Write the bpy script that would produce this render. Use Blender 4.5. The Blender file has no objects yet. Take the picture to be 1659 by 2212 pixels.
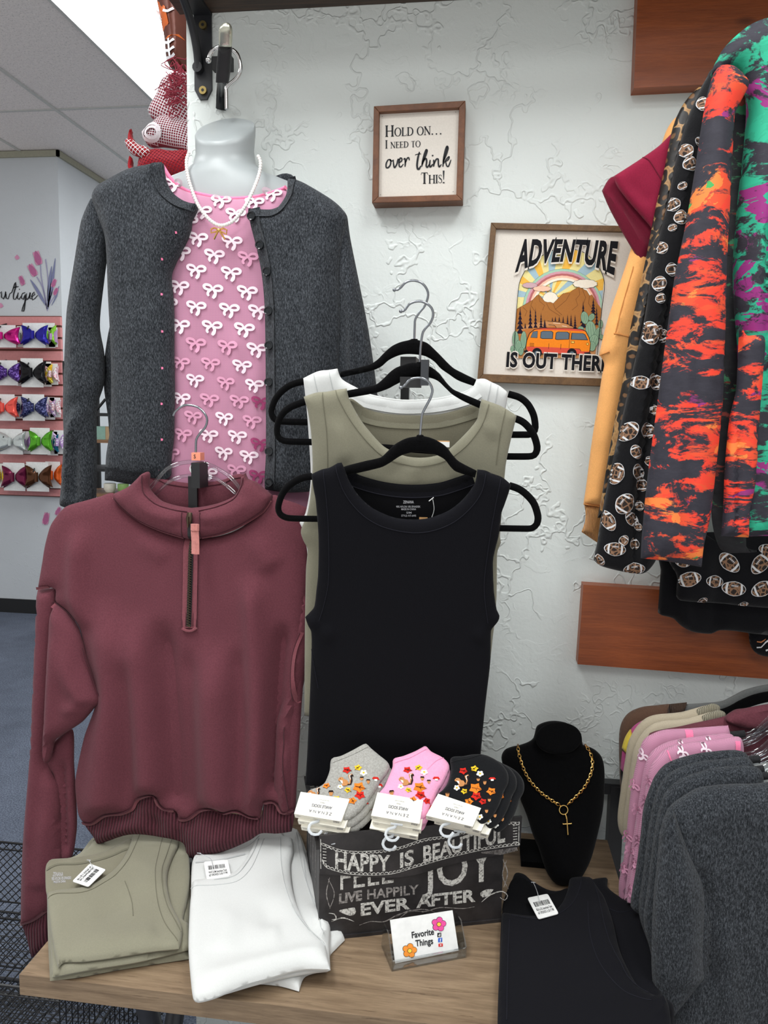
import bpy, math, random
import numpy as np
from mathutils import Vector
from mathutils.geometry import delaunay_2d_cdt
random.seed(4); RNG = np.random.default_rng(4)
SC = bpy.context.scene
COL = SC.collection
# ------------------------------------------------------------ camera, world, light, exposure
F = 1650.0; CX, CY = 829.5, 1106.0
_d = np.array([220., 186., -1650.]); _d /= np.linalg.norm(_d)
_b = (220*.019+186)/1650
_u = np.array([.019, 1., _b]); _u /= np.linalg.norm(_u)
_r = np.cross(_d, _u)
CM = np.array([_r, _d, _u])            # camera axes -> world (X along the wall, Y into it, Z up), eye at the origin
cam = bpy.data.cameras.new('camera'); cam_o = bpy.data.objects.new('camera', cam); COL.objects.link(cam_o)
cam.sensor_fit = 'HORIZONTAL'; cam.sensor_width = 36; cam.lens = 36*F/1659; cam.clip_start = .02
from mathutils import Matrix
cam_o.matrix_world = Matrix([list(CM[0])+[0], list(CM[1])+[0], list(CM[2])+[0], [0, 0, 0, 1]])
SC.camera = cam_o
SC.view_settings.view_transform = 'Standard'; SC.view_settings.look = 'None'
SC.view_settings.gamma = 1; SC.view_settings.use_curve_mapping = False
SC.view_settings.exposure = -0.1
w = bpy.data.worlds.new('world'); SC.world = w; w.use_nodes = True
w.node_tree.nodes['Background'].inputs[0].default_value = (.985, .995, .99, 1)
w.node_tree.nodes['Background'].inputs[1].default_value = .78
_tc = w.node_tree.nodes.new('ShaderNodeTexCoord'); _sx = w.node_tree.nodes.new('ShaderNodeSeparateXYZ'); _rp = w.node_tree.nodes.new('ShaderNodeValToRGB')   # ambient gradient, dimmer above, with added brightness from below to lift the ceiling
w.node_tree.links.new(_tc.outputs['Generated'], _sx.inputs[0]); w.node_tree.links.new(_sx.outputs[2], _rp.inputs[0]); _mr = w.node_tree.nodes.new('ShaderNodeMapRange'); _mr.inputs[1].default_value = -1
w.node_tree.links.new(_sx.outputs[2], _mr.inputs[0]); w.node_tree.links.new(_mr.outputs[0], _rp.inputs[0])
_rp.color_ramp.elements[0].position = .3; _rp.color_ramp.elements[0].color = (1, .985, .96, 1); _rp.color_ramp.elements[1].position = .62; _rp.color_ramp.elements[1].color = (.80, .83, .84, 1)
_rp.color_ramp.elements.new(.0).color = (1.5, 1.47, 1.42, 1)
w.node_tree.links.new(_rp.outputs[0], w.node_tree.nodes['Background'].inputs[0])
FLOOR, CEIL, WALL, FAR, TT = -1.61, 2.04, 1.70, 5.75, -.914
def area(name, loc, sx, sy, power, col=(.965, .995, .99)):
    l = bpy.data.lights.new(name, 'AREA'); l.shape = 'RECTANGLE'; l.size = sx; l.size_y = sy; l.energy = power; l.color = col
    o = bpy.data.objects.new(name, l); COL.objects.link(o); o.location = loc
    return o
TROFFERS = [(-1.84, 4.35, 1, 50), (-1.84, 7.6, 0, 60), (-1.0, .45, 0, 46), (.75, .25, 0, 26), (-2.6, 1.2, 0, 24), (-.2, -1.6, 0, 24)]   # x, y, visible strip or not, watts; second: unseen, added to brighten side wall
for i, (x, y, k, p) in enumerate(TROFFERS):
    area('troffer_light', (x, y, CEIL-.035), .62 if not k else .66, 1.25 if not k else 1.6, p)

# ------------------------------------------------------------ projection helpers
def rays(P):
    P = np.atleast_2d(np.asarray(P, float))[:, :2]
    c = np.stack([(P[:, 0]-CX)/F, -(P[:, 1]-CY)/F, -np.ones(len(P))], 1)
    return c @ CM.T
class PL:
    """a real plane in the room; at() gives the points of it that lie on the given sight lines"""
    def __init__(s, p0, n):
        s.p0 = np.array(p0, float); s.n = np.array(n, float); s.n /= np.linalg.norm(s.n)
        if s.n @ (-s.p0) < 0: s.n = -s.n
    def at(s, P):
        v = rays(P); t = (s.p0 @ s.n)/(v @ s.n)
        return v*t[:, None]
def YP(y): return PL((0, y, 0), (0, -1, 0))
def ZP(z): return PL((0, 0, z), (0, 0, 1))
def tilt(y0, z0, y1, z1): return PL((0, y0, z0), (0, -(z0-z1), (y0-y1)))     # upright cloth plane whose foot swings back
def PY(x, y, Y): return YP(Y).at([(x, y)])[0]
def PZ(x, y, Z): return ZP(Z).at([(x, y)])[0]

# ------------------------------------------------------------ 2D curves
def crv(pts, closed=True, n=6):
    """smooth curve through points; a point with a third item is a sharp corner"""
    m = len(pts); out = []
    P = [np.array(p[:2], float) for p in pts]; K = [len(p) > 2 for p in pts]
    for i in range(m if closed else m-1):
        p1, p2 = P[i], P[(i+1) % m]; k1, k2 = K[i], K[(i+1) % m]
        p0 = P[i-1] if (closed or i > 0) and not k1 else p1
        p3 = P[(i+2) % m] if (closed or i+2 < m) and not k2 else p2
        L = np.linalg.norm(p2-p1); q = 1 if (k1 and k2) else max(1, min(n, int(L/5)))
        def lim(t): 
            l = np.linalg.norm(t); return t*(L/l) if l > L else t
        t1 = lim((p2-p0)/2) if not k1 else (p2-p1)*.6
        t2 = lim((p3-p1)/2) if not k2 else (p2-p1)*.6
        for j in range(q):
            s = j/q; s2, s3 = s*s, s*s*s
            out.append((2*s3-3*s2+1)*p1+(s3-2*s2+s)*t1+(-2*s3+3*s2)*p2+(s3-s2)*t2)
    if not closed: out.append(P[-1])
    return np.array(out)
def segdist(P, A, B):
    P = np.asarray(P, float); d = np.full(len(P), 1e9)
    for a, b in zip(A, B):
        ab = b-a; L = ab @ ab
        t = np.clip(((P-a) @ ab)/(L if L > 1e-12 else 1), 0, 1)
        q = a+t[:, None]*ab
        d = np.minimum(d, np.hypot(P[:, 0]-q[:, 0], P[:, 1]-q[:, 1]))
    return d
def inside(P, loop):
    P = np.asarray(P, float); x, y = P[:, 0], P[:, 1]; r = np.zeros(len(P), bool)
    A = loop; B = np.roll(loop, -1, 0)
    for (x1, y1), (x2, y2) in zip(A, B):
        if y1 == y2: continue
        c = ((y1 > y) != (y2 > y)) & (x < (x2-x1)*(y-y1)/(y2-y1)+x1)
        r ^= c
    return r
def polyfill(loops, cell, rings=()):
    """triangles filling a polygon (with holes), with inner points every `cell`"""
    out = loops[0]; lo, hi = out.min(0), out.max(0)
    pts = [p for l in loops for p in l]; nb = len(pts); edges = []; k = 0
    for l in loops:
        edges += [(k+i, k+(i+1) % len(l)) for i in range(len(l))]; k += len(l)
    keep = cell*.45; extra = []
    if rings:
        A = np.concatenate(loops); B = np.concatenate([np.roll(l, -1, 0) for l in loops])
        for d in rings:
            q = []
            for l in loops:
                T = np.roll(l, -1, 0)-np.roll(l, 1, 0); T /= np.linalg.norm(T, axis=1)[:, None]+1e-9; N_ = np.stack([-T[:, 1], T[:, 0]], 1)
                for sg in (1, -1): q += list(l+N_*d*sg)
            q = np.array(q); ok = inside(q, out)
            for h in loops[1:]: ok &= ~inside(q, h)
            q = q[ok]; q = q[segdist(q, A, B) > d*.9]
            for p in q:
                if not extra or min((p[0]-e[0])**2+(p[1]-e[1])**2 for e in extra) > (d*.55)**2: extra.append(p)
        pts += extra; keep = max(rings)+cell*.35
    if cell:
        g = []; row = 0; y = lo[1]+cell*.5
        while y < hi[1]:
            x = lo[0]+(cell*.5 if row % 2 else cell)
            while x < hi[0]: g.append((x, y)); x += cell
            y += cell*.87; row += 1
        if g:
            g = np.array(g); ok = inside(g, out)
            for h in loops[1:]: ok &= ~inside(g, h)
            g = g[ok]
            if len(g):
                A = np.concatenate(loops); B = np.concatenate([np.roll(l, -1, 0) for l in loops])
                g = g[segdist(g, A, B) > cell*.45]; pts += list(g[segdist(g, A, B) > keep])
    r = delaunay_2d_cdt([Vector((float(p[0]), float(p[1]))) for p in pts], edges, [], 0, 1e-5)
    V = np.array([(v.x, v.y) for v in r[0]]); T = [tuple(t) for t in r[2] if len(t) == 3]
    C = np.array([V[list(t)].mean(0) for t in T]); ok = inside(C, out)
    for h in loops[1:]: ok &= ~inside(C, h)
    T = [t for t, o in zip(T, ok) if o]
    def ccw(t):
        a, b, c = V[t[0]], V[t[1]], V[t[2]]
        return (b[0]-a[0])*(c[1]-a[1])-(b[1]-a[1])*(c[0]-a[0])
    T = [t if ccw(t) < 0 else t[::-1] for t in T]           # faces the camera (image y runs down)
    return V, T
def ridges(rs):
    """folds: list of (points, height in metres, half width in px)"""
    Q = [(crv(p, False), a, wd) for p, a, wd in rs]
    def f(P):
        o = np.zeros(len(P))
        for c, a, wd in Q:
            d = segdist(P, c[:-1], c[1:]); t = c[-1]-c[0]; L = t @ t+1e-9; s = ((P-c[0]) @ t)/L; L = math.sqrt(L)
            e0, e1 = min(.65, 3.5*wd/L), .15; k = np.clip((s+.05)/e0, 0, 1)*np.clip((1.1-s)/e1, 0, 1); k = k*k*(3-2*k)
            o += a*np.exp(-(d/wd)**2)*k
        return o
    return f

# ------------------------------------------------------------ mesh builder
class MB:
    def __init__(s): s.v = []; s.f = []; s.m = []
    def add(s, V, Fs, mi=0):
        k = len(s.v); s.v += [tuple(map(float, p)) for p in V]; s.f += [tuple(k+i for i in f) for f in Fs]; s.m += [mi]*len(Fs)
    def box(s, lo, hi, mi=0, M=None):
        (x0, y0, z0), (x1, y1, z1) = lo, hi
        V = [(x0, y0, z0), (x1, y0, z0), (x1, y1, z0), (x0, y1, z0), (x0, y0, z1), (x1, y0, z1), (x1, y1, z1), (x0, y1, z1)]
        if M: V = [M(p) for p in V]
        s.add(V, [(0, 3, 2, 1), (4, 5, 6, 7), (0, 1, 5, 4), (1, 2, 6, 5), (2, 3, 7, 6), (3, 0, 4, 7)], mi)
    def tube(s, P, r, mi=0, n=8, flat=1.0, nrm=None, closed=False, cap=True):
        P = np.array(P, float); m = len(P); R = np.broadcast_to(np.asarray(r, float), (m,))
        T = np.gradient(P, axis=0) if not closed else np.roll(P, -1, 0)-np.roll(P, 1, 0)
        T /= np.linalg.norm(T, axis=1)[:, None]+1e-12
        ref = np.array(nrm if nrm is not None else (0, -1, .02), float)
        V = []; a = None
        for i in range(m):
            if nrm is None and a is not None: b = a-T[i]*(a @ T[i])
            else:
                b = ref-T[i]*(ref @ T[i])
                if np.linalg.norm(b) < .05: b = np.array([.3, .2, 1.])-T[i]*(np.array([.3, .2, 1.]) @ T[i])
            b /= np.linalg.norm(b)+1e-12; a = b; c = np.cross(T[i], b)
            for j in range(n):
                t = 2*math.pi*j/n; V.append(P[i]+R[i]*(c*math.cos(t)+b*math.sin(t)*flat))
        Fs = []
        for i in range(m if closed else m-1):
            for j in range(n):
                i2 = (i+1) % m
                Fs.append((i*n+j, i*n+(j+1) % n, i2*n+(j+1) % n, i2*n+j))
        if cap and not closed: Fs += [tuple(range(n))[::-1], tuple((m-1)*n+j for j in range(n))]
        s.add(V, Fs, mi)
    def loft(s, rings, mi=0, cap=True):
        n = len(rings[0]); V = [p for r in rings for p in r]; Fs = []
        for i in range(len(rings)-1):
            for j in range(n): Fs.append((i*n+j, i*n+(j+1) % n, (i+1)*n+(j+1) % n, (i+1)*n+j))
        if cap: Fs += [tuple(range(n))[::-1], tuple((len(rings)-1)*n+j for j in range(n))]
        s.add(V, Fs, mi)
    def ball(s, c, r, mi=0, n=8, sc=(1, 1, 1)):
        rings = []
        for i in range(1, n): 
            a = math.pi*i/n
            rings.append([(c[0]+r*sc[0]*math.sin(a)*math.cos(2*math.pi*j/n), c[1]+r*sc[1]*math.sin(a)*math.sin(2*math.pi*j/n), c[2]-r*sc[2]*math.cos(a)) for j in range(n)])
        s.loft(rings, mi)
    def prism(s, V2, T, top, bot, mi=0, loops=None):
        """solid between two mapped copies of a filled polygon; loops = index lists of the outline"""
        k = len(V2); s.add(list(top)+list(bot), list(T)+[tuple(k+i for i in t[::-1]) for t in T], mi)
        if loops:
            base = len(s.v)-2*k
            for l in loops:
                for i in range(len(l)):
                    a, b = l[i], l[(i+1) % len(l)]
                    s.f.append((base+a, base+k+a, base+k+b, base+b)); s.m.append(mi)
    def build(s, name, mats, parent=None, smooth=True, label=None):
        me = bpy.data.meshes.new(name)
        if parent is not None: loc = Vector(parent['_o'])
        else:
            A = np.array(s.v); lo, hi = A.min(0), A.max(0); loc = Vector(((lo[0]+hi[0])/2, (lo[1]+hi[1])/2, lo[2]))
        me.from_pydata([tuple(Vector(p)-loc) for p in s.v], [], s.f)
        for m in (mats if isinstance(mats, (list, tuple)) else [mats]): me.materials.append(m)
        me.polygons.foreach_set('material_index', s.m)
        me.polygons.foreach_set('use_smooth', [bool(smooth)]*len(s.f))
        me.update()
        o = bpy.data.objects.new(name, me); COL.objects.link(o)
        if parent is not None:
            o.parent = parent; o['_o'] = tuple(loc)
        else: o.location = loc; o['_o'] = tuple(loc)
        if smooth:
            try: me.set_sharp_from_angle(angle=math.radians(48))
            except Exception: pass
        if label: o['label'] = label
        return o
def tag(o, label, cat, group=None, kind=None):
    o['label'] = label; o['category'] = cat
    if group: o['group'] = group
    if kind: o['kind'] = kind
    return o
def thing(name, label, cat, loc, group=None):
    o = bpy.data.objects.new(name, None); COL.objects.link(o); o.location = loc; o['_o'] = tuple(float(c) for c in loc); o.empty_display_size = .02
    return tag(o, label, cat, group)
def struct(name, mb, mats, smooth=False):
    o = mb.build(name, mats, smooth=smooth); o['kind'] = 'structure'; return o

# ------------------------------------------------------------ cloth: a filled outline with thickness, rounded rim and folds
class Cloth:
    def __init__(s, plane, outline, front=.02, back=.008, r=.025, fold=None, cell=13, holes=(), n=6):
        s.pl = plane; s.loops = [crv(outline, True, n)]+[crv(h, True, n) for h in holes]
        s.A = np.concatenate(s.loops); s.B = np.concatenate([np.roll(l, -1, 0) for l in s.loops])
        s.front, s.back, s.r, s.fold, s.cell = front, back, r, fold, cell
    def prof(s, P, W):
        d = segdist(P, s.A, s.B)*np.linalg.norm(W, axis=1)/F
        t = np.clip(d/s.r, 0, 1); return np.sqrt(np.clip(1-(1-t)**2, 0, 1)), t
    def pos(s, P, eps=0.0):
        P = np.atleast_2d(np.asarray(P, float))[:, :2]; W = s.pl.at(P); g, t = s.prof(P, W)
        o = s.front*g+eps
        if s.fold is not None: o = o+s.fold(P)*t
        return W+s.pl.n*o[:, None]
    def mesh(s, mb, mi=0):
        W0 = s.pl.at(s.loops[0][:1])[0]; rp = s.r*F/np.linalg.norm(W0); V, T = polyfill(s.loops, s.cell, [x for x in (min(2.2, rp*.12), min(6.0, rp*.38)) if x > .6] if s.cell else ()); W = s.pl.at(V); g, t = s.prof(V, W)
        nb = sum(len(l) for l in s.loops)
        top = s.pos(V); bot = W-s.pl.n*(s.back*g)[:, None]
        k = len(V); rim = t < 1e-6; idx = {}; vv = list(top); mp = []
        for i in range(k):
            if rim[i]: mp.append(i)
            else: mp.append(len(vv)); vv.append(bot[i])
        mb.add(vv, list(T)+[tuple(mp[i] for i in t[::-1]) for t in T], mi)
        return s
    def decal(s, mb, mi, poly, eps=.0015, cell=0, smooth=False, holes=(), trim=False):
        L = [crv(poly) if smooth else np.array(poly, float)]+[np.array(h, float) for h in holes]
        V, T = polyfill(L, cell)
        if trim:
            ok = inside(V, s.loops[0]); T = [t for t in T if ok[list(t)].all()]
            if not T: return
        mb.add(s.pos(V, eps), T, mi)
    def ribbon(s, mb, mi, pts, wd, eps=.0015, smooth=True, close=False):
        c = crv(pts, close) if smooth else np.array([p[:2] for p in pts], float)
        if close: c = np.vstack([c, c[:1]])
        ribbon(mb, mi, c, wd, lambda P: s.pos(P, eps))
    def seam(s, mb, mi, pts, r=.0012, eps=.0006, smooth=True):
        c = crv(pts, False) if smooth else np.array(pts, float)
        mb.tube(s.pos(c, eps), r, mi, 5)
def ribbon(mb, mi, c, wd, fmap):
    """flat strip of given width(s) in 2D along a polyline, mapped by fmap"""
    c = np.asarray(c, float); m = len(c); wd = np.interp(np.linspace(0, 1, m), np.linspace(0, 1, np.size(wd)), np.atleast_1d(wd))
    T = np.gradient(c, axis=0); T /= np.linalg.norm(T, axis=1)[:, None]+1e-9
    N = np.stack([-T[:, 1], T[:, 0]], 1); L = c+N*wd[:, None]/2; R = c-N*wd[:, None]/2
    W = fmap(np.vstack([L, R])); mb.add(W, [(i, i+1, m+i+1, m+i) for i in range(m-1)], mi)
def edgeline(pts, off):
    """polyline shifted sideways by `off` px"""
    c = crv(pts, False); T = np.gradient(c, axis=0); T /= np.linalg.norm(T, axis=1)[:, None]+1e-9
    return c+np.stack([-T[:, 1], T[:, 0]], 1)*off

# ------------------------------------------------------------ lettering
_TC = {}
def glyphs(txt, bold=0.0, spacing=1.0):
    k = (txt, bold, spacing)
    if k not in _TC:
        cu = bpy.data.curves.new('t', 'FONT'); cu.body = txt; cu.offset = bold; cu.space_character = spacing; cu.resolution_u = 3
        o = bpy.data.objects.new('t', cu); COL.objects.link(o)
        dg = bpy.context.evaluated_depsgraph_get(); dg.update()
        me = o.evaluated_get(dg).to_mesh()
        V = np.array([v.co[:2] for v in me.vertices]); Fs = [tuple(p.vertices) for p in me.polygons]
        o.evaluated_get(dg).to_mesh_clear(); bpy.data.objects.remove(o); bpy.data.curves.remove(cu)
        _TC[k] = (V, Fs)
    return _TC[k]
CAP = None
def text(mb, mi, txt, fuv, bold=0.0, spacing=1.0, shear=0.0):
    """letters; fuv maps (0..1 along the width, 0..1 baseline to cap height) to points"""
    global CAP
    if CAP is None: CAP = glyphs('H')[0][:, 1].max()
    V, Fs = glyphs(txt, bold, spacing); V = V.copy(); V[:, 0] += shear*V[:, 1]
    x0, x1 = V[:, 0].min(), V[:, 0].max(); U = np.stack([(V[:, 0]-x0)/(x1-x0), V[:, 1]/CAP], 1)
    W = fuv(U); mb.add(W, Fs, mi)
def quad(bl, br, tr, tl, surf):
    bl, br, tr, tl = [np.array(q, float) for q in (bl, br, tr, tl)]
    def f(U):
        u, v = U[:, :1], U[:, 1:]
        return surf(bl*(1-u)*(1-v)+br*u*(1-v)+tr*u*v+tl*(1-u)*v)
    return f
def on(plane, eps=.0012): return lambda P: plane.at(P)+plane.n*eps

# ------------------------------------------------------------ materials
def lin(c):
    c = [x/255 for x in c]; return tuple(x/12.92 if x <= .04045 else ((x+.055)/1.055)**2.4 for x in c)+(1,)
class N:
    def __init__(s, name):
        s.m = bpy.data.materials.new(name); s.m.use_nodes = True; s.t = s.m.node_tree
        s.b = s.t.nodes['Principled BSDF']; s.co = s.t.nodes.new('ShaderNodeTexCoord')
    def n(s, ty, **kw):
        o = s.t.nodes.new('ShaderNode'+ty)
        for k, v in kw.items(): setattr(o, k, v)
        return o
    def l(s, a, b): s.t.links.new(a, b)
    def map(s, scale=(1, 1, 1), rot=(0, 0, 0)):
        m = s.n('Mapping'); s.l(s.co.outputs['Object'], m.inputs[0]); m.inputs['Scale'].default_value = scale; m.inputs['Rotation'].default_value = rot
        return m.outputs[0]
    def noise(s, vec, scale, detail=3, rough=.55, dist=0):
        o = s.n('TexNoise'); s.l(vec, o.inputs['Vector']); o.inputs['Scale'].default_value = scale; o.inputs['Detail'].default_value = detail
        o.inputs['Roughness'].default_value = rough; o.inputs['Distortion'].default_value = dist; return o.outputs['Fac']
    def ramp(s, fac, stops, interp='LINEAR'):
        o = s.n('ValToRGB'); s.l(fac, o.inputs[0]); e = o.color_ramp; e.interpolation = interp
        while len(e.elements) < len(stops): e.elements.new(.5)
        for q, (p, c) in zip(e.elements, stops): q.position = p; q.color = c if len(c) == 4 else tuple(c)+(1,)
        return o.outputs[0]
    def bump(s, h, strength=.3, dist=.01, prev=None):
        o = s.n('Bump'); s.l(h, o.inputs['Height']); o.inputs['Strength'].default_value = strength; o.inputs['Distance'].default_value = dist
        if prev is not None: s.l(prev, o.inputs['Normal'])
        return o.outputs[0]
    def math(s, op, a, b=None):
        o = s.n('Math', operation=op)
        for i, q in enumerate((a, b)):
            if q is None: continue
            if isinstance(q, (int, float)): o.inputs[i].default_value = q
            else: s.l(q, o.inputs[i])
        return o.outputs[0]
    def mix(s, f, a, b, mode='MIX'):
        o = s.n('MixRGB', blend_type=mode)
        for i, q in enumerate((f, a, b)):
            if isinstance(q, (int, float)): o.inputs[i].default_value = q
            elif isinstance(q, tuple): o.inputs[i].default_value = q
            else: s.l(q, o.inputs[i])
        return o.outputs[0]
    def set(s, **kw):
        for k, v in kw.items():
            i = s.b.inputs[k]
            if hasattr(v, 'is_linked') or hasattr(v, 'node'): s.l(v, i)
            else: i.default_value = v
        return s
def plain(name, c, rough=.6, metal=0, **kw):
    q = N(name); q.set(**{'Base Color': lin(c), 'Roughness': rough, 'Metallic': metal, **kw})
    vec = q.map(); v = q.noise(vec, 60, 2); a = lin(c)
    q.set(**{'Base Color': q.ramp(v, [(.3, tuple(x*.94 for x in a[:3])), (.7, tuple(min(1, x*1.05) for x in a[:3]))])})
    return q.m
def fabric(name, c, var=.12, scale=350, bump=.25, rough=.9, stretch=(1, 1, 1), big=.06, sheen=.15, rib=None, spec=.15):
    q = N(name); a = np.array(lin(c)[:3])
    v = q.noise(q.map(stretch), scale, 3, .65); b = q.noise(q.map(), 9, 3)
    col = q.ramp(v, [(.28, tuple(a*(1-var))), (.72, tuple(np.minimum(1, a*(1+var))))])
    col = q.mix(1.0, col, q.ramp(b, [(.3, (1-big,)*3), (.7, (1, 1, 1))]), 'MULTIPLY')
    nm = q.bump(v, bump, .002)
    if rib:
        wv = q.n('TexWave', bands_direction=rib[1]); q.l(q.map(), wv.inputs[0]); wv.inputs['Scale'].default_value = rib[0]; wv.inputs['Distortion'].default_value = .3
        col = q.mix(1.0, col, q.ramp(wv.outputs['Fac'], [(.1, (.45,)*3), (.5, (1, 1, 1))]), 'MULTIPLY'); nm = q.bump(wv.outputs['Fac'], .8, .004, nm)
    q.set(**{'Base Color': col, 'Roughness': rough, 'Normal': nm, 'Sheen Weight': sheen, 'Specular IOR Level': spec})
    return q.m
def wood(name, light, dark, grain=(2, 40, 40), rough=.5, knots=0, bump=.15, contrast=.5):
    q = N(name); vec = q.map(grain); a = q.noise(vec, 3, 6, .6, .6); b = q.noise(vec, 14, 4, .7)
    col = q.ramp(a, [(.5-contrast*.4, lin(dark)), (.5+contrast*.4, lin(light))])
    col = q.mix(.45, col, q.ramp(b, [(.35, (.55, .5, .45)), (.6, (1, 1, 1))]), 'MULTIPLY')
    if knots:
        vo = q.n('TexVoronoi'); q.l(q.map((knots, knots*.9, knots*2.2)), vo.inputs['Vector']); vo.inputs['Scale'].default_value = 1
        col = q.mix(1.0, col, q.ramp(vo.outputs['Distance'], [(.03, (.12, .07, .05)), (.1, (1, 1, 1))]), 'MULTIPLY')
    q.set(**{'Base Color': col, 'Roughness': rough, 'Normal': q.bump(b, bump, .004)}); return q.m
def metal(name, c, rough=.2): return plain(name, c, rough, 1.0)
def clear(name, tint=(244, 246, 248), gloss=.16, rough=.05):
    q = N(name); tr = q.n('BsdfTransparent'); tr.inputs[0].default_value = lin(tint); gl = q.n('BsdfGlossy'); gl.inputs['Roughness'].default_value = rough
    fr = q.n('LayerWeight'); fr.inputs[0].default_value = .35; f = q.math('ADD', q.math('MULTIPLY', fr.outputs['Facing'], .55), gloss*.3)
    mx = q.n('MixShader'); q.l(f, mx.inputs[0]); q.l(tr.outputs[0], mx.inputs[1]); q.l(gl.outputs[0], mx.inputs[2])
    q.l(mx.outputs[0], q.t.nodes['Material Output'].inputs[0]); return q.m
def melange(name, dark, light, scale=520, st=(1, 1, .35)):
    q = N(name); v = q.noise(q.map(st), scale, 4, .8); b = q.noise(q.map(), 6, 2)
    col = q.ramp(v, [(.36, lin(dark)), (.5, lin([(x+y)/2-4 for x, y in zip(dark, light)])), (.66, lin(light))])
    col = q.mix(1.0, col, q.ramp(b, [(.3, (.9,)*3), (.7, (1, 1, 1))]), 'MULTIPLY')
    q.set(**{'Base Color': col, 'Roughness': .95, 'Normal': q.bump(v, .5, .003), 'Sheen Weight': .1, 'Specular IOR Level': .08}); return q.m
# ============================================================ THE ROOM
def plaster(name, c, sc=1.0, strength=1.0):
    q = N(name); vec = q.map((sc, sc, sc)); dv = q.n('VectorMath', operation='ADD')
    nt = q.n('TexNoise'); q.l(vec, nt.inputs['Vector']); nt.inputs['Scale'].default_value = 9; nt.inputs['Detail'].default_value = 3; nt.inputs['Roughness'].default_value = .62
    vm = q.n('VectorMath', operation='SCALE'); q.l(nt.outputs['Color'], vm.inputs[0]); vm.inputs['Scale'].default_value = .30
    q.l(vec, dv.inputs[0]); q.l(vm.outputs[0], dv.inputs[1])
    def vor(scale):
        vo = q.n('TexVoronoi', feature='DISTANCE_TO_EDGE'); q.l(dv.outputs[0], vo.inputs['Vector']); vo.inputs['Scale'].default_value = scale
        return vo.outputs['Distance']
    k1 = q.ramp(vor(5.5), [(.0, (1, 1, 1)), (.014, (.8,)*3), (.03, (0, 0, 0))])
    k2 = q.ramp(vor(19), [(.0, (1, 1, 1)), (.04, (.6,)*3), (.09, (0, 0, 0))])
    m1 = q.ramp(q.noise(vec, 5.0, 2), [(.44, (0, 0, 0)), (.54, (1, 1, 1))])
    m2 = q.ramp(q.noise(vec, 7.5, 3), [(.57, (0, 0, 0)), (.63, (1, 1, 1))])
    h = q.math('ADD', q.math('MULTIPLY', k1, m1), q.math('MULTIPLY', q.math('MULTIPLY', k2, m2), .5))
    lump = q.ramp(q.noise(vec, 16, 4, .5, 1.2), [(.56, (0, 0, 0)), (.62, (1, 1, 1))])
    h = q.math('ADD', h, q.math('MULTIPLY', lump, .16))
    n1 = q.bump(h, .55*strength, .0040); n2 = q.bump(q.noise(vec, 75, 4, .6), .22*strength, .004, n1)
    col = q.ramp(q.noise(vec, 3, 3), [(.3, tuple(x*.965 for x in lin(c)[:3])), (.7, lin(c))])
    q.set(**{'Base Color': col, 'Roughness': .62, 'Normal': n2, 'Specular IOR Level': .3}); return q.m
M_wall = plaster('white_plaster', (228, 233, 230))
M_far = plaster('grey_plaster', (200, 204, 208), 1.0, .35)
mb = MB(); mb.box((-.676, WALL, FLOOR), (2.6, WALL+.32, CEIL)); struct('wall_back', mb, M_wall)
mb = MB(); mb.box((-6.5, FAR, FLOOR), (-3.33, 9.6, CEIL)); struct('wall_far', mb, M_far)
mb = MB(); mb.box((-3.33, 9.5, FLOOR), (2.6, 9.7, CEIL)); struct('wall_rear', mb, M_far)
# carpet
q = N('blue_grey_carpet'); v = q.noise(q.map(), 160, 4, .7); b = q.noise(q.map(), 5, 3)
col = q.ramp(v, [(.3, lin((64, 70, 84))), (.5, lin((100, 107, 122))), (.7, lin((136, 144, 160)))])
q.set(**{'Base Color': q.mix(1.0, col, q.ramp(b, [(.3, (.75,)*3), (.7, (1, 1, 1))]), 'MULTIPLY'), 'Roughness': 1.0, 'Normal': q.bump(v, .8, .006), 'Specular IOR Level': .05})
mb = MB(); mb.box((-6.5, .6, FLOOR-.1), (2.6, 9.6, FLOOR)); struct('floor', mb, q.m)
# ceiling of mineral tiles in a flush grid
q = N('ceiling_tile'); vec = q.map(); v = q.noise(vec, 42, 5, .75); p = q.ramp(q.noise(vec, 95, 3, .7), [(.34, (.62,)*3), (.44, (1, 1, 1))])
col = q.mix(1.0, q.ramp(v, [(.3, lin((228, 221, 218))), (.7, lin((244, 237, 233)))]), p, 'MULTIPLY')
q.set(**{'Base Color': col, 'Roughness': .95, 'Normal': q.bump(v, .35, .01)}); M_tile = q.m
mb = MB(); mb.box((-6.5, -4, CEIL), (2.6, 9.6, CEIL+.05)); struct('ceiling', mb, M_tile)
M_grid = plain('grid_white', (196, 196, 192), .6)
gx0 = -2.19; mb = MB()
for i in range(-5, 8):
    x = gx0+i*.72; mb.box((x-.012, -4, CEIL-.006), (x+.012, 9.5, CEIL+.001))
for j in range(-6, 7):
    y = 5.02+j*.72*2; mb.box((-6.5, y-.012, CEIL-.0055), (2.6, y+.012, CEIL+.001))
struct('trim_1', mb, M_grid)
M_edge = plain('edge_trim_olive', (160, 158, 140), .7)
mb = MB(); mb.box((-6.5, FAR-.02, CEIL-.05), (-3.31, FAR, CEIL-.006)); mb.box((-3.33, FAR-.02, CEIL-.05), (-3.31, 9.5, CEIL-.006)); struct('trim_2', mb, M_edge)
M_black = plain('matt_black', (24, 24, 26), .55)
mb = MB(); mb.box((-6.5, FAR-.015, FLOOR), (-3.315, FAR, FLOOR+.115)); mb.box((-3.33, FAR-.015, FLOOR), (-3.315, 9.5, FLOOR+.115)); struct('baseboard_far', mb, M_black)
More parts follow.
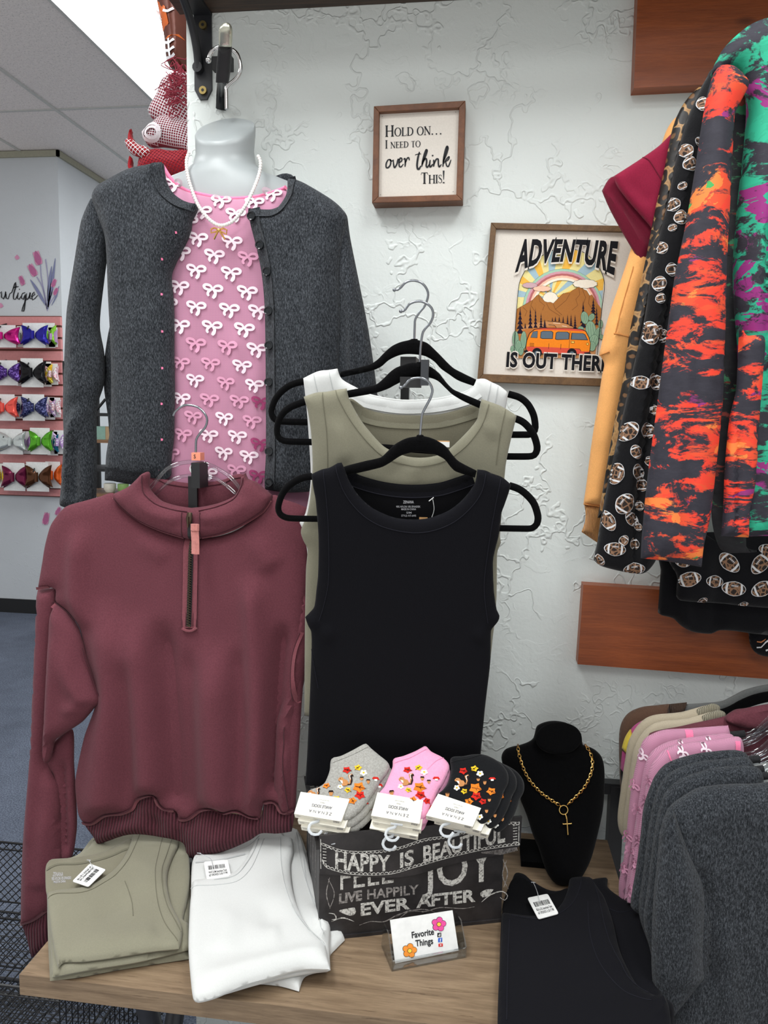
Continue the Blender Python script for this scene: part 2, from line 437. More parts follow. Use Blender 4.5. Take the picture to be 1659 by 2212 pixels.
q = N('lamp_diffuser'); q.set(**{'Base Color': (1, 1, 1, 1), 'Emission Color': (.93, .97, 1, 1), 'Emission Strength': 5.0}); M_lamp = q.m
for i, (x, y, k, pw) in enumerate(TROFFERS):
    sx, sy = (.33, .8) if k else (.31, .62)
    if k: sx, sy = .335, .98
    lb = ['bright white fluorescent ceiling panel at the upper left of the picture', 'unseen ceiling panel behind the textured wall, added to brighten the aisle side wall', 'fluorescent ceiling panel in front of the textured wall', 'fluorescent ceiling panel towards the right clothes rack', 'fluorescent ceiling panel over the aisle', 'fluorescent ceiling panel behind the viewer'][i]
    t = thing('ceiling_light', lb, 'ceiling light', (x, y, CEIL-.03), 'ceiling light panels')
    m1 = MB(); m1.box((x-sx, y-sy, CEIL-.012), (x+sx, y+sy, CEIL-.004)); m1.build('diffuser', M_lamp, t, False)
    m2 = MB()
    for a, b2 in (((x-sx-.02, y-sy-.02), (x+sx+.02, y-sy)), ((x-sx-.02, y+sy), (x+sx+.02, y+sy+.02)), ((x-sx-.02, y-sy), (x-sx, y+sy)), ((x+sx, y-sy), (x+sx+.02, y+sy))):
        m2.box((a[0], a[1], CEIL-.014), (b2[0], b2[1], CEIL))
    m2.build('frame', M_grid, t, False)
# dark shelf along the top of the wall, carried by a black bracket
M_shelf = wood('dark_stained_pine', (78, 58, 44), (36, 28, 24), (2, 40, 40), .6)
M_brkt = plain('black_powder_coat', (30, 31, 36), .45); M_brass = metal('brass_screw', (170, 150, 96), .35); M_chrome = metal('chrome', (205, 205, 205), .12)
z0 = PY(600, 10, WALL-.02)[2]
t = thing('wall_shelf', 'dark stained wooden shelf along the top of the textured wall', 'shelf', (.3, WALL-.12, z0))
mb = MB(); mb.box((-.69, WALL-.29, z0), (1.6, WALL-.001, z0+.035)); mb.build('board', M_shelf, t, False)
b0 = PY(441, 217, WALL); xb = PY(440, 100, WALL)[0]
br = MB(); zb, zt = b0[2], z0
hw = .0195
V = [(xb-hw, zt), (xb+hw, zt), (xb+hw, zb+.02), (xb+.008, zb), (xb-.008, zb), (xb-hw, zb+.02)]
k = len(V); br.add([(x, WALL-.006, z) for x, z in V]+[(x, WALL, z) for x, z in V], [tuple(range(k)), tuple(range(k, 2*k))[::-1]]+[(i, i+k, (i+1) % k+k, (i+1) % k) for i in range(k)])
br.box((xb-hw, WALL-.22, zt-.006), (xb+hw, WALL, zt))
arc = [(xb-.008, WALL-.012-.17*(1-math.cos(a)), zb+.06+(zt-zb-.06)*math.sin(a)) for a in np.linspace(0, math.pi/2, 14)]
br.tube(arc, .009, n=8); br.tube([(xb-.008, WALL-.02, zb+.062), (xb-.008, WALL-.004, zb+.062)], .011, n=12)
bo = br.build('bracket', M_brkt, t)
for py in (55, 196):
    c = PY(439, py, WALL-.007); s = MB(); s.tube([c+np.array((0, -.004, 0)), c+np.array((0, .003, 0))], .0085, n=14); s.tube([c+np.array((0, -.0045, 0)), c], .0035, 1, n=6); s.build('screw', [M_brass, M_black], bo, False)
# reddish boards behind the clothes racks
M_red = wood('red_cedar_stain', (176, 92, 44), (122, 58, 28), (1.6, 30, 22), .42, 3.4, .12, 1.0)
def board(name, lab, x0, x1, zc, h, ang):
    def M(p):
        c, s = math.cos(ang), math.sin(ang); return (x0+p[0]*c-p[2]*s, p[1], zc+p[0]*s+p[2]*c)
    mb = MB(); mb.box((0, WALL-.036, -h/2), (x1-x0, WALL, h/2), M=M); o = mb.build(name, M_red, smooth=False); return tag(o, lab, 'board')
a1 = PY(1368, 190, WALL-.036); board('wooden_board', 'red-brown stained board with dark knots at the top right of the wall', a1[0], 1.6, a1[2]+.095, .19, .012)
b1, b2 = PY(1258, 1263, WALL-.036), PY(1250, 1435, WALL-.036)
board('wooden_board', 'red-brown stained board low on the wall under the hanging black skirts', (b1[0]+b2[0])/2, 1.6, (b1[2]+b2[2])/2, b1[2]-b2[2], -.021)
# wood table
M_table = wood('oak_laminate', (160, 137, 110), (96, 76, 57), (1.7, 22, 22), .55, 0, .15, .8)
def _grain(m):
    q = N.__new__(N); q.m = m; q.t = m.node_tree; q.b = q.t.nodes['Principled BSDF']; q.co = q.t.nodes.new('ShaderNodeTexCoord'); lk = q.b.inputs['Base Color'].links[0].from_socket
    g = q.ramp(q.noise(q.map((3, 70, 70)), 2.2, 5, .7, .8), [(.33, (.42, .36, .31)), (.39, (1, 1, 1))]); q.l(q.mix(1.0, lk, g, 'MULTIPLY'), q.b.inputs['Base Color'])
_grain(M_table)
M_leg = plain('grey_steel', (70, 70, 74), .45, .4)
X0, X1, Y0, Y1 = -.733, .300, 1.078, 1.665
t = thing('display_table', 'rustic oak laminate display table carrying the folded tops and the box', 'table', ((X0+X1)/2, (Y0+Y1)/2, FLOOR))
mb = MB(); mb.box((X0, Y0, TT-.036), (X1, Y1, TT)); mb.build('tabletop', M_table, t, False)
for sx, x in ((1, X0+.12), (-1, X1-.12)):
    for y in (Y0+.12, Y1-.12):
        l = MB(); yy = (Y0+Y1)/2
        l.tube([(x+.02*sx, y, TT-.036), (x, yy+(y-yy)*.1, FLOOR+.3), (x, yy-(y-yy)*.8, FLOOR)], .02, n=8); l.build('leg', M_leg, t)
# ============================================================ MANNEQUIN, CARDIGAN, BOW TOP, PEARLS
M_frost = N('frosted_plastic'); M_frost.set(**{'Base Color': lin((156, 161, 162)), 'Roughness': .4}); M_frost = M_frost.m
M_grey = melange('charcoal_melange_knit', (20, 22, 25), (90, 94, 100))
M_greyrib = melange('charcoal_rib_knit', (18, 20, 23), (84, 88, 94), 420, (1.6, 1, .35))
M_button = plain('smoke_button', (30, 33, 36), .12)
YM = 1.575
# hook arm on the wall
M_cream = metal('brushed_cream_metal', (200, 200, 184), .35); M_steel = plain('gunmetal_bar', (46, 48, 50), .3, .8)
t = thing('hook_arm', 'black faceout hook arm with pale metal tip above the mannequin', 'hook', tuple(PY(485, 215, WALL)))
a0, a1, a2 = PY(478, 228, 1.66), PY(480, 172, 1.60), PY(487, 66, 1.44)
mb = MB(); mb.tube([PY(477, 236, WALL-.004), PY(477.5, 205, WALL-.02), a1], .0115, 0, 8, .45, (0, -1, -.4)); mb.build('bar', M_steel, t)
mb = MB(); Cloth(tilt(1.45, .69, 1.58, .60), [(472, 96, 1), (501, 96, 1), (500, 130), (497, 160), (494, 180, 1), (466, 178, 1), (468, 140)], .009, .009, .006, None, 7).mesh(mb); mb.build('arm_cover', M_black, t)
mb = MB(); Cloth(tilt(1.445, .69, 1.575, .60), [(473, 101, 1), (473, 66), (477, 55), (487, 50), (497, 54), (502, 66), (501, 101, 1)], .009, .008, .007, None, 7).mesh(mb); mb.build('tip', M_cream, t)
mb = MB(); mb.box(tuple(PY(459, 151, 1.66)), tuple(PY(505, 127, 1.675))); mb.build('lug', M_black, t, False)
# body: lofted rings
t = thing('mannequin_torso', 'frosted white plastic mannequin torso with a cut-off neck', 'mannequin', tuple(PY(470, 1000, YM)))
def ring(px, py, rx, ry, tl=0.0, n=40, Y=YM):
    c = PY(px, py, Y); return [(c[0]+rx*math.cos(2*math.pi*i/n), c[1]+ry*math.sin(2*math.pi*i/n), c[2]+tl*math.sin(2*math.pi*i/n)) for i in range(n)]
R = [ring(487, 277, .050, .044, .036), ring(487, 279, .0585, .054, .041), ring(487, 284, .061, .057, .041), ring(487, 300, .0605, .057, .034), ring(486, 330, .059, .055, .02), ring(485, 356, .064, .058, .01), ring(485, 376, .086, .062, .004),
     ring(484, 393, .13, .064), ring(484, 410, .172, .066), ring(482, 430, .19, .07), ring(481, 470, .19, .074), ring(478, 560, .165, .078), ring(474, 760, .135, .07), ring(470, 1000, .16, .076)]
mb = MB(); mb.loft([r[::-1] for r in R]); mb.build('body', M_frost, t)
mb = MB()
hk = crv([(489.5, 236), (489, 200), (489, 190), (494, 184), (512, 168), (520, 148), (513, 118), (500, 106)], False); hk2 = crv([(476, 101), (462, 107), (454, 118), (451, 128)], False)
H = YP(YM+.01); mb.tube([p for p in H.at(hk)]+list(YP(YM-.02).at([(487, 100)]))+[p for p in YP(YM-.03).at(hk2)], .0042, 0, 10)
mb.ball(tuple(PY(450.5, 130, YM-.03)), .0058, 0, 10); mb.build('hanging_hook', M_chrome, t)
# pink mesh top
q = N('pink_mesh'); v = q.n('TexWave', bands_direction='X'); q.l(q.map((1, 1, 1), (0, .6, 0)), v.inputs[0]); v.inputs['Scale'].default_value = 170; v2 = q.n('TexWave', bands_direction='X'); q.l(q.map((1, 1, 1), (0, -.6, 0)), v2.inputs[0]); v2.inputs['Scale'].default_value = 170
f = q.math('MULTIPLY', v.outputs['Fac'], v2.outputs['Fac']); big = q.noise(q.map((3, 1, 1)), 6, 2)
col = q.mix(1.0, q.ramp(f, [(.1, lin((180, 124, 150))), (.6, lin((212, 154, 180)))]), q.ramp(big, [(.3, (.88,)*3), (.7, (1, 1, 1))]), 'MULTIPLY')
q.set(**{'Base Color': col, 'Roughness': .75, 'Sheen Weight': .2, 'Specular IOR Level': .15}); M_pink = q.m
M_pinktrim = fabric('pink_binding', (244, 130, 168), .05, 300, .1)
M_bow = fabric('white_flock', (246, 226, 236), .05, 500, .15); M_bow2 = fabric('pink_flock', (222, 160, 188), .05, 500, .15); M_bow3 = fabric('rose_flock', (160, 66, 110), .05, 500, .15)
def bow(cl, mb, cx, cy, s, mi, rot=0.0, eps=.0024):
    c, n = math.cos(rot), math.sin(rot)
    def T(P): P = np.asarray(P, float)*s; return np.stack([cx+P[:, 0]*c-P[:, 1]*n, cy+P[:, 0]*n+P[:, 1]*c], 1)
    E_p = [eps]
    def f(P): E_p[0] += .0003; return cl.pos(P, E_p[0])
    cr = lambda k: crv(np.array(k)*100, False, 4)/100
    for k in ([(-.05, -.1), (-.3, -.42), (-.75, -.52), (-.98, -.38), (-.85, -.1), (-.45, .02), (-.05, -.05)],
              [(.05, -.1), (.3, -.38), (.7, -.44), (.98, -.25), (.92, .02), (.5, .1), (.05, -.02)]):
        ribbon(mb, mi, T(cr(k)), [.2*s, .28*s, .32*s, .26*s, .2*s], f)
    ribbon(mb, mi, T(cr([(-.05, 0), (-.42, .22), (-.5, .5), (-.36, .72)])), [.18*s, .3*s, .3*s, .2*s], f)
    ribbon(mb, mi, T(cr([(.05, 0), (.32, .3), (.28, .62), (.08, .95)])), [.18*s, .3*s, .34*s, .42*s, .26*s], f)
    ribbon(mb, mi, T(np.array([(-.14, -.06), (.14, .0)])), [.24*s, .24*s], f)
cl = Cloth(YP(1.502), [(353, 361, 1), (372, 390), (400, 411), (450, 424), (500, 430), (560, 425), (617, 408, 1), (640, 440), (660, 520), (655, 800), (668, 1060), (690, 1116, 1), (520, 1135), (340, 1090, 1), (345, 900), (340, 640), (352, 480)], .027, .012, .12,
           ridges([([(395, 700), (400, 900), (392, 1100)], .006, 16), ([(440, 760), (446, 900), (448, 1100)], .005, 14), ([(520, 720), (515, 900), (522, 1100)], .006, 15), ([(560, 800), (556, 1100)], .005, 10)]), 12)
mb = MB(); cl.mesh(mb, 0)
for i, (x, y) in enumerate([(1065, 295), (1280, 308), (760, 190), (1390, 252), (955, 368), (1170, 388), (875, 437), (940, 545), (1155, 568), (830, 630), (1045, 652), (1255, 668), (930, 745), (1150, 762), (820, 845), (1035, 868), (1250, 880), (745, 950), (930, 975), (1138, 990), (1320, 1000), (825, 1088), (1030, 1098), (1232, 1112), (928, 1205), (1128, 1222), (1310, 1238), (832, 1322), (1022, 1328), (1220, 1342), (925, 1430), (1118, 1448), (1295, 1462), (835, 1545), (1015, 1552), (1203, 1562), (1108, 1668), (1280, 1688), (845, 1770), (1010, 1775), (1190, 1782), (765, 1890), (1105, 1885), (1262, 1908), (912, 1660), (1185, 1995), (1005, 2010), (1320, 2030), (1335, 1570), (1330, 1830)]):
    s = 19.5 if y < 1250 else 17.5
    mi = 2 if (y < 1150 and i != 11) else (2 if (i*7) % 10 < 5 else 3)
    if x > 1300 and y > 1500: mi = 4
    bow(cl, mb, 120+x/2.95, 340+y/2.95-3, s, mi, .06)
top = mb.build('bow_print_blouse', [M_pink, M_pinktrim, M_bow, M_bow2, M_bow3]); tag(top, 'sheer pink mesh top with white bow print worn under the grey cardigan', 'top')
mb = MB(); nk = crv([(352, 359), (372, 389), (400, 411), (450, 424), (500, 430), (560, 425), (619, 407)], False)
top['_o'] = tuple(top.location); mb.tube(cl.pos(nk, .001), .0042, 0, 8); mb.build('neck_binding', M_pinktrim, top)
# cardigan
CP = YP(1.468)
L = [(353, 353, 1), (357, 384), (366, 405), (378, 421), (401, 437), (428, 442, 1), (427, 450), (421, 464), (415, 476), (411, 500), (405, 516), (388, 550), (378, 570), (370, 592), (370, 615), (373, 640), (375, 679), (375, 764), (376, 848), (374, 950), (369, 991), (369, 1028, 1), (330, 1046), (296, 1048), (262, 1040), (230, 1038, 1), (232, 984), (240, 930), (243, 860), (242, 760), (236, 640), (230, 520), (214, 470), (201, 428), (212, 404), (235, 389), (262, 374), (289, 363), (320, 357), (345, 352)]
t = thing('cardigan', 'charcoal grey knit cardigan open over the pink top on the mannequin', 'cardigan', tuple(PY(470, 1060, 1.5)))
foldL = ridges([([(245, 470), (250, 700), (248, 1000)], .012, 16), ([(300, 640), (310, 1000)], .006, 26), ([(352, 420), (365, 560), (352, 700)], .004, 20)])
cl = Cloth(CP, L, .030, .03, .045, foldL, 13); mb = MB(); cl.mesh(mb, 0)
for px, py in ((391, 509), (362, 566), (360, 640), (361, 719), (361, 797), (360, 873), (360, 949), (355, 1012)):
    cl.decal(mb, 1, [(px-1.6, py-2.6), (px+1.8, py-2), (px+2, py+2), (px-1.4, py+2.8)], .002)
fl = mb.build('front_panel', [M_grey, M_pinktrim], t)
mb = MB(); band = edgeline([(353, 353), (357, 384), (366, 405), (378, 421), (401, 437), (428, 443)], 9)
ribbon(mb, 0, band, 19, lambda P: cl.pos(P, .0035)); mb.build('neck_rib', M_greyrib, t)
mb = MB(); ribbon(mb, 0, crv([(300, 1034), (262, 1026), (233, 1022)], False), 30, lambda P: cl.pos(P, .003)); ribbon(mb, 0, crv([(300, 1034), (340, 1030), (369, 1014)], False), 30, lambda P: cl.pos(P, .003)); mb.build('hem_rib', M_greyrib, t)
Rr = [(622, 386, 1), (622, 404), (619, 422), (610, 438), (602, 448), (590, 454), (565, 454), (539, 452, 1), (540, 476), (546, 499), (559, 550), (569, 608), (574, 679), (576, 848), (576, 984), (573, 1030), (574, 1058, 1), (620, 1064), (671, 1062, 1), (715, 1040), (727, 900), (732, 794), (737, 679), (733, 600), (738, 540), (744, 506), (751, 472), (738, 450), (715, 430), (671, 403), (645, 390)]
foldR = ridges([([(700, 520), (690, 800), (700, 1000)], .010, 20), ([(650, 560), (646, 900)], .004, 25), ([(600, 600), (602, 1000)], .003, 18)])
clr = Cloth(CP, Rr, .030, .03, .045, foldR, 13); mb = MB(); clr.mesh(mb, 0); mb.build('front_panel', M_grey, t)
mb = MB(); ribbon(mb, 0, edgeline([(622, 386), (622, 404), (619, 422), (610, 438), (602, 448), (590, 455), (565, 455), (540, 453)], -10), 20, lambda P: clr.pos(P, .0035)); mb.build('neck_rib', M_greyrib, t)
mb = MB(); ribbon(mb, 0, edgeline([(539, 455), (546, 499), (559, 550), (569, 608), (574, 679), (576, 848), (576, 984), (573, 1056)], -14), 26, lambda P: clr.pos(P, .003)); mb.build('button_band', M_greyrib, t)
for px, py in ((551, 474), (569, 536), (585, 593), (588, 676), (589, 749), (588, 827), (589, 974), (589, 1040)):
    c = clr.pos([(px, py)], .006)[0]; mb = MB(); mb.tube([c+np.array((0, .004, 0)), c], [.0088, .0085], 0, 16)
    mb.tube([c+np.array((.0072*math.cos(a), -.001, .0072*math.sin(a))) for a in np.linspace(0, 2*math.pi, 17)[:-1]], .0013, 0, 5, closed=True)
    for a in range(4): d = np.array((.0022*math.cos(a*1.571+.78), 0, .0022*math.sin(a*1.571+.78))); mb.tube([c+d+np.array((0, -.0006, 0)), c+d+np.array((0, .001, 0))], .0008, 1, 6)
    mb.build('button', [M_button, M_greyrib], t)
# sleeves
SL = [(201, 428, 1), (189, 452), (178, 482), (168, 540), (161, 584), (152, 640), (147, 679), (142, 781), (139, 882), (141, 950), (138, 1018), (131, 1092, 1), (170, 1104), (204, 1092, 1), (206, 1000), (205, 900), (210, 865), (219, 838), (223, 815), (222, 764), (212, 700), (222, 600), (232, 520), (228, 470), (214, 440)]
foldS = ridges([([(190, 560), (178, 700), (176, 860)], .010, 22), ([(150, 1060), (158, 960), (180, 910), (203, 880)], .016, 15), ([(175, 1090), (172, 960)], -.012, 10), ([(205, 690), (215, 790)], .008, 9)])
cs = Cloth(YP(1.475), SL, .026, .03, .03, foldS, 8); mb = MB(); cs.mesh(mb); mb.build('sleeve', M_grey, t)
SI = [(243, 690), (226, 770), (224, 830), (233, 900), (240, 960), (262, 960), (262, 760)]
mb = MB(); Cloth(YP(1.50), SI, .006, .01, .02, None, 14).mesh(mb); mb.build('back_panel', M_grey, t)
SR = [(751, 472, 1), (757, 516), (776, 611), (797, 720), (815, 848), (824, 950), (828, 1050, 1), (740, 1062, 1), (722, 900), (722, 700), (722, 600), (728, 500)]
cs2 = Cloth(YP(1.482), SR, .022, .03, .03, ridges([([(758, 540), (763, 700), (765, 850)], .012, 9), ([(785, 690), (800, 900)], .006, 10)]), 8); mb = MB(); cs2.mesh(mb); mb.build('sleeve', M_grey, t)
# back of the neck band, seen behind the neck at the right
mb = MB(); mb.tube(YP(1.56).at(crv([(601, 391), (612, 387), (624, 388), (634, 400)], False)), .011, 0, 8); mb.build('collar_back', M_greyrib, t)
# pearl necklace
M_pearl = N('pearl'); M_pearl.set(**{'Base Color': lin((236, 232, 228)), 'Roughness': .18, 'Coat Weight': .5, 'Sheen Weight': .2}); M_pearl = M_pearl.m
M_gold = metal('gold', (238, 196, 118), .22)
t = thing('pearl_necklace', 'white pearl necklace with gold bow pendant around the mannequin neck', 'necklace', tuple(PY(473, 490, 1.46)))
path = crv([(408, 330), (403, 345), (404, 370), (412, 403), (428, 443), (450, 472), (470, 486), (486, 486), (505, 476), (528, 448), (548, 408), (560, 375), (563, 350), (558, 338)], False, 14)
L = np.concatenate([[0], np.cumsum(np.linalg.norm(np.diff(path, axis=0), axis=1))])
def ydep(y): return 1.535 - .075*min(1, max(0, (y-335)/110))
nb = 66; mb = MB()
for k in range(nb):
    s = L[-1]*k/(nb-1); x = np.interp(s, L, path[:, 0]); y = np.interp(s, L, path[:, 1]); mb.ball(tuple(PY(x, y, ydep(y)-.012)), .0037, 0, 8)
mb.build('pearl_strand', M_pearl, t)
mb = MB(); Yp = 1.447; s = 1
def pp(l): return YP(Yp).at(crv(l, False))
mb.tube(pp([(472, 497), (463, 492), (456, 495), (456, 503), (464, 501), (472, 498)]), .0017, 0, 6); mb.tube(pp([(473, 497), (482, 493), (490, 497), (489, 506), (481, 502), (473, 498)]), .0017, 0, 6)
mb.tube(pp([(472, 498), (467, 507), (462, 517)]), .0018, 0, 6); mb.tube(pp([(473, 498), (480, 508), (486, 517)]), .0018, 0, 6); mb.ball(tuple(PY(472.5, 497, Yp)), .0036, 0, 8); mb.build('bow_pendant', M_gold, t)
# ============================================================ BURGUNDY QUARTER-ZIP SWEATSHIRT ON A CLEAR HANGER
BUR = (104, 57, 66)
M_bur = fabric('burgundy_fleece', BUR, .16, 330, .3, .95, (1, 1, 1), .1, .05)
M_burrib = fabric('burgundy_rib', (100, 54, 64), .12, 330, .2, .95, (1, 1, 1), .05, .05, (48, 'X'))
M_burseam = fabric('burgundy_worn_seam', (128, 72, 80), .14, 330, .2, .95)
M_burdark = fabric('burgundy_stitch', (72, 30, 40), .1, 330, .2, .95)
t = thing('sweatshirt', 'burgundy quarter-zip sweatshirt with ribbed hem hanging at the left', 'sweatshirt', tuple(PY(400, 1850, 1.42)))
SP = YP(1.425)
B = [(247, 1066), (215, 1073), (186, 1081), (147, 1092), (132, 1103), (121, 1117), (111, 1132), (105, 1149), (97, 1182), (92, 1214), (82, 1272, 1), (110, 1270), (121, 1274), (122, 1300), (147, 1322), (170, 1351), (180, 1387), (190, 1430), (205, 1475), (206, 1520), (199, 1545), (184, 1585), (175, 1621), (167, 1660), (163, 1689), (166, 1730), (171, 1760), (183, 1779, 1), (203, 1780), (232, 1762), (268, 1758), (290, 1748), (302, 1728), (333, 1718), (345, 1738), (358, 1750), (381, 1752), (388, 1770), (410, 1770), (436, 1752), (462, 1748), (485, 1757), (510, 1753), (540, 1765), (562, 1768, 1), (571, 1735), (590, 1733), (600, 1740), (612, 1757), (637, 1750, 1), (641, 1700), (647, 1600), (652, 1518), (660, 1400), (664, 1262), (668, 1150), (666, 1098, 1), (640, 1087), (615, 1079), (588, 1070), (560, 1110), (500, 1150), (420, 1163), (350, 1146), (285, 1110)]
FR = [([(180, 1130), (175, 1250), (178, 1340)], .02, 22), ([(296, 1330), (316, 1500), (330, 1720)], .026, 32), ([(235, 1300), (245, 1500), (225, 1740)], .026, 34), ([(272, 1420), (282, 1580), (286, 1730)], -.012, 20), ([(470, 1380), (468, 1560), (478, 1740)], .034, 40), ([(548, 1250), (562, 1500), (556, 1750)], .024, 22), ([(352, 1340), (372, 1560), (380, 1730)], -.026, 26), ([(516, 1400), (522, 1580), (520, 1740)], -.012, 16), ([(412, 1400), (420, 1600), (424, 1740)], -.012, 20), ([(615, 1350), (596, 1560), (590, 1700)], -.024, 16), ([(540, 1140), (590, 1220)], .01, 26), ([(300, 1150), (360, 1200)], .006, 20)]
body = Cloth(SP, B, .014, .006, .035, ridges(FR), 12); mb = MB(); body.mesh(mb, 0)
for pts in ([(182, 1774), (203, 1776), (232, 1758), (268, 1754), (290, 1744), (302, 1724), (333, 1714), (345, 1734), (358, 1746), (379, 1748)], [(388, 1766), (410, 1766), (436, 1748), (462, 1744), (485, 1753), (510, 1749), (540, 1761), (560, 1764)], [(572, 1731), (590, 1729), (600, 1736), (612, 1753), (636, 1746)]):
    body.ribbon(mb, 1, pts, 7, .0045); body.seam(mb, 2, edgeline(pts, -3.5), .0011, .004, False)
body.ribbon(mb, 1, [(121, 1304), (147, 1326), (168, 1353), (178, 1388)], 9, .006); body.seam(mb, 2, [(118, 1298), (149, 1319), (173, 1349), (184, 1390)], .0009, .003)
body.ribbon(mb, 1, [(82, 1270), (96, 1268), (110, 1267)], 6, .003)
mb.build('body', [M_bur, M_burseam, M_burdark], t)
# ribbed hem
HB = [(183, 1777), (203, 1778), (232, 1760), (268, 1756), (290, 1746), (302, 1726), (333, 1716), (345, 1736), (381, 1750), (388, 1768), (410, 1768), (436, 1750), (485, 1755), (540, 1763), (562, 1766), (572, 1733), (590, 1731), (612, 1755), (637, 1748, 1), (634, 1775), (630, 1796, 1), (600, 1800), (565, 1800), (540, 1815), (497, 1834), (440, 1850), (406, 1850), (395, 1820), (340, 1806), (280, 1802), (215, 1822), (203, 1806)]
hem = Cloth(YP(1.43), HB, .014, .006, .03, ridges([([(330, 1740), (345, 1800)], -.012, 14), ([(385, 1770), (400, 1850)], -.014, 12), ([(565, 1770), (560, 1820)], -.014, 10), ([(470, 1760), (470, 1840)], .012, 50), ([(250, 1770), (262, 1810)], .012, 50)]), 9); mb = MB(); hem.mesh(mb); mb.build('hem_rib', M_burrib, t)
# left sleeve: outer strip, folded upper panel, inner fold, cuff
mb = MB()
s1 = Cloth(YP(1.432), [(82, 1273, 1), (122, 1270, 1), (124, 1330), (122, 1387), (116, 1501), (106, 1598), (104, 1641), (112, 1668), (125, 1693), (130, 1728), (134, 1848), (128, 1905), (116, 1950), (104, 1968, 1), (78, 1986), (48, 1996, 1), (49, 1900), (53, 1808), (60, 1720), (65, 1660), (72, 1517), (77, 1400)], .022, .012, .03, ridges([([(88, 1300), (80, 1600), (70, 1800)], .006, 12), ([(115, 1720), (100, 1900)], .008, 22), ([(76, 1640), (70, 1950)], .006, 14)]), 8); s1.mesh(mb)
s1.ribbon(mb, 1, [(49, 1990), (78, 1981), (104, 1962)], 7, .0025); s1.seam(mb, 2, [(49, 1986), (78, 1976), (103, 1957)], .0009, .002)
s3 = Cloth(YP(1.44), [(112, 1610), (128, 1592), (157, 1577), (160, 1650), (163, 1700), (166, 1760), (165, 1800), (155, 1852), (132, 1850), (126, 1730), (118, 1673), (102, 1647)], .014, .01, .02, ridges([([(140, 1640), (146, 1830)], -.012, 8)]), 8); s3.mesh(mb)
s2 = Cloth(YP(1.415), [(121, 1305, 1), (147, 1327), (168, 1356), (180, 1389), (188, 1420), (196, 1442), (208, 1475), (220, 1505), (219, 1517), (209, 1524), (193, 1543), (177, 1560), (150, 1578), (128, 1592), (119, 1600), (115, 1618), (110, 1640), (103, 1648), (96, 1632), (96, 1600), (99, 1560), (103, 1468), (108, 1380), (111, 1330)], .026, .012, .03, ridges([([(150, 1370), (160, 1450), (200, 1505)], .012, 22), ([(125, 1360), (118, 1480), (108, 1590)], .012, 16), ([(140, 1530), (185, 1520)], .008, 14)]), 9); s2.mesh(mb)
s2.seam(mb, 2, [(186, 1395), (200, 1448), (222, 1500)], .0009, .002)
mb.build('sleeve', [M_bur, M_burseam, M_burdark], t)
mb = MB(); Cloth(YP(1.436), [(49, 1992, 1), (78, 1982), (105, 1962, 1), (114, 2000), (108, 2034), (90, 2052), (71, 2068, 1), (62, 2030)], .016, .012, .02, None, 9).mesh(mb); mb.build('cuff', M_burrib, t)
# right sleeve
mb = MB()
s4 = Cloth(YP(1.43), [(664, 1262, 1), (652, 1275), (634, 1370), (615, 1500), (599, 1557), (595, 1629), (592, 1690), (600, 1738), (612, 1758), (637, 1751), (642, 1649), (649, 1518), (661, 1450), (672, 1350)], .02, .012, .03, ridges([([(640, 1400), (628, 1540)], .008, 10), ([(620, 1600), (616, 1740)], .01, 12), ([(645, 1520), (620, 1530), (618, 1580)], .01, 8)]), 11); s4.mesh(mb)
s4.ribbon(mb, 1, [(658, 1360), (643, 1400), (638, 1450), (643, 1500), (650, 1514)], 8, .003); s4.seam(mb, 2, [(653, 1362), (638, 1402), (633, 1452), (638, 1506)], .0009, .003); s4.seam(mb, 2, [(621, 1560), (618, 1640), (628, 1740)], .0009, .001)
mb.build('sleeve', [M_bur, M_burseam, M_burdark], t)
# collar
mb = MB()
cb = Cloth(YP(1.455), [(314, 1036), (326, 1021), (345, 1028), (365, 1037), (420, 1044), (483, 1036), (505, 1026), (524, 1025), (532, 1044), (505, 1090), (470, 1104), (420, 1112), (370, 1106), (320, 1076)], .010, .015, .03, None, 11); cb.mesh(mb)
cb.seam(mb, 1, [(322, 1030), (345, 1036), (365, 1045), (420, 1052), (483, 1044), (505, 1034), (522, 1031)], .001, .0008); mb.build('collar_back', [M_bur, M_burdark], t)
mb = MB()
cf = Cloth(YP(1.418), [(247, 1066, 1), (280, 1050), (298, 1034), (310, 1022), (322, 1019), (324, 1030), (322, 1046), (327, 1060), (349, 1081), (382, 1092), (414, 1097, 1), (434, 1095, 1), (474, 1086), (509, 1069), (522, 1044), (523, 1028), (531, 1022), (536, 1034), (554, 1041), (588, 1069, 1), (587, 1081), (568, 1107), (521, 1137), (479, 1154), (439, 1162), (425, 1166), (401, 1162), (349, 1146), (300, 1123), (268, 1097), (251, 1078)], .022, .012, .014, ridges([([(290, 1060), (330, 1100), (390, 1120)], .008, 14), ([(560, 1070), (510, 1105), (450, 1118)], .008, 14)]), 10); cf.mesh(mb)
rim = [(316, 1026), (316, 1046), (321, 1064), (345, 1086), (380, 1098), (412, 1103)]; cf.seam(mb, 2, rim, .001, .001); cf.seam(mb, 2, [(437, 1101), (476, 1092), (512, 1075), (528, 1048), (531, 1032)], .001, .001)
low = [(251, 1074), (268, 1093), (300, 1119), (349, 1142), (401, 1158)]; cf.seam(mb, 2, low, .001, .001); cf.seam(mb, 1, edgeline(low, 3), .0016, .0005, False)
lo2 = [(439, 1158), (479, 1150), (521, 1133), (568, 1103), (585, 1080)]; cf.seam(mb, 2, lo2, .001, .001); cf.seam(mb, 1, edgeline(lo2, 3), .0016, .0005, False)
for x in (402, 441): cf.seam(mb, 2, [(x, 1104), (x-1, 1160)], .0009, .001)
mb.build('collar', [M_bur, M_burseam, M_burdark], t)
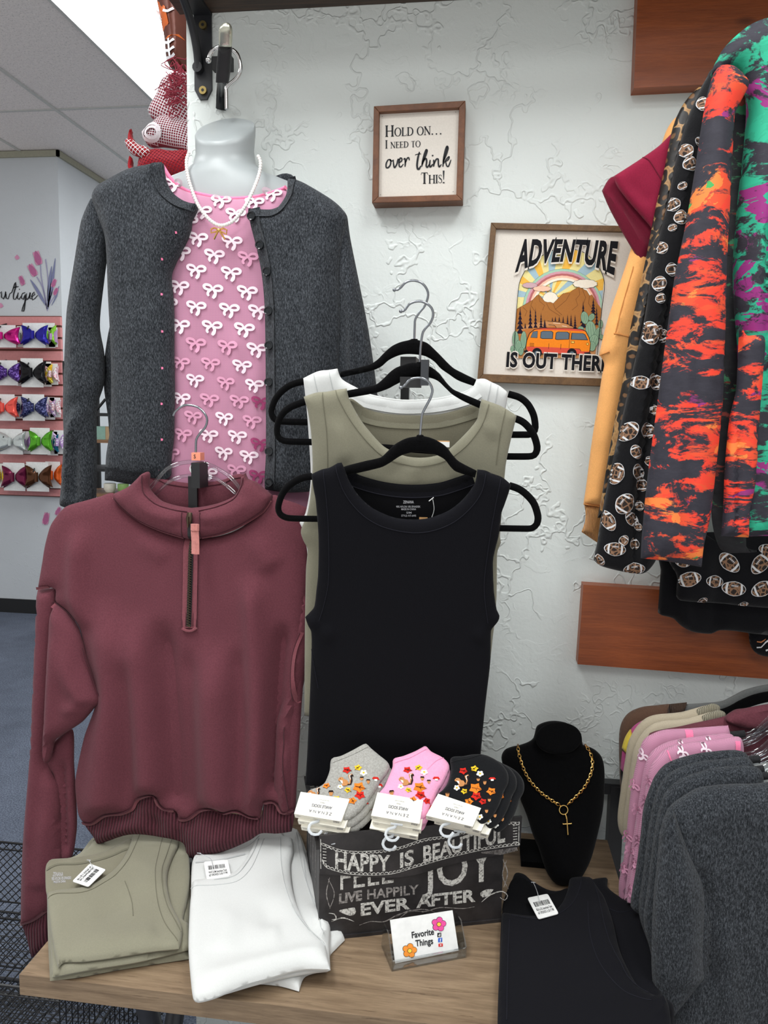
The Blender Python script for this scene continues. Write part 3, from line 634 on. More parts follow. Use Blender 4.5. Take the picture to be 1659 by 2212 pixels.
# zip
mb = MB(); ZP_ = lambda P: body.pos(P, .004)
ribbon(mb, 1, crv([(419, 1162), (418, 1250), (416, 1352)], False, 20), 31, lambda P: body.pos(P, .004)); body.seam(mb, 2, [(402, 1164), (401, 1355)], .0009, .0045, False); body.seam(mb, 2, [(434, 1164), (431, 1355)], .0009, .0045, False); body.seam(mb, 2, [(412, 1164), (409, 1348)], .0009, .005, False); body.seam(mb, 2, [(429, 1164), (424, 1348)], .0009, .005, False)
mb.tube(body.pos(crv([(401, 1352), (410, 1357), (422, 1357), (432, 1351)], False), .004), .003, 1, 6)
mb.build('zip_placket', [M_bur, M_burseam, M_burdark], t)
M_tooth = metal('dark_brass', (96, 84, 70), .35); mb = MB()
ribbon(mb, 0, crv([(421, 1105), (421, 1150), (420.5, 1200), (416, 1348)], False, 16), 10, lambda P: np.where((P[:, 1] < 1163)[:, None], cf.pos(P, .004), body.pos(P, .006)))
for y in np.arange(1168, 1346, 2.6):
    x = np.interp(y, [1168, 1346], [420.3, 416]); c = body.pos([(x-1.5 if int(y/2.6) % 2 else x+1.5, y)], .008)[0]; mb.box(tuple(c-np.array((.0026, .0012, .0007))), tuple(c+np.array((.0026, .0012, .0007))), 1)
mb.box(*[tuple(v) for v in (body.pos([(414, 1349)], .004)[0], body.pos([(419, 1342)], .006)[0])], 1)
z = mb.build('zip', [M_black, M_tooth], t, False)
mb = MB(); sl = cf.pos([(421, 1104), (421, 1115), (420.5, 1128)], .008); mb.tube(sl, [.0045, .0062, .0042], 0, 8, .6); mb.tube(cf.pos(crv([(421, 1112), (421, 1122), (421, 1134)], False), .013), .0022, 0, 6); mb.build('slider', M_tooth, z)
M_tab = fabric('herringbone_tape', (196, 128, 122), .14, 200, .3); mb = MB(); pl = YP(1.374); mb.tube(pl.at([(421, 1132), (421, 1146)]), .0085, 0, 8, .5); mb.tube(pl.at([(420.5, 1146), (422, 1170), (422, 1197)]), .0078, 0, 4, .32); mb.build('pull_tab', M_tab, z, False)
# clear hanger, tag and clip
M_clear = clear('clear_plastic'); M_hook = metal('hook_wire', (150, 154, 160), .2)
h = thing('clear_hanger', 'clear plastic hanger with wire hook inside the burgundy sweatshirt collar', 'hanger', tuple(PY(423, 1060, 1.43)), None)
mb = MB(); HP = YP(1.435)
mb.tube(HP.at(crv([(300, 1075), (327, 1051), (358, 1015), (384, 1002), (415, 998), (445, 1002), (469, 1012), (498, 1031), (522, 1060), (545, 1085)], False)), .0042, 0, 8, .7)
mb.tube(HP.at(crv([(310, 1090), (337, 1066), (365, 1041), (391, 1030), (423, 1027), (450, 1029), (472, 1037), (498, 1056), (520, 1078)], False)), .0036, 0, 8, .7)
mb.tube(HP.at([(423, 978), (423, 1030)]), .0062, 0, 8, .7); mb.build('bar', M_clear, h)
mb = MB(); mb.tube(HP.at(crv([(374, 898), (378, 890), (394, 877), (410, 875), (430, 881), (444, 896), (447.6, 908), (444, 922), (430, 939), (424, 950), (423, 980)], False, 8)), .0024, 0, 8); mb.build('hook', M_hook, h)
M_peach = plain('peach_tag', (246, 152, 122), .5); mb = MB(); a, b = PY(417, 994, 1.43), PY(435, 978, 1.428); mb.box((a[0], 1.422, a[2]), (b[0], 1.444, b[2])); text(mb, 1, 'S', quad((418.5, 990), (423, 990), (423, 982), (418.5, 982), on(YP(1.4215), .0006)), .01); mb.build('size_tag', [M_peach, M_black], h, False)
s = thing('display_post', 'black upright post clip holding the sweatshirt hanger', 'stand', (PY(423, 1100, 1.44)[0], 1.44, TT))
a, b = PY(414, 1054, 1.40), PY(432, 1000, 1.40); mb = MB(); mb.box((a[0], 1.398, a[2]), (b[0], 1.442, b[2])); mb.build('clip', M_black, s, False)
xx = PY(423, 1054, 1.4525)[0]; mb = MB(); mb.box((xx-.009, 1.435, TT), (xx+.009, 1.441, a[2]+.02)); mb.build('post', M_black, s, False); mb = MB(); mb.box((xx-.08, 1.39, TT), (xx+.08, 1.52, TT+.006)); mb.build('base', M_black, s, False)
M_white = plain('white_card', (240, 240, 238), .5); M_hot = plain('hot_pink', (220, 40, 110), .5)
mb = MB(); c = PY(430, 1014, 1.447); mb.tube([c, c+np.array((0, .002, 0))], .0105, 0, 18); c2 = PY(420, 1013, 1.447); mb.tube([c2, c2+np.array((0, .002, 0))], .0105, 0, 18)
for dx in (416, 432): Cl = Cloth(YP(1.4465), [(dx, 1010), (dx+4, 1007), (dx+4, 1012), (dx, 1019), (dx-4, 1012), (dx-4, 1007)], .0006, .0004, .002, None, 0); Cl.mesh(mb, 1)
tag(mb.build('round_sticker', [M_white, M_hot]), 'white round sticker with pink heart on the clear hanger', 'sticker')
# ============================================================ THREE TANK TOPS ON VELVET HANGERS
M_velvet = fabric('black_velvet', (11, 11, 12), .25, 260, .3, 1.0, big=.1, sheen=.04, spec=.04)
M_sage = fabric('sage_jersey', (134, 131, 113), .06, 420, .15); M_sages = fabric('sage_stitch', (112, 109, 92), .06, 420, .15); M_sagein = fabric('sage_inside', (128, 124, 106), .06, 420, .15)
M_wht = fabric('white_jersey', (212, 213, 211), .03, 420, .1, big=.02); M_whts = fabric('white_stitch', (192, 194, 194), .03, 420, .1)
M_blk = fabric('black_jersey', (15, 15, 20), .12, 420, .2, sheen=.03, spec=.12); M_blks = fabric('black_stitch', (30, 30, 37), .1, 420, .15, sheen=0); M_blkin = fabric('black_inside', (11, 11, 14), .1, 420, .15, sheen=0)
WP, GP, KP = tilt(1.385, 0, 1.455, -.6), tilt(1.322, 0, 1.43, -.6), tilt(1.262, 0, 1.405, -.6)
def hanger(lab, PLN, arch_u, arch_l, left, right, stem, tip=True):
    pl = PL(PLN.p0+np.array((0, .022, 0)), PLN.n); base = pl.at([stem[0]])[0]
    t = thing('velvet_hanger', lab, 'hanger', tuple(base), 'black velvet hangers')
    mb = MB(); Cloth(pl, arch_u+arch_l, .0065, .0065, .006, None, 7).mesh(mb); r = .0062
    mb.tube(pl.at(crv(left, False, 8)), r, 0, 8, .8); mb.tube(pl.at(crv(right, False, 8)), r, 0, 8, .8); mb.tube(pl.at([left[-1], right[-1]]), r*.92, 0, 8, .8)
    p = pl.at([(stem[0][0], stem[0][1]+10), stem[0]]); mb.tube(p, [.009, .0055], 0, 8, .8); mb.build('body', M_velvet, t)
    mb = MB(); P = pl.at(crv(stem, False, 9)); k = len(P); P = P*(1-np.linspace(0, .004, k))[:, None]
    mb.tube(P, .0021, 0, 8); mb.ball(tuple(P[-1]), .0034, 0, 8); mb.build('hook', M_hook, t); return t
hanger('black velvet hanger holding the white tank top, the back one of three', WP,
  [(734, 804), (765, 796), (799, 787), (815, 777), (830, 762), (846, 748), (865, 739), (882, 735), (892, 732), (905, 735), (923, 741), (946, 762), (977, 793), (1000, 806), (1029, 820, 1)], [(1023, 834, 1), (990, 822), (969, 808), (952, 796), (938, 781), (920, 770), (900, 766), (878, 765), (861, 768), (840, 778), (822, 793), (799, 802), (735, 816, 1)],
  [(656, 824), (638, 828), (622, 835), (605, 849), (593, 866), (586, 889), (590, 902), (600, 909), (620, 911), (664, 912)], [(1098, 851), (1123, 859), (1140, 873), (1152, 895), (1156, 916), (1155, 930), (1146, 938), (1130, 939), (1094, 939)],
  [(895, 732), (896, 700), (897, 690), (906, 675), (918, 660), (925, 637), (920, 621), (909, 610), (895, 606), (884, 607), (874, 612), (866, 621), (859, 626), (852, 626)])
hanger('black velvet hanger holding the sage green tank top, the middle one of three', GP,
  [(745, 846), (780, 838), (811, 831), (828, 818), (842, 804), (856, 794), (869, 789), (885, 784), (896, 783), (912, 786), (930, 792), (948, 806), (965, 827), (978, 840), (992, 847), (1042, 868, 1)], [(1040, 884, 1), (1004, 868), (977, 852), (962, 838), (946, 823), (928, 816), (907, 814), (886, 817), (869, 824), (853, 832), (838, 840), (811, 849), (750, 860, 1)],
  [(661, 867), (643, 873), (625, 881), (611, 893), (602, 909), (598, 931), (602, 945), (613, 952), (630, 954), (678, 955)], [(1110, 903), (1127, 910), (1140, 921), (1152, 938), (1159, 958), (1160, 972), (1154, 983), (1142, 986), (1090, 986)],
  [(907, 782), (908, 757), (910, 737), (914, 717), (922, 706), (930, 697), (936, 680), (932, 665), (922, 656), (910, 651), (895, 652), (883, 658), (876, 668), (871, 672), (866, 672)])
hanger('black velvet hanger holding the black tank top, the front one of three', KP,
  [(738, 1011), (780, 998), (822, 988), (836, 976), (849, 963), (864, 953), (880, 946), (898, 943), (908, 941), (920, 943), (934, 947), (950, 955), (965, 966), (978, 983), (992, 997), (1030, 1017, 1)], [(1026, 1032, 1), (984, 1018), (972, 1007), (961, 993), (946, 984), (930, 979), (903, 976), (886, 978), (869, 983), (855, 991), (842, 1000), (822, 1010), (742, 1029, 1)],
  [(674, 1029), (655, 1032), (637, 1040), (620, 1053), (608, 1071), (601, 1096), (605, 1110), (618, 1118), (637, 1120), (690, 1121)], [(1100, 1049), (1113, 1053), (1127, 1060), (1142, 1073), (1154, 1089), (1162, 1115), (1160, 1131), (1151, 1140), (1140, 1142), (1075, 1141)],
  [(907.5, 940), (910, 910), (912, 895), (917, 884), (924, 871), (931, 857), (934, 842), (929, 829), (921, 821), (908, 816), (895, 817), (884, 821), (878, 828), (873, 834), (866, 837)])
def tank(lab, plane, outline, mats, seams=(), bands=(), fold=None, back=None, cell=13, front=.010):
    t = thing('tank_top', lab, 'tank top', tuple(plane.at([(870, 1500)])[0]))
    cl = Cloth(plane, outline, front, .010, .016, fold, cell); mb = MB(); cl.mesh(mb, 0)
    for p in seams: cl.seam(mb, 1, p, .0008, .0004)
    mb.build('front', mats[:2], t)
    if back is not None:
        pl2 = PL(plane.p0+np.array((0, .036, 0)), plane.n); cb = Cloth(pl2, back[0], .004, .004, .01, None, cell); mb = MB(); cb.mesh(mb, 0)
        mb.build('back', [mats[2]], t); mb = MB()
        cb.ribbon(mb, 0, edgeline(back[1], back[2]), abs(back[2])*2, .0015); cb.seam(mb, 1, edgeline(back[1], back[2]*2), .0012, .001, False); mb.build('neck_band', [mats[0], mats[1]], t)
    return t, cl
# white
WB = [(655, 817, 1), (687, 802), (712, 799), (729, 796, 1), (738, 818), (768, 836), (799, 851), (869, 863), (946, 859), (1004, 845), (1024, 832), (1029, 819, 1), (1046, 818), (1061, 825), (1080, 834), (1097, 848, 1), (1094, 874), (1080, 950), (1070, 1100), (1066, 1300), (1050, 1500, 1), (664, 1500, 1), (664, 1200), (656, 1150), (647, 1129, 1), (660, 1108), (671, 1040), (668, 960), (662, 880)]
t, cl = tank('white ribbed-neck tank top hanging behind the sage green one', WP, WB, [M_wht, M_whts], [[(679, 806), (690, 850)], [(712, 799), (722, 840)], [(1061, 826), (1052, 870)], [(1076, 834), (1068, 880)]])
mb = MB(); ribbon(mb, 0, edgeline([(768, 836), (799, 851), (869, 863), (946, 859), (1004, 845), (1024, 832)], 15), 28, lambda P: cl.pos(P, .002)); mb.build('neck_band', [M_wht], t)
# sage
SB = [(656, 857, 1), (683, 848), (705, 846), (726, 842), (749, 839, 1), (753, 858), (764, 881), (778, 905), (792, 924), (822, 958), (842, 972), (880, 986), (920, 988), (955, 980), (975, 966), (1004, 938), (1020, 920), (1031, 904), (1036, 880), (1040, 862, 1), (1061, 869), (1080, 876), (1098, 886), (1116, 898, 1), (1108, 932), (1099, 970), (1092, 1009), (1086, 1080), (1080, 1160), (1082, 1172), (1074, 1195), (1072, 1300), (1060, 1420), (1046, 1545, 1), (860, 1550), (657, 1546, 1), (658, 1440), (659, 1333), (661, 1230), (664, 1186), (655, 1167), (650, 1146), (663, 1112), (670, 1074), (675, 1010), (672, 939), (665, 890)]
sd = [(726, 843), (737, 866), (751, 892), (768, 918), (790, 946), (820, 976), (850, 993), (900, 1004), (940, 1000), (975, 986), (1010, 958), (1034, 928), (1046, 905), (1056, 872)]
t, sg = tank('sage green tank top hanging between the white and black ones', GP, SB, [M_sage, M_sages, M_sagein],
  [sd, [(698, 848), (702, 880), (708, 930), (710, 1000), (706, 1080)], [(1092, 884), (1082, 930), (1072, 1000)]], (), ridges([([(712, 900), (735, 930), (745, 990)], .006, 14), ([(1050, 900), (1070, 935)], .006, 10), ([(870, 1010), (900, 1030)], .004, 30)]),
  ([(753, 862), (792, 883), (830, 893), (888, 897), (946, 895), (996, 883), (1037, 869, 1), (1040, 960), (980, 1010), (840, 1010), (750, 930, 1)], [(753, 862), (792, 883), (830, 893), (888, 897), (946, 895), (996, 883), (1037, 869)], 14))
mb = MB(); a, b = PY(942, 954, 1.34), PY(971, 966, 1.34)
mb.box((a[0], 1.336, b[2]), (b[0], 1.339, a[2])); mb.box((a[0], 1.339, b[2]), (b[0], 1.3398, a[2]+.002), 1); M_tan = plain('tan_card', (186, 142, 92), .6); tag(mb.build('price_tag', [M_white, M_tan], smooth=False), 'white price tag edge showing in the sage tank top neckline', 'price tag')
# black
BB = [(673, 1024, 1), (695, 1014), (712, 1010), (730, 1000), (738, 999, 1), (744, 1012), (753, 1036), (762, 1052), (772, 1067), (790, 1086), (811, 1101), (849, 1117), (888, 1122), (926, 1119), (965, 1105), (986, 1091), (1004, 1074), (1018, 1056), (1027, 1040), (1031, 1014, 1), (1048, 1016), (1061, 1022), (1085, 1031), (1104, 1047, 1), (1098, 1067), (1090, 1090), (1083, 1110), (1078, 1153), (1069, 1190), (1065, 1215), (1067, 1275), (1073, 1317), (1079, 1330), (1076, 1342), (1068, 1352), (1061, 1362), (1059, 1431), (1048, 1526), (1038, 1634), (1033, 1700, 1), (860, 1708), (659, 1696, 1), (663, 1637), (669, 1510), (673, 1400), (672, 1364), (665, 1350), (659, 1333, 1), (670, 1322), (679, 1310), (684, 1270), (687, 1241), (688, 1162), (682, 1083), (676, 1050)]
bd = [(726, 1003), (734, 1030), (744, 1056), (762, 1084), (790, 1112), (830, 1134), (888, 1146), (935, 1142), (980, 1124), (1016, 1094), (1040, 1060), (1050, 1020)]
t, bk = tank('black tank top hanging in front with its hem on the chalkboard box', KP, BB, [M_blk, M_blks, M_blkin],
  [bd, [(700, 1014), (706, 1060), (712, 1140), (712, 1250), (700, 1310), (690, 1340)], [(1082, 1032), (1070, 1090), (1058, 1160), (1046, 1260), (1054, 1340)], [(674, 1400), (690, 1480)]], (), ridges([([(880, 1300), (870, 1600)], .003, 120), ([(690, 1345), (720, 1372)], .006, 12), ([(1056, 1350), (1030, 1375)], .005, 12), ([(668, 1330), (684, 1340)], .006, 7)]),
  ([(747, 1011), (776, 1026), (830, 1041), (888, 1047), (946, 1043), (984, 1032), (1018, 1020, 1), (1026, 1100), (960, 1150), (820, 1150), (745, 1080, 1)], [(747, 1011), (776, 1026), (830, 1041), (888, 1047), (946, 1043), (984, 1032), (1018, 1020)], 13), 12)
ip = PL(bk.pl.p0+np.array((0, .028, 0)), bk.pl.n); M_print = plain('grey_print', (190, 190, 195), .7); mb = MB()
for s, x0, x1, y in (('ZENANA', 871, 894, 1087), ('90% NYLON 10% SPANDEX', 856, 908, 1096), ('MADE IN CHINA', 867, 899, 1101.5), ('S/M', 878, 889, 1109), ('STYLE: NT-6495', 867, 899, 1115.5)):
    h = 6 if s == 'ZENANA' else 4; text(mb, 0, s, quad((x0, y), (x1, y), (x1, y-h), (x0, y-h), on(ip)), .01)
mb.build('neck_print', M_print, t)
mb = MB(); mb.tube(ip.at(crv([(927, 1082), (937, 1074)], False))-np.array((0, .004, 0)), .0009, 0, 5); mb.tube(ip.at(crv([(935, 1078), (938, 1100), (932, 1120)], False))-np.array((0, .003, 0)), .0005, 0, 5)
mb.box(*[tuple(v) for v in (ip.at([(906, 1124)])[0]-np.array((0, .006, 0)), ip.at([(924, 1117)])[0]-np.array((0, .004, 0)))], 1); tag(mb.build('price_tag', [M_white, M_tan], smooth=False), 'tan price tag on a plastic loop inside the black tank top neck', 'price tag')
# black stands that carry the cascade
s = thing('display_post', 'black upright post with clip block behind the tank top hangers', 'stand', (PY(874, 850, 1.61)[0], 1.61, TT))
xx = PY(874, 850, 1.6)[0]; mb = MB(); mb.box((xx-.0085, 1.600, TT), (xx+.0085, 1.615, PY(873, 790, 1.6)[2])); mb.build('post', M_black, s, False)
a, b = PY(865, 794, 1.40), PY(899, 771, 1.40); mb = MB(); mb.box((a[0], 1.396, a[2]), (b[0], 1.615, b[2])); mb.build('clip_block', M_black, s, False)
mb = MB(); mb.box((xx-.07, 1.565, TT), (xx+.07, 1.655, TT+.006)); mb.build('base', M_black, s, False)
M_dk = plain('dark_grey_plastic', (50, 52, 56), .4)
def clipblk(lab, x0, y0, x1, y1, Y, d, arm):
    a, b = PY(x0, y1, Y), PY(x1, y0, Y); t = thing('connector_clip', lab, 'hanger clip', tuple((a+b)/2))
    mb = MB(); mb.box((a[0], Y, a[2]), (b[0], Y+d, b[2])); mb.build('block', M_dk, t, False)
    p, r = PY(arm[0], arm[3], Y+.022), PY(arm[2], arm[1], Y+.022); mb = MB(); mb.box((p[0], Y+.012, p[2]), (r[0], Y+.03, r[2])); mb.build('arm', M_black, t, False)
clipblk('dark grey connector clip joining the middle and front velvet hangers', 908, 777, 926, 832, 1.302, .016, (865, 815, 910, 837))
# ============================================================ CHALKBOARD BOX, SOCKS, CARD, BUST
M_chalk = N('chalkboard_card'); v = M_chalk.noise(M_chalk.map(), 14, 5, .7); M_chalk.set(**{'Base Color': M_chalk.ramp(v, [(.35, lin((30, 28, 29))), (.7, lin((58, 54, 55)))]), 'Roughness': .5}); M_chalk = M_chalk.m
q = N('chalk_print'); v = q.noise(q.map(), 260, 3, .7); q.set(**{'Base Color': q.ramp(v, [(.38, lin((120, 116, 112))), (.52, lin((222, 220, 214)))]), 'Roughness': .8}); M_ch = q.m
q = N('chalk_print_dim'); v = q.noise(q.map(), 200, 3, .7); q.set(**{'Base Color': q.ramp(v, [(.35, lin((84, 80, 78))), (.6, lin((168, 162, 158)))]), 'Roughness': .8}); M_ch2 = q.m
O = PZ(688, 2031, TT); E_ = PZ(1082, 1990, TT); ax = (E_-O); WB_ = np.linalg.norm(ax); ax /= WB_; ay = np.array((-ax[1], ax[0], 0.)); HB_, DB_ = .180, .262
if ay[1] < 0: ay = -ay
def bxp(p): return tuple(O+ax*p[0]+ay*p[1]+np.array((0, 0, p[2])))
FP = PL(O, -ay)                                  # front face plane
LP = PL(O-ay*.004-ax*.0, -ay)
box = thing('keepsake_box', 'black chalkboard-lettered box with scalloped magnetic flap under the socks', 'box', tuple(O+ax*WB_/2+ay*DB_/2))
mb = MB(); mb.box((0, 0, 0), (WB_, DB_, HB_-.004), M=bxp); mb.box((-.003, -.003, 0), (WB_+.003, DB_+.003, .006), M=bxp); case = mb
lid = MB(); lid.box((-.006, -.005, HB_-.006), (WB_+.016, DB_+.004, HB_), M=bxp)
FV = PL(O-ay*.006, -ay)
flap = [(690, 1806, 1), (1128, 1764, 1), (1124, 1826, 1), (1100, 1842), (1040, 1854), (980, 1866), (920, 1884), (880, 1893), (840, 1896), (780, 1894), (690, 1888, 1)]
V, T = polyfill([crv(flap)], 20); W = FV.at(V); nb = len(crv(flap)); lid.prism(V, T, W, W+ay*.005, 0, [list(range(nb))])
on_f, on_l = on(FP, .0008), on(FV, .0008)
mb = case
# front face lettering and flourishes
def Lq(s, x0, x1, yb0, yt0, yb1, yt1, mi=0, bold=.035, pl=on_f, shear=0.): text(mb, mi+1, s, quad((x0, yb0), (x1, yb1), (x1, yt1), (x0, yt0), pl), bold, 1.0, shear)
Lq('FEEL', 735, 850, 1922, 1872, 1906, 1856, 0, .0)
Lq('JOY', 912, 1068, 1919, 1848, 1900, 1824, 0, .012)
Lq('LIVE', 732, 782, 1951, 1932, 1943, 1923, 1, .05)
Lq('HAPPILY', 793, 904, 1942, 1922, 1930, 1911, 1, .025)
Lq('EVER', 779, 886, 1977, 1952, 1962, 1938, 0, .035); Lq('AFTER', 899, 1027, 1960, 1936, 1946, 1921, 0, .035)
R_ = lambda pts, wd, mi=0: ribbon(mb, mi+1, crv(pts, False), wd, on_f)
R_([(713, 1962), (705, 1930), (712, 1895)], [1, 2.5, 1], 1); R_([(712, 1962), (722, 1930), (709, 1898)], [1, 2, 1], 1); R_([(1086, 1856), (1096, 1885), (1088, 1916)], [1, 2.5, 1], 1); R_([(1094, 1858), (1085, 1890), (1098, 1920)], [1, 2, 1], 1)
V = crv([(732, 1967), (750, 1962), (766, 1960), (769, 1969), (762, 1977), (750, 1976)]); mb.add(on_f(polyfill([V], 0)[0]), polyfill([V], 0)[1], 1)
V = crv([(1037, 1929), (1050, 1921), (1066, 1921), (1062, 1926), (1056, 1934), (1042, 1938)]); mb.add(on_f(polyfill([V], 0)[0]), polyfill([V], 0)[1], 1)
R_([(1040, 1948), (1060, 1932), (1084, 1925), (1096, 1934), (1090, 1944), (1080, 1938)], [1, 2.5, 2, 1]); R_([(710, 1972), (722, 1974), (726, 1984), (716, 1986)], [1, 2.5, 1]); R_([(716, 1990), (740, 1982), (765, 1990)], [1, 3, 1])
R_([(776, 1998), (800, 1990), (830, 1990), (860, 1975), (890, 1968), (920, 1968), (950, 1960), (1000, 1962), (1025, 1958)], [1, 2.5, 1.5, 2.5, 1], 1); R_([(860, 1986), (880, 1970), (905, 1964), (930, 1966), (945, 1974)], [1, 2.5, 1], 1); R_([(855, 1980), (885, 1966), (915, 1970)], [1, 2, 1], 1)
case = mb; mb = lid
# flap lettering: letters riding a wave
def wave(u): return 1
def Wq(s, x0, x1, yb, yt, mi=0, bold=.028):
    def f(U):
        x = x0+(x1-x0)*U[:, 0]; b = np.interp(x, *yb); t = np.interp(x, *yt); return on_l(np.stack([x, b+(t-b)*U[:, 1]], 1))
    text(mb, mi+1, s, f, bold)
yb = ([720, 760, 800, 842, 870, 900, 925, 980, 1020, 1060, 1095], [1874, 1880, 1881, 1880, 1872, 1864, 1860, 1842, 1834, 1824, 1816]); yt = ([720, 760, 800, 842, 870, 900, 925, 980, 1020, 1060, 1095], [1838, 1842, 1846, 1848, 1842, 1832, 1826, 1814, 1800, 1784, 1772])
Wq('HAPPY', 724, 843, yb, yt); Wq('IS', 864, 894, yb, yt); Wq('BEAUTIFUL', 914, 1091, yb, yt)
def scal(pts, up, mi=0):
    c = crv(pts, False, 20); L = np.concatenate([[0], np.cumsum(np.linalg.norm(np.diff(c, axis=0), axis=1))]); n = int(L[-1]/9)
    for k in range(n):
        s0 = L[-1]*k/n; s1 = L[-1]*(k+1)/n; a = np.array([np.interp(s0, L, c[:, 0]), np.interp(s0, L, c[:, 1])]); b = np.array([np.interp(s1, L, c[:, 0]), np.interp(s1, L, c[:, 1])])
        th = np.linspace(0, math.pi, 8); ribbon(mb, mi+1, a+(b-a)*((1-np.cos(th))/2)[:, None]+np.outer(np.sin(th)*5*up, (0, 1)), 1.6, on_l)
    ribbon(mb, mi+1, c, 1.4, on_l)
scal([(694, 1820), (740, 1836), (800, 1838), (860, 1830), (915, 1812), (970, 1804), (1030, 1788), (1072, 1776), (1122, 1776)], 1); scal([(696, 1858), (706, 1874), (760, 1888), (840, 1888), (900, 1872), (970, 1852), (1040, 1836), (1122, 1824)], -1)
for k in range(7): ribbon(mb, 1, np.array([(697, 1826+k*6.5), (705, 1827+k*6.5)]), 1.8, on_l); ribbon(mb, 1, np.array([(1108, 1783+k*6), (1117, 1782+k*6)]), 1.8, on_l)
ribbon(mb, 1, np.array([(692.5, 1812), (693, 1876)]), 1.6, on_l); ribbon(mb, 1, np.array([(1121, 1774), (1120, 1826)]), 1.6, on_l)
for k in range(26): x = 1040+k*3; ribbon(mb, 2, np.array([(x, np.interp(x, [1040, 1120], [1840, 1829])), (x+2, np.interp(x, [1040, 1080, 1120], [1843, 1846, 1836]))]), 1.5, on_l)
# lid top border and side script
tp = lambda P: np.array([bxp((p[0], p[1], HB_+.0008)) for p in P])
for k in range(34):
    for xx_ in (.006, WB_+.004):
        ribbon(mb, 1, np.array([(xx_-.004, .01+k*.0073), (xx_+.006, .013+k*.0073)]), .0022, tp)
for xx_ in (.016, WB_-.008):
    ribbon(mb, 1, np.array([(xx_, .008), (xx_, .255)]), .0016, tp)
for k in range(30): ribbon(mb, 2, np.array([(.03+k*.0095, .012), (.034+k*.0095, .006)]), .0028, tp)
text(mb, 1, 'Love', lambda U: tp(np.stack([.105+.05*U[:, 0], .018+.022*U[:, 1]], 1)), 0, 1, .3)
mb.build('lid', [M_chalk, M_ch, M_ch2], box, False)
mb = case; sp = lambda P: np.array([bxp((-.0008, p[0], p[1])) for p in P])
for i, s in enumerate(('Love', 'Dream', 'Laugh', 'Hope')): text(mb, 2, s, lambda U: sp(np.stack([.20-i*.048-.016*U[:, 1]+.01, .14-.075*U[:, 0]], 1)), 0, 1, .25)
mb.build('case', [M_chalk, M_ch, M_ch2], box, False)
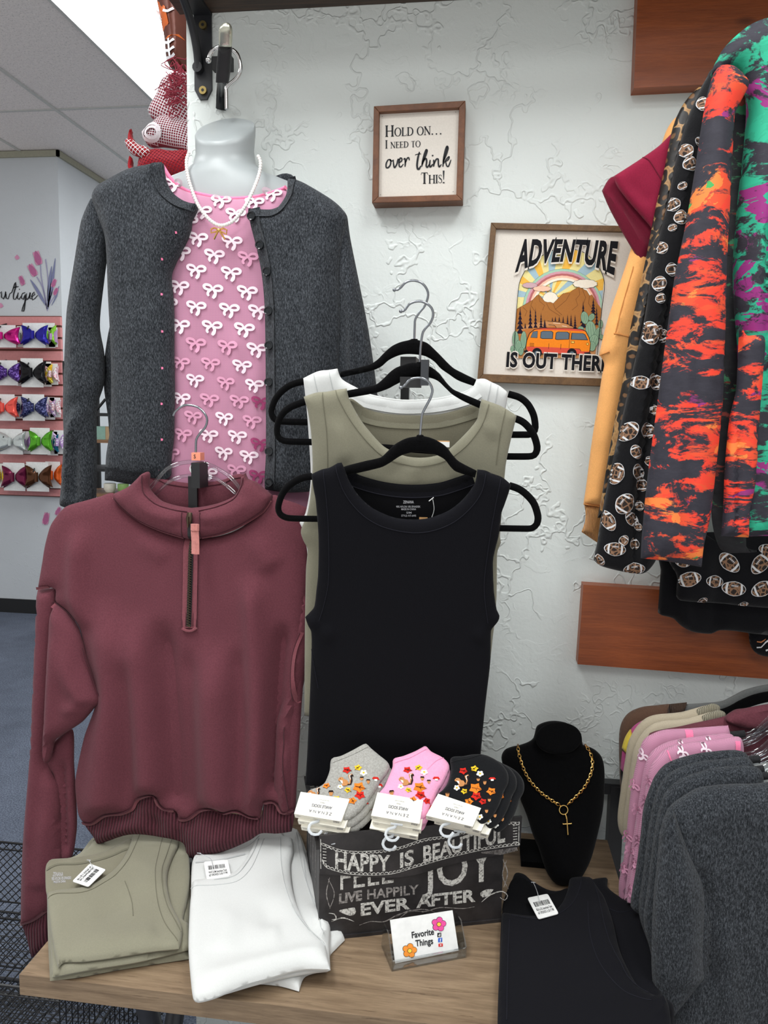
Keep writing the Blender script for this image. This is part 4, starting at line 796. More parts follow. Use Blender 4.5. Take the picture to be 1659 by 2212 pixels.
# ---------------------------------------------------------- socks
LT = O[2]+HB_
M_card = plain('ivory_card', (240, 236, 222), .55); M_ink = plain('grey_ink', (96, 96, 110), .7)
q = N('milky_plastic'); q.set(**{'Base Color': lin((226, 230, 234)), 'Roughness': .2, 'Transmission Weight': .5, 'IOR': 1.3}); M_milk = q.m
CS = {k: fabric(k, c, .1, 380, .3) for k, c in dict(leaf_red=(206, 38, 28), leaf_yellow=(246, 196, 44), leaf_orange=(240, 130, 40), squirrel_tan=(196, 136, 84), daisy_white=(244, 244, 238), motif_dark=(40, 26, 22)).items()}
CSL = list(CS.values())
SOCKC = dict(grey=melange('grey_sock', (158, 156, 150), (190, 188, 182), 300, (1, 1, 1)), pink=fabric('pink_sock', (240, 166, 200), .06, 350, .25), black=fabric('black_sock', (17, 18, 21), .2, 350, .3))
def sock_pair(kind, ref, dx, dy, z, lab, hook=None, pat=True):
    """one folded pair lying on the box: ref = outline and card in px on plane z"""
    fc = PZ(ref['card'][1][0], ref['card'][1][1], LT+.036); pl = PL(fc+np.array((0, -.643, .766))*z, (.05, -.643, .766)); sh = lambda L: [(p[0]+dx, p[1]+dy)+tuple(p[2:]) for p in L]
    t = thing('ankle_socks', lab, 'socks', tuple(pl.at([(ref['c'][0]+dx, ref['c'][1]+dy)])[0]), kind+' ankle socks on the box')
    cl = Cloth(pl, sh(ref['sock']), .010, .005, .014, ridges([(sh(p), a, w) for p, a, w in ref.get('fold', [])]) if ref.get('fold') else None, 9); mb = MB(); cl.mesh(mb, 0)
    e = .0012; D = lambda mi, P, sm=True: cl.decal(mb, mi, sh(P), e, 0, sm)
    if pat:
        def leaf(x, y, s, mi, rot=0, n=5):
            s = s*.74
            P = []
            for k in range(2*n):
                a = math.pi*k/n+rot; r = s*1.12*(1 if k % 2 == 0 else .66); P.append((x+r*math.cos(a), y+r*math.sin(a)*.8))
            D(mi, P); cl.ribbon(mb, 6, sh([(x-s*.6*math.cos(rot), y-s*.5*math.sin(rot)), (x+s*1.25*math.cos(rot), y+s*1.0*math.sin(rot))]), [1.2, 1.8, .8], e*1.5, False)
            for w_ in (-.8, .8): cl.ribbon(mb, 6, sh([(x, y), (x+s*.5*math.cos(rot+w_), y+s*.4*math.sin(rot+w_))]), 1.0, e*1.5, False)
        def daisy(x, y, s):
            for k in range(5): a = 2*math.pi*k/5+.3; D(5, [(x+s*.62*math.cos(a)+s*.4*math.cos(b_), y+s*.5*math.sin(a)+s*.34*math.sin(b_)) for b_ in np.linspace(0, 6.28, 7)[:-1]])
            cl.decal(mb, 2, sh([(x+s*.3*math.cos(b_), y+s*.25*math.sin(b_)) for b_ in np.linspace(0, 6.28, 7)[:-1]]), e*1.7)
        def acorn(x, y, s): D(4, [(x-s*.55, y), (x+s*.55, y), (x+s*.4, y+s*.7), (x, y+s), (x-s*.4, y+s*.7)]); D(6, [(x-s*.7, y+s*.1), (x-s*.5, y-s*.4), (x+s*.5, y-s*.4), (x+s*.7, y+s*.1)])
        def mush(x, y, s): D(1, [(x-s, y+s*.15), (x-s*.6, y-s*.4), (x+s*.6, y-s*.4), (x+s, y+s*.15)]); D(5, [(x-s*.4, y+s*.1), (x+s*.4, y+s*.1), (x+s*.35, y+s*.6), (x-s*.35, y+s*.6)])
        def squirrel(x, y, s):
            D(6, [(x+s*.15, y+s*.55), (x+s*.75, y+s*.5), (x+s*.85, y-s*.1), (x+s*.62, y-s*.7), (x+s*1.1, y-s*.85), (x+s*1.25, y-s*.6), (x+s*1.02, y-s*.5), (x+s*1.1, y+s*.1), (x+s*.9, y+s*.7), (x+s*.3, y+s*.75)])
            D(4, [(x+s*.1, y+s*.5), (x+s*.62, y+s*.4), (x+s*.68, y-s*.1), (x+s*.45, y-s*.75), (x+s*.95, y-s*.95), (x+s*1.1, y-s*.8), (x+s*.75, y-s*.6), (x+s*.9, y), (x+s*.75, y+s*.55), (x+s*.3, y+s*.7)])
            cl.decal(mb, 5, sh([(x+s*.62, y-s*.7), (x+s*.95, y-s*.84), (x+s*.72, y-s*.62), (x+s*.82, y-s*.1), (x+s*.72, y-s*.1)]), e*1.7)
            cl.decal(mb, 4, sh([(x-s*1.0, y-s*.12), (x-s*.72, y-s*.42), (x-s*.3, y-s*.4), (x-s*.1, y-s*.1), (x+s*.3, y), (x+s*.5, y+s*.4), (x+s*.3, y+s*.8), (x-s*.4, y+s*.85), (x-s*.45, y+s*.5), (x-s*.6, y+s*.2), (x-s*.9, y+s*.1)]), e*1.6, 0, True)
            cl.decal(mb, 5, sh([(x-s*.75, y+s*.02), (x-s*.35, y+s*.1), (x-s*.3, y+s*.55), (x-s*.5, y+s*.45)]), e*2); cl.decal(mb, 6, sh([(x-s*.72, y-s*.22), (x-s*.62, y-s*.26), (x-s*.62, y-s*.14), (x-s*.72, y-s*.12)]), e*2.2)
        ox, oy = ref['m']
        for fn, x, y, s, *a in [(leaf, 0, 0, 9, 1, .2), (leaf, 24, -5, 8, 2, 2.4), (daisy, 36, 6, 6), (squirrel, -4, 22, 11), (acorn, 32, 17, 5), (acorn, 46, 24, 5), (mush, -42, 24, 8), (leaf, -44, 34, 8, 3, .3), (daisy, -14, 37, 5), (leaf, 2, 44, 7, 2, .5), (leaf, 26, 38, 13, 3, .2), (leaf, 28, 54, 11, 1, .4), (acorn, -34, 48, 6), (leaf, 42, 66, 8, 1, .6), (mush, 62, 18, 6), (squirrel, -72, 48, 9), (daisy, 24, 86, 6), (daisy, 36, 98, 5), (leaf, 60, 44, 10, 3, .5), (acorn, 56, 60, 5), (leaf, -22, 62, 8, 2, .3), (leaf, 12, 66, 9, 3, 1.2), (leaf, 66, 82, 8, 1, .6), (acorn, 50, 84, 5)]:
            P = np.array([(ox+x+dx, oy+y+dy)])
            if inside(P, cl.loops[0])[0] and segdist(P, cl.A, cl.B)[0] > s*.9: fn(ox+x, oy+y, s*1.36, *a)
    for l in ref.get('seam', []): cl.seam(mb, 0, sh(l), .0009, .0004)
    mb.build('sock', [SOCKC[kind]]+CSL, t)
    # folded card sleeve
    C = [np.array(p[:2], float)+(dx, dy) for p in ref['card']]; mb = MB(); top = pl.at(C)+pl.n*.013; th = .011
    bot = top-pl.n*(th+.006); mb.add(list(top)+list(bot), [(0, 3, 2, 1), (4, 5, 6, 7)]+[(i, (i+1) % 4, (i+1) % 4+4, i+4) for i in range(4)], 0)
    f = lambda P: pl.at(P)+pl.n*.0137
    def cq(u0, u1, v0, v1):
        a, b, c, d = C   # front-left, front-right, back-right, back-left  (text reads from the back)
        Q = lambda u, v: a*(1-u)*(1-v)+b*u*(1-v)+c*u*v+d*(1-u)*v
        return quad(Q(u1, v1), Q(u0, v1), Q(u0, v0), Q(u1, v0), f)
    text(mb, 1, 'ZENANA', cq(.28, .76, .18, .30), 0, 1.5); text(mb, 1, 'ANKLE SOCKS', cq(.30, .72, .44, .56), .02); text(mb, 1, '1 PACK', cq(.45, .56, .64, .70)); text(mb, 1, 'ONE SIZE FITS MOST', cq(.40, .62, .77, .81))
    ff = lambda U: (1-U[:, :1])*(top[1]*.84+top[0]*.16)+U[:, :1]*(top[1]*.96+top[0]*.04)
    nf = -np.cross(top[1]-top[0], pl.n); nf /= np.linalg.norm(nf); nf = nf if nf[1] < 0 else -nf
    for i, s in enumerate(('ANKLE', 'SOCKS')): text(mb, 1, s, lambda U: (top[1]*.96+top[0]*.04)+(top[0]-top[1])*U[:, :1]*.13-pl.n*(.0085-.004*i-.003*U[:, 1:])+nf*.0006, .02)
    text(mb, 1, '1 PACK', lambda U: (top[0]*.86+top[1]*.14)+(top[0]-top[1])*U[:, :1]*.1-pl.n*(.0085-.003*U[:, 1:])+nf*.0006, .01)
    card = mb.build('card_sleeve', [M_card, M_ink], t, False)
    if hook is None: return t
    hx, hy = hook[0]-dx, hook[1]-dy; P = crv([(hx+9+dx, hy-16+dy), (hx+5+dx, hy-8+dy), (hx-9+dx, hy-4+dy), (hx-15+dx, hy+8+dy), (hx-8+dx, hy+19+dy), (hx+6+dx, hy+20+dy), (hx+13+dx, hy+12+dy)], False, 7)
    mb = MB(); mb.tube(pl.at(P)+pl.n*.004, .0026, 0, 8, .6); mb.tube(pl.at([(hx-4+dx, hy-15+dy), (hx+22+dx, hy-12+dy)])+pl.n*.006, .002, 0, 6); mb.build('hang_hook', M_milk, card)
GS = dict(y0=1.33, c=(740, 1740), m=(750, 1669), sock=[(716, 1640), (735, 1634), (760, 1622), (778, 1612), (791, 1607), (801, 1616), (820, 1632), (836, 1645), (842, 1656), (838, 1668), (822, 1690), (806, 1716), (785, 1745), (762, 1766), (742, 1772), (728, 1750), (700, 1735), (662, 1722), (668, 1708), (690, 1700), (702, 1690), (712, 1665)], card=[(637, 1764), (738, 1781), (756, 1733), (651, 1717)], hook=(682, 1784), hook2=(716, 1803), seam=[[(719, 1652), (760, 1636), (795, 1618)]], fold=[([(690, 1700), (745, 1712), (800, 1690)], .003, 8)])
PS = dict(y0=1.36, c=(880, 1740), m=(880, 1669), sock=[(850, 1640), (870, 1634), (895, 1624), (910, 1616), (920, 1612), (932, 1624), (955, 1636), (968, 1648), (971, 1660), (964, 1680), (950, 1705), (932, 1735), (918, 1765), (900, 1770), (860, 1740), (820, 1716), (830, 1700), (842, 1672), (848, 1656)], card=[(802, 1768), (906, 1786), (914, 1735), (816, 1718)], hook=(848, 1797), hook2=(842, 1817), seam=[[(852, 1652), (885, 1642), (922, 1622)], [(922, 1668), (940, 1650), (958, 1640)]], fold=[([(846, 1672), (880, 1680), (945, 1672)], .003, 7), ([(835, 1696), (880, 1702), (940, 1700)], .003, 8), ([(830, 1716), (870, 1718), (900, 1730)], .004, 8)])
BS = dict(y0=1.39, c=(1000, 1740), m=(1000, 1671), sock=[(974, 1638), (1000, 1634), (1025, 1630), (1050, 1632), (1080, 1648), (1096, 1668), (1098, 1690), (1088, 1712), (1078, 1740), (1062, 1766), (1040, 1780), (1020, 1760), (970, 1735), (942, 1720), (955, 1708), (968, 1690), (974, 1665)], card=[(920, 1768), (1020, 1792), (1038, 1752), (946, 1721)], hook=(966, 1788), hook2=(984, 1812), seam=[[(975, 1650), (1010, 1644), (1040, 1634)]], fold=[([(965, 1700), (1010, 1700), (1070, 1690)], .003, 8)])
for kind, ref, offs in (('grey', GS, [(26, 34, -.026), (14, 18, -.013), (0, 0, 0)]), ('pink', PS, [(-6, 34, -.026), (6, 16, -.013), (0, 0, 0)]), ('black', BS, [(34, 22, -.026), (18, 12, -.013), (0, 0, 0)])):
    for i, (dx, dy, dz) in enumerate(offs):
        wh = ('bottom', 'middle', 'top')[i]
        sock_pair(kind, ref, dx*.55 if kind != 'black' else dx, dy*.8, dz, '%s pair in the pile of %s autumn-print ankle socks on the box' % (wh, kind), (ref['hook2'], None, ref['hook'])[i])
# ---------------------------------------------------------- folded tops on the table
def folded(lab, group, mats, layers, seams=(), ribs=(), prints=(), fold=None):
    """layers: (outline, height above the table, up, down, material); the first is the main front panel"""
    root = None
    for i, (o, h, up, dn, mi, nm) in enumerate(layers):
        cl = Cloth(ZP(TT+h), o, up, dn, .012, fold if i == 0 else None, 11)
        if root is None:
            t = root = thing('folded_top', lab, 'folded top', tuple(cl.pl.at([o[0][:2]])[0]*np.array((1, 1, 0))+np.array((0, 0, TT))), group)
        mb = MB(); cl.mesh(mb, 0)
        if i == 0:
            main = cl
            for p in seams: cl.seam(mb, 1, p, .0008, .0004)
        for (k, p, wd) in ribs:
            if k == i: cl.ribbon(mb, 1, p, wd, .001)
        for (k, s, q, b) in prints:
            if k == i: text(mb, 2, s, quad(*q, lambda P: cl.pos(P, .0008)), b)
        mb.build(nm, [mats[mi], mats[1], M_print], t)
    return root, main
M_inkb = plain('black_ink', (30, 30, 34), .7)
def swing_tag(lab, corners, plane, lift, lines, flip=False, cord=None):
    C = [np.array(c, float) for c in corners]; pl = PL(plane.p0+plane.n*lift, plane.n)
    loop = []
    for i in range(4):
        a, b, c = C[i-1], C[i], C[(i+1) % 4]; loop += [tuple(b+(a-b)*.08), tuple(b+(b-a)*0+((a-b)+(c-b))*.02), tuple(b+(c-b)*.08)]
    L = np.array(loop); V, T = polyfill([L], 0); W = pl.at(V); t = thing('price_tag', lab, 'price tag', tuple(W.mean(0)))
    mb = MB(); mb.prism(V, T, W+pl.n*.0006, W-pl.n*.0006, 0, [list(range(len(L)))]); f = on(pl, .0012)
    bl, br, tr, tl = C
    Q = lambda u, v: bl*(1-u)*(1-v)+br*u*(1-v)+tr*u*v+tl*(1-u)*v
    x = .14; k = 0; rs = random.Random(len(lab))
    while x < .84:
        w = rs.choice((.012, .02, .034)); mb.add(f(np.array([Q(x, .52), Q(x+w, .52), Q(x+w, .74), Q(x, .74)])), [(0, 1, 2, 3)], 1); x += w+rs.choice((.012, .018, .03))
    for s, v in lines: text(mb, 1, s, quad(Q(.12, v), Q(.88, v), Q(.88, v+.11), Q(.12, v+.11), f), .01)
    mb.build('card', [M_white, M_inkb], t, False)
    if cord:
        mb = MB(); c = crv(cord, False); P = PL(plane.p0+plane.n*(lift+.004), plane.n).at(c); mb.tube(P, .0006, 0, 5); mb.tube(np.array([P[-1]-(.004, 0, 0), P[-1]+(.004, 0, 0)]), .0008, 0, 5); mb.build('loop', M_milk, t)
SGm = [M_sage, M_sages, M_sagein]
folded('bottom one of the folded sage green tops on the left of the table', 'folded sage green tops', SGm, [([(108, 2119, 1), (104, 2040), (102, 1960), (104, 1900), (130, 1868), (170, 1850), (205, 1812), (290, 1796), (340, 1794), (395, 1812), (409, 1850), (411, 1950), (408, 2072, 1), (330, 2084), (250, 2097), (170, 2112)], .002, .013, .002, 0, 'body')])
folded('middle one of the folded sage green tops on the left of the table', 'folded sage green tops', SGm, [([(112, 2112, 1), (109, 2040), (103, 1950), (120, 1870), (166, 1853), (178, 1847), (194, 1830), (205, 1805, 1), (222, 1800), (288, 1791), (330, 1790), (385, 1798), (400, 1824), (409, 1856), (410, 1906), (404, 1950), (396, 1990), (408, 2000), (408, 2052, 1), (300, 2078), (200, 2094), (122, 2109)], .017, .010, .006, 0, 'body')], [[(202, 1824), (240, 1812), (282, 1806)]])
t, mn = folded('top one of the folded sage green tops, with its neck label and price tag showing', 'folded sage green tops', SGm,
  [([(101, 1932, 1), (125, 1926), (166, 1922), (194, 1916), (222, 1900), (250, 1878), (272, 1847), (284, 1815), (287, 1793, 1), (319, 1793), (352, 1796), (384, 1801, 1), (386, 1825), (372, 1855), (363, 1883), (361, 1911), (369, 1952), (380, 1976), (391, 1998), (394, 2012), (392, 2033), (386, 2050, 1), (333, 2055), (250, 2068), (180, 2077), (138, 2079), (126, 2092, 1), (118, 2060), (108, 2000)], .031, .010, .006, 0, 'front_panel'),
   ([(98, 1886), (101, 1866), (112, 1857), (166, 1853), (225, 1840), (284, 1812), (276, 1850), (250, 1886), (222, 1908), (190, 1924), (140, 1934), (104, 1940)], .026, .005, .004, 2, 'back_panel')],
  [[(104, 1947), (125, 1941), (166, 1940), (194, 1934), (222, 1919), (250, 1900), (277, 1867), (299, 1820), (307, 1796)], [(357, 1797), (344, 1847), (336, 1889), (337, 1930), (344, 1972), (358, 2008), (384, 2042)], [(378, 1802), (362, 1850), (350, 1890), (352, 1930), (362, 1968), (380, 2002), (391, 2020)], [(270, 1914), (284, 1955), (288, 1990)]],
  [(1, [(100, 1884), (125, 1873), (172, 1871), (230, 1858), (280, 1836)], 4)], [(1, 'ZENANA', ((114, 1899), (136, 1899), (137, 1890), (115, 1890)), 0), (1, '90% NYLON 10% SPANDEX', ((112, 1908), (154, 1905), (154, 1899), (112, 1901)), .01), (1, 'MADE IN CHINA', ((116, 1914), (142, 1912), (142, 1907), (116, 1909)), .01)],
  ridges([([(300, 1860), (330, 1890), (310, 1930)], .006, 22), ([(200, 1990), (270, 1960)], -.005, 20), ([(140, 2050), (330, 2030)], .006, 26)]))
swing_tag('white barcode price tag lying on the top sage green folded top', [(194, 1866), (156, 1904), (191, 1916), (229, 1879)][::1], ZP(TT+.036), .009, [('SAG-S/M-Seamless Tank', .30), ('67 092425 2 $17.98', .14)], cord=[(205, 1880), (200, 1872), (192, 1858)])
WHm = [M_wht, M_whts, M_wht]
folded('bottom one of the folded white tops beside the chalkboard box', 'folded white tops', WHm, [([(424, 2156, 1), (412, 2060), (415, 1940), (430, 1850), (470, 1840), (540, 1806), (605, 1794), (641, 1796), (660, 1834), (684, 1912), (702, 1950), (698, 1966), (714, 1988), (735, 1990, 1), (745, 2031, 1), (726, 2050), (713, 2066), (714, 2096, 1), (660, 2110), (646, 2142, 1), (600, 2130), (540, 2128), (470, 2152)], .003, .012, .003, 0, 'body')])
folded('middle one of the folded white tops beside the chalkboard box', 'folded white tops', WHm, [([(422, 2158, 1), (408, 2060), (412, 1940), (415, 1864), (429, 1843), (463, 1840), (525, 1823), (532, 1812), (540, 1802), (560, 1799), (605, 1789, 1), (612, 1809), (631, 1806), (641, 1791, 1), (650, 1812), (657, 1836), (676, 1906), (697, 1950), (690, 1966), (712, 1990), (712, 2060), (714, 2096, 1), (656, 2103), (560, 2124), (470, 2150)], .021, .010, .008, 0, 'body')], [[(424, 1862), (470, 1858), (530, 1842), (560, 1815)], [(655, 1860), (664, 1920), (690, 1980)], [(640, 1808), (652, 1880), (676, 1960), (700, 2040)]], (), (), ridges([([(690, 1965), (705, 2000), (700, 2050)], .012, 9), ([(665, 1960), (690, 2010)], .01, 10)]))
folded('top one of the folded white tops, with a barcode tag at its neck', 'folded white tops', WHm,
  [([(416, 1906, 1), (463, 1901), (501, 1891), (526, 1867), (545, 1833), (552, 1815, 1), (571, 1817), (605, 1812), (632, 1814, 1), (634, 1840), (628, 1870), (632, 1920), (646, 1970), (672, 2014), (700, 2040), (706, 2060), (712, 2094, 1), (650, 2094), (579, 2113), (530, 2127), (463, 2155), (428, 2163), (417, 2156), (409, 2084), (407, 2036), (410, 1960)], .036, .012, .008, 0, 'front_panel'),
   ([(415, 1880), (418, 1864), (432, 1848), (480, 1846), (530, 1832), (552, 1818), (545, 1842), (520, 1880), (490, 1902), (450, 1910), (416, 1914)], .031, .005, .004, 2, 'back_panel')],
  [[(412, 1926), (463, 1925), (511, 1917), (540, 1891), (559, 1852), (571, 1820)], [(605, 1814), (608, 1881), (617, 1930), (636, 1978), (665, 2016), (702, 2052)], [(560, 1816), (550, 1846), (533, 1876), (508, 1904), (463, 1913)]], [(1, [(422, 1868), (470, 1864), (530, 1850)], 3)], [(0, 'SPANDEX', ((412, 1899), (430, 1894), (430, 1890), (412, 1894)), .01)][:0],
  ridges([([(470, 1960), (500, 2000), (480, 2060)], .007, 26), ([(560, 1940), (590, 2010)], -.006, 26), ([(430, 2130), (560, 2096), (690, 2070)], .008, 18), ([(520, 2040), (600, 2030)], .005, 26)]))
swing_tag('white barcode price tag tucked in the neck of the top white folded top', [(447, 1902), (499, 1892), (492, 1857), (440, 1862)], ZP(TT+.036), .010, [('WHT-S/M-Seamless Tank', .32), ('67 092425 2 $17.98', .16)], cord=[(460, 1872), (455, 1855), (430, 1843)])
BKm = [M_blk, M_blks, M_blkin]
folded('lower one of the folded black tops at the right end of the table', 'folded black tops', BKm, [([(1076, 2240, 1), (1078, 2120), (1083, 1980), (1090, 1960), (1110, 1893), (1132, 1893), (1150, 1908), (1200, 1930), (1280, 1904), (1313, 1900, 1), (1314, 1922), (1342, 1944), (1367, 1955), (1396, 1987), (1416, 2066), (1428, 2150), (1456, 2180), (1450, 2240, 1)], .008, .012, .008, 0, 'body')], [[(1312, 1975), (1340, 1984), (1366, 1978)], [(1112, 1915), (1130, 1912), (1160, 1924)]])
t, mn = folded('upper one of the folded black tops at the right end of the table', 'folded black tops', BKm,
  [([(1084, 1976, 1), (1110, 1980), (1150, 1984), (1186, 1978), (1210, 1960), (1224, 1930), (1230, 1901, 1), (1254, 1899), (1277, 1900, 1), (1290, 1920), (1306, 1944), (1324, 1994), (1342, 2066), (1378, 2135), (1414, 2157), (1440, 2168), (1448, 2196), (1452, 2250, 1), (1074, 2250, 1), (1076, 2150), (1081, 2050)], .028, .012, .008, 0, 'front_panel'),
   ([(1086, 1972), (1100, 1912), (1112, 1896), (1134, 1898), (1150, 1914), (1190, 1930), (1228, 1920), (1214, 1964), (1186, 1984), (1130, 1988)], .024, .004, .004, 2, 'back_panel')],
  [[(1104, 1990), (1150, 1998), (1186, 1994), (1219, 1980), (1240, 1958), (1252, 1930), (1256, 1902)], [(1269, 1960), (1272, 2020), (1284, 2070), (1306, 2112), (1349, 2157), (1406, 2178)], [(1278, 1906), (1292, 1950), (1304, 2010), (1324, 2070), (1360, 2130), (1400, 2158)], [(1100, 2000), (1096, 2100), (1094, 2220)]], (), [(1, 'REMINDER', ((1108, 1958), (1130, 1954), (1130, 1949), (1108, 1953)), .01)][:0],
  ridges([([(1288, 1960), (1300, 2040), (1340, 2110)], .006, 12), ([(1405, 2160), (1430, 2175), (1436, 2205)], .012, 14)]))
swing_tag('white barcode price tag on the upper black folded top', [(1163, 1986), (1207, 1974), (1183, 1931), (1139, 1940)], ZP(TT+.036), .007, [('BLK-L/XL-Seamless Tank', .34), ('67 092425 2 $17.98', .18)], cord=[(1166, 1950), (1160, 1925), (1152, 1906)])
# ---------------------------------------------------------- acrylic card holder
a, b = PZ(851, 2086, TT), PZ(992, 2060, TT); e = (b-a)/np.linalg.norm(b-a); bk_ = np.array((-e[1], e[0], 0)); up = np.array((0, 0, .90))+bk_*.43; nc = np.cross(e, up); nc /= np.linalg.norm(nc)
pc = PL((a+b)/2, nc)
t = thing('card_holder', 'clear acrylic card holder with a Favorite Things card in front of the box', 'card holder', tuple((a+b)/2))
M_acr = clear('acrylic', (236, 240, 242), .5)
def AC(p): return tuple(a+e*p[0]+bk_*p[1]+np.array((0, 0, p[2])))
Wd = np.linalg.norm(b-a); mb = MB(); mb.box((-.006, -.012, 0), (Wd+.006, .05, .003), M=AC); mb.box((-.006, -.013, 0), (Wd+.006, -.010, .018), M=AC)
for x in (-.008, Wd+.006):
    V = [(x, -.013, 0), (x, .052, 0), (x, .040, .052), (x, .014, .052), (x, -.013, .02)]; V2 = [(x+.0022, y, z) for _, y, z in V]; k = 5
    mb.add([AC(v) for v in V+V2], [tuple(range(5)), tuple(range(5, 10))[::-1]]+[(i, i+5, (i+1) % 5+5, (i+1) % 5) for i in range(5)])
mb.build('holder', M_acr, t, False)
C = np.array([(842, 1987), (977, 1966), (990, 2053), (853, 2081)], float); W = pc.at(C)+pc.n*.002; mb = MB(); V, T = polyfill([C], 0); W = pc.at(V)+pc.n*.0015; mb.prism(V, T, W, W-pc.n*.0012, 0, [[0, 1, 2, 3]])
fc = on(pc, .0022); fc2 = on(pc, .0027); fc3 = on(pc, .0031)
M_or = plain('orange_print', (244, 148, 48), .6); M_yl = plain('yellow_print', (250, 208, 70), .6); M_fb = plain('blue_print', (48, 96, 200), .6); M_yt = plain('red_print', (220, 38, 38), .6)
def flower(cx, cy, r, mi):
    for lay, sc, m in ((fc, 1.12, 1), (fc2, .98, mi)):
        for k in range(5):
            an = 2*math.pi*k/5-math.pi/2+.15; P = np.array([(cx+r*.62*math.cos(an)+r*.42*sc*math.cos(q_), cy+r*.62*math.sin(an)+r*.42*sc*math.sin(q_)) for q_ in np.linspace(0, 2*math.pi, 15)[:-1]]); V, T = polyfill([P], 0); mb.add(lay(V), T, m)
    for lay, rr, m in ((on(pc, .0030), .34, 1), (on(pc, .0033), .28, 4)):
        P = np.array([(cx+r*rr*math.cos(q_), cy+r*rr*math.sin(q_)) for q_ in np.linspace(0, 2*math.pi, 15)[:-1]]); V, T = polyfill([P], 0); mb.add(lay(V), T, m)
flower(947, 1996, 15, 2); flower(884, 2053, 15, 3)
text(mb, 1, 'Favorite', quad((889, 2026), (937, 2018), (936, 2005), (888, 2013), fc), .025); text(mb, 1, 'Things', quad((897, 2044), (935, 2038), (934, 2025), (896, 2031), fc), .025)
def rect(x, y, w, h, mi, lay=fc): mb.add(lay(np.array([(x-w, y+h), (x+w, y+h*.8), (x+w, y-h), (x-w, y-h*.8)])), [(0, 1, 2, 3)], mi)
rect(948, 2019, 4.2, 5, 1); text(mb, 0, 'd', quad((946, 2022), (950, 2021.4), (950, 2016), (946, 2016.6), fc2), .02); rect(950, 2030, 4.5, 5, 5); text(mb, 0, 'f', quad((949, 2034), (952, 2033.6), (952, 2027), (949, 2027.4), fc2), .03); rect(951, 2041, 4.8, 3.6, 6)
P = np.array([(949.5, 2039), (953.5, 2040.6), (949.7, 2043)]); mb.add(fc2(P), [(0, 1, 2)], 0)
mb.build('card', [M_white, M_inkb, plain('pink_print', (238, 80, 160), .6), M_or, M_yl, M_fb, M_yt], t, False)
# ---------------------------------------------------------- jewellery bust with gold cross chain
zt_ = PY(1200, 1560, 1.56)[2]; bp = tilt(1.565, zt_, 1.475, TT)
t = thing('jewelry_bust', 'black velvet jewelry bust wearing a gold chain at the back of the table', 'jewelry bust', tuple(PZ(1225, 1912, TT)))
bu = Cloth(bp, [(1156, 1580), (1160, 1568), (1176, 1560), (1197, 1557), (1222, 1561), (1245, 1574), (1256, 1590), (1259, 1608), (1272, 1613), (1286, 1620), (1299, 1634), (1305, 1655), (1306, 1690), (1303, 1744), (1292, 1799), (1277, 1854), (1259, 1890), (1246, 1904), (1222, 1912), (1200, 1908), (1187, 1894), (1176, 1872), (1164, 1835), (1150, 1800), (1138, 1762), (1126, 1732), (1116, 1707), (1100, 1680), (1089, 1660), (1083, 1636), (1090, 1620), (1105, 1613), (1123, 1609), (1142, 1602), (1152, 1594)], .034, .012, .05, ridges([([(1208, 1600), (1208, 1630)], .012, 34)]), 10)
mb = MB(); bu.mesh(mb); mb.build('form', M_velvet, t)
mb = MB(); el = [(1207+50*math.cos(a_), 1594+34*math.sin(a_)) for a_ in np.linspace(0, 2*math.pi, 25)[:-1]]; Cloth(PL(bu.pos([(1207, 1594)])[0]+np.array((0, -.004, 0)), (0, -.75, .66)), el, .004, .02, .01, None, 9).mesh(mb); mb.build('neck_cap', M_velvet, t)
mb = MB(); c = PZ(1215, 1880, TT); mb.box((c[0]-.085, c[1]+.0, TT), (c[0]+.02, c[1]+.09, TT+.012)); mb.box((c[0]-.02, c[1]+.03, TT+.01), (c[0]+.02, c[1]+.04, TT+.12)); mb.build('easel_foot', M_velvet, t)
t = thing('cross_necklace', 'gold chain necklace with ring and cross pendant on the black bust', 'necklace', tuple(bu.pos([(1219, 1770)])[0]))
mb = MB()
for path in ([(1118, 1606), (1119, 1622), (1126, 1648), (1140, 1677), (1163, 1703), (1186, 1720), (1204, 1731)], [(1262, 1606), (1272, 1624), (1275, 1645), (1270, 1668), (1257, 1694), (1238, 1715), (1222, 1730)]):
    c = crv(path, False, 14); L = np.concatenate([[0], np.cumsum(np.linalg.norm(np.diff(c, axis=0), axis=1))]); n = int(L[-1]/6.6)
    for k in range(n):
        s = L[-1]*(k+.5)/n; p = np.array([np.interp(s, L, c[:, 0]), np.interp(s, L, c[:, 1])]); s2 = min(L[-1], s+1); p2 = np.array([np.interp(s2, L, c[:, 0]), np.interp(s2, L, c[:, 1])]); d = (p2-p); d /= np.linalg.norm(d)+1e-9; nn = np.array((-d[1], d[0]))
        A = np.linspace(0, 2*math.pi, 9)[:-1]; w_ = 3.0 if k % 2 else 1.4
        mb.tube(bu.pos(p+np.outer(np.cos(A)*4.6, d)+np.outer(np.sin(A)*w_, nn), .003), .00075, 0, 5, closed=True)
mb.build('chain', M_gold, t)
mb = MB(); mb.tube(bu.pos([(1213+9*math.cos(a_), 1741+9.5*math.sin(a_)) for a_ in np.linspace(0, 2*math.pi, 21)[:-1]], .004), .0013, 0, 6, closed=True); mb.build('ring', M_gold, t)
mb = MB(); mb.tube(bu.pos([(1217, 1750), (1219, 1756), (1219.5, 1760)], .004), .0016, 0, 6); mb.tube(bu.pos([(1219.5, 1759), (1222, 1793)], .005), .0014, 0, 8); mb.tube(bu.pos([(1212, 1771), (1229, 1770)], .005), .0013, 0, 8)
for p in ((1212, 1771), (1229, 1770), (1222, 1793)): mb.ball(tuple(bu.pos([p], .005)[0]), .0018, 0, 6)
mb.build('cross', M_gold, t)
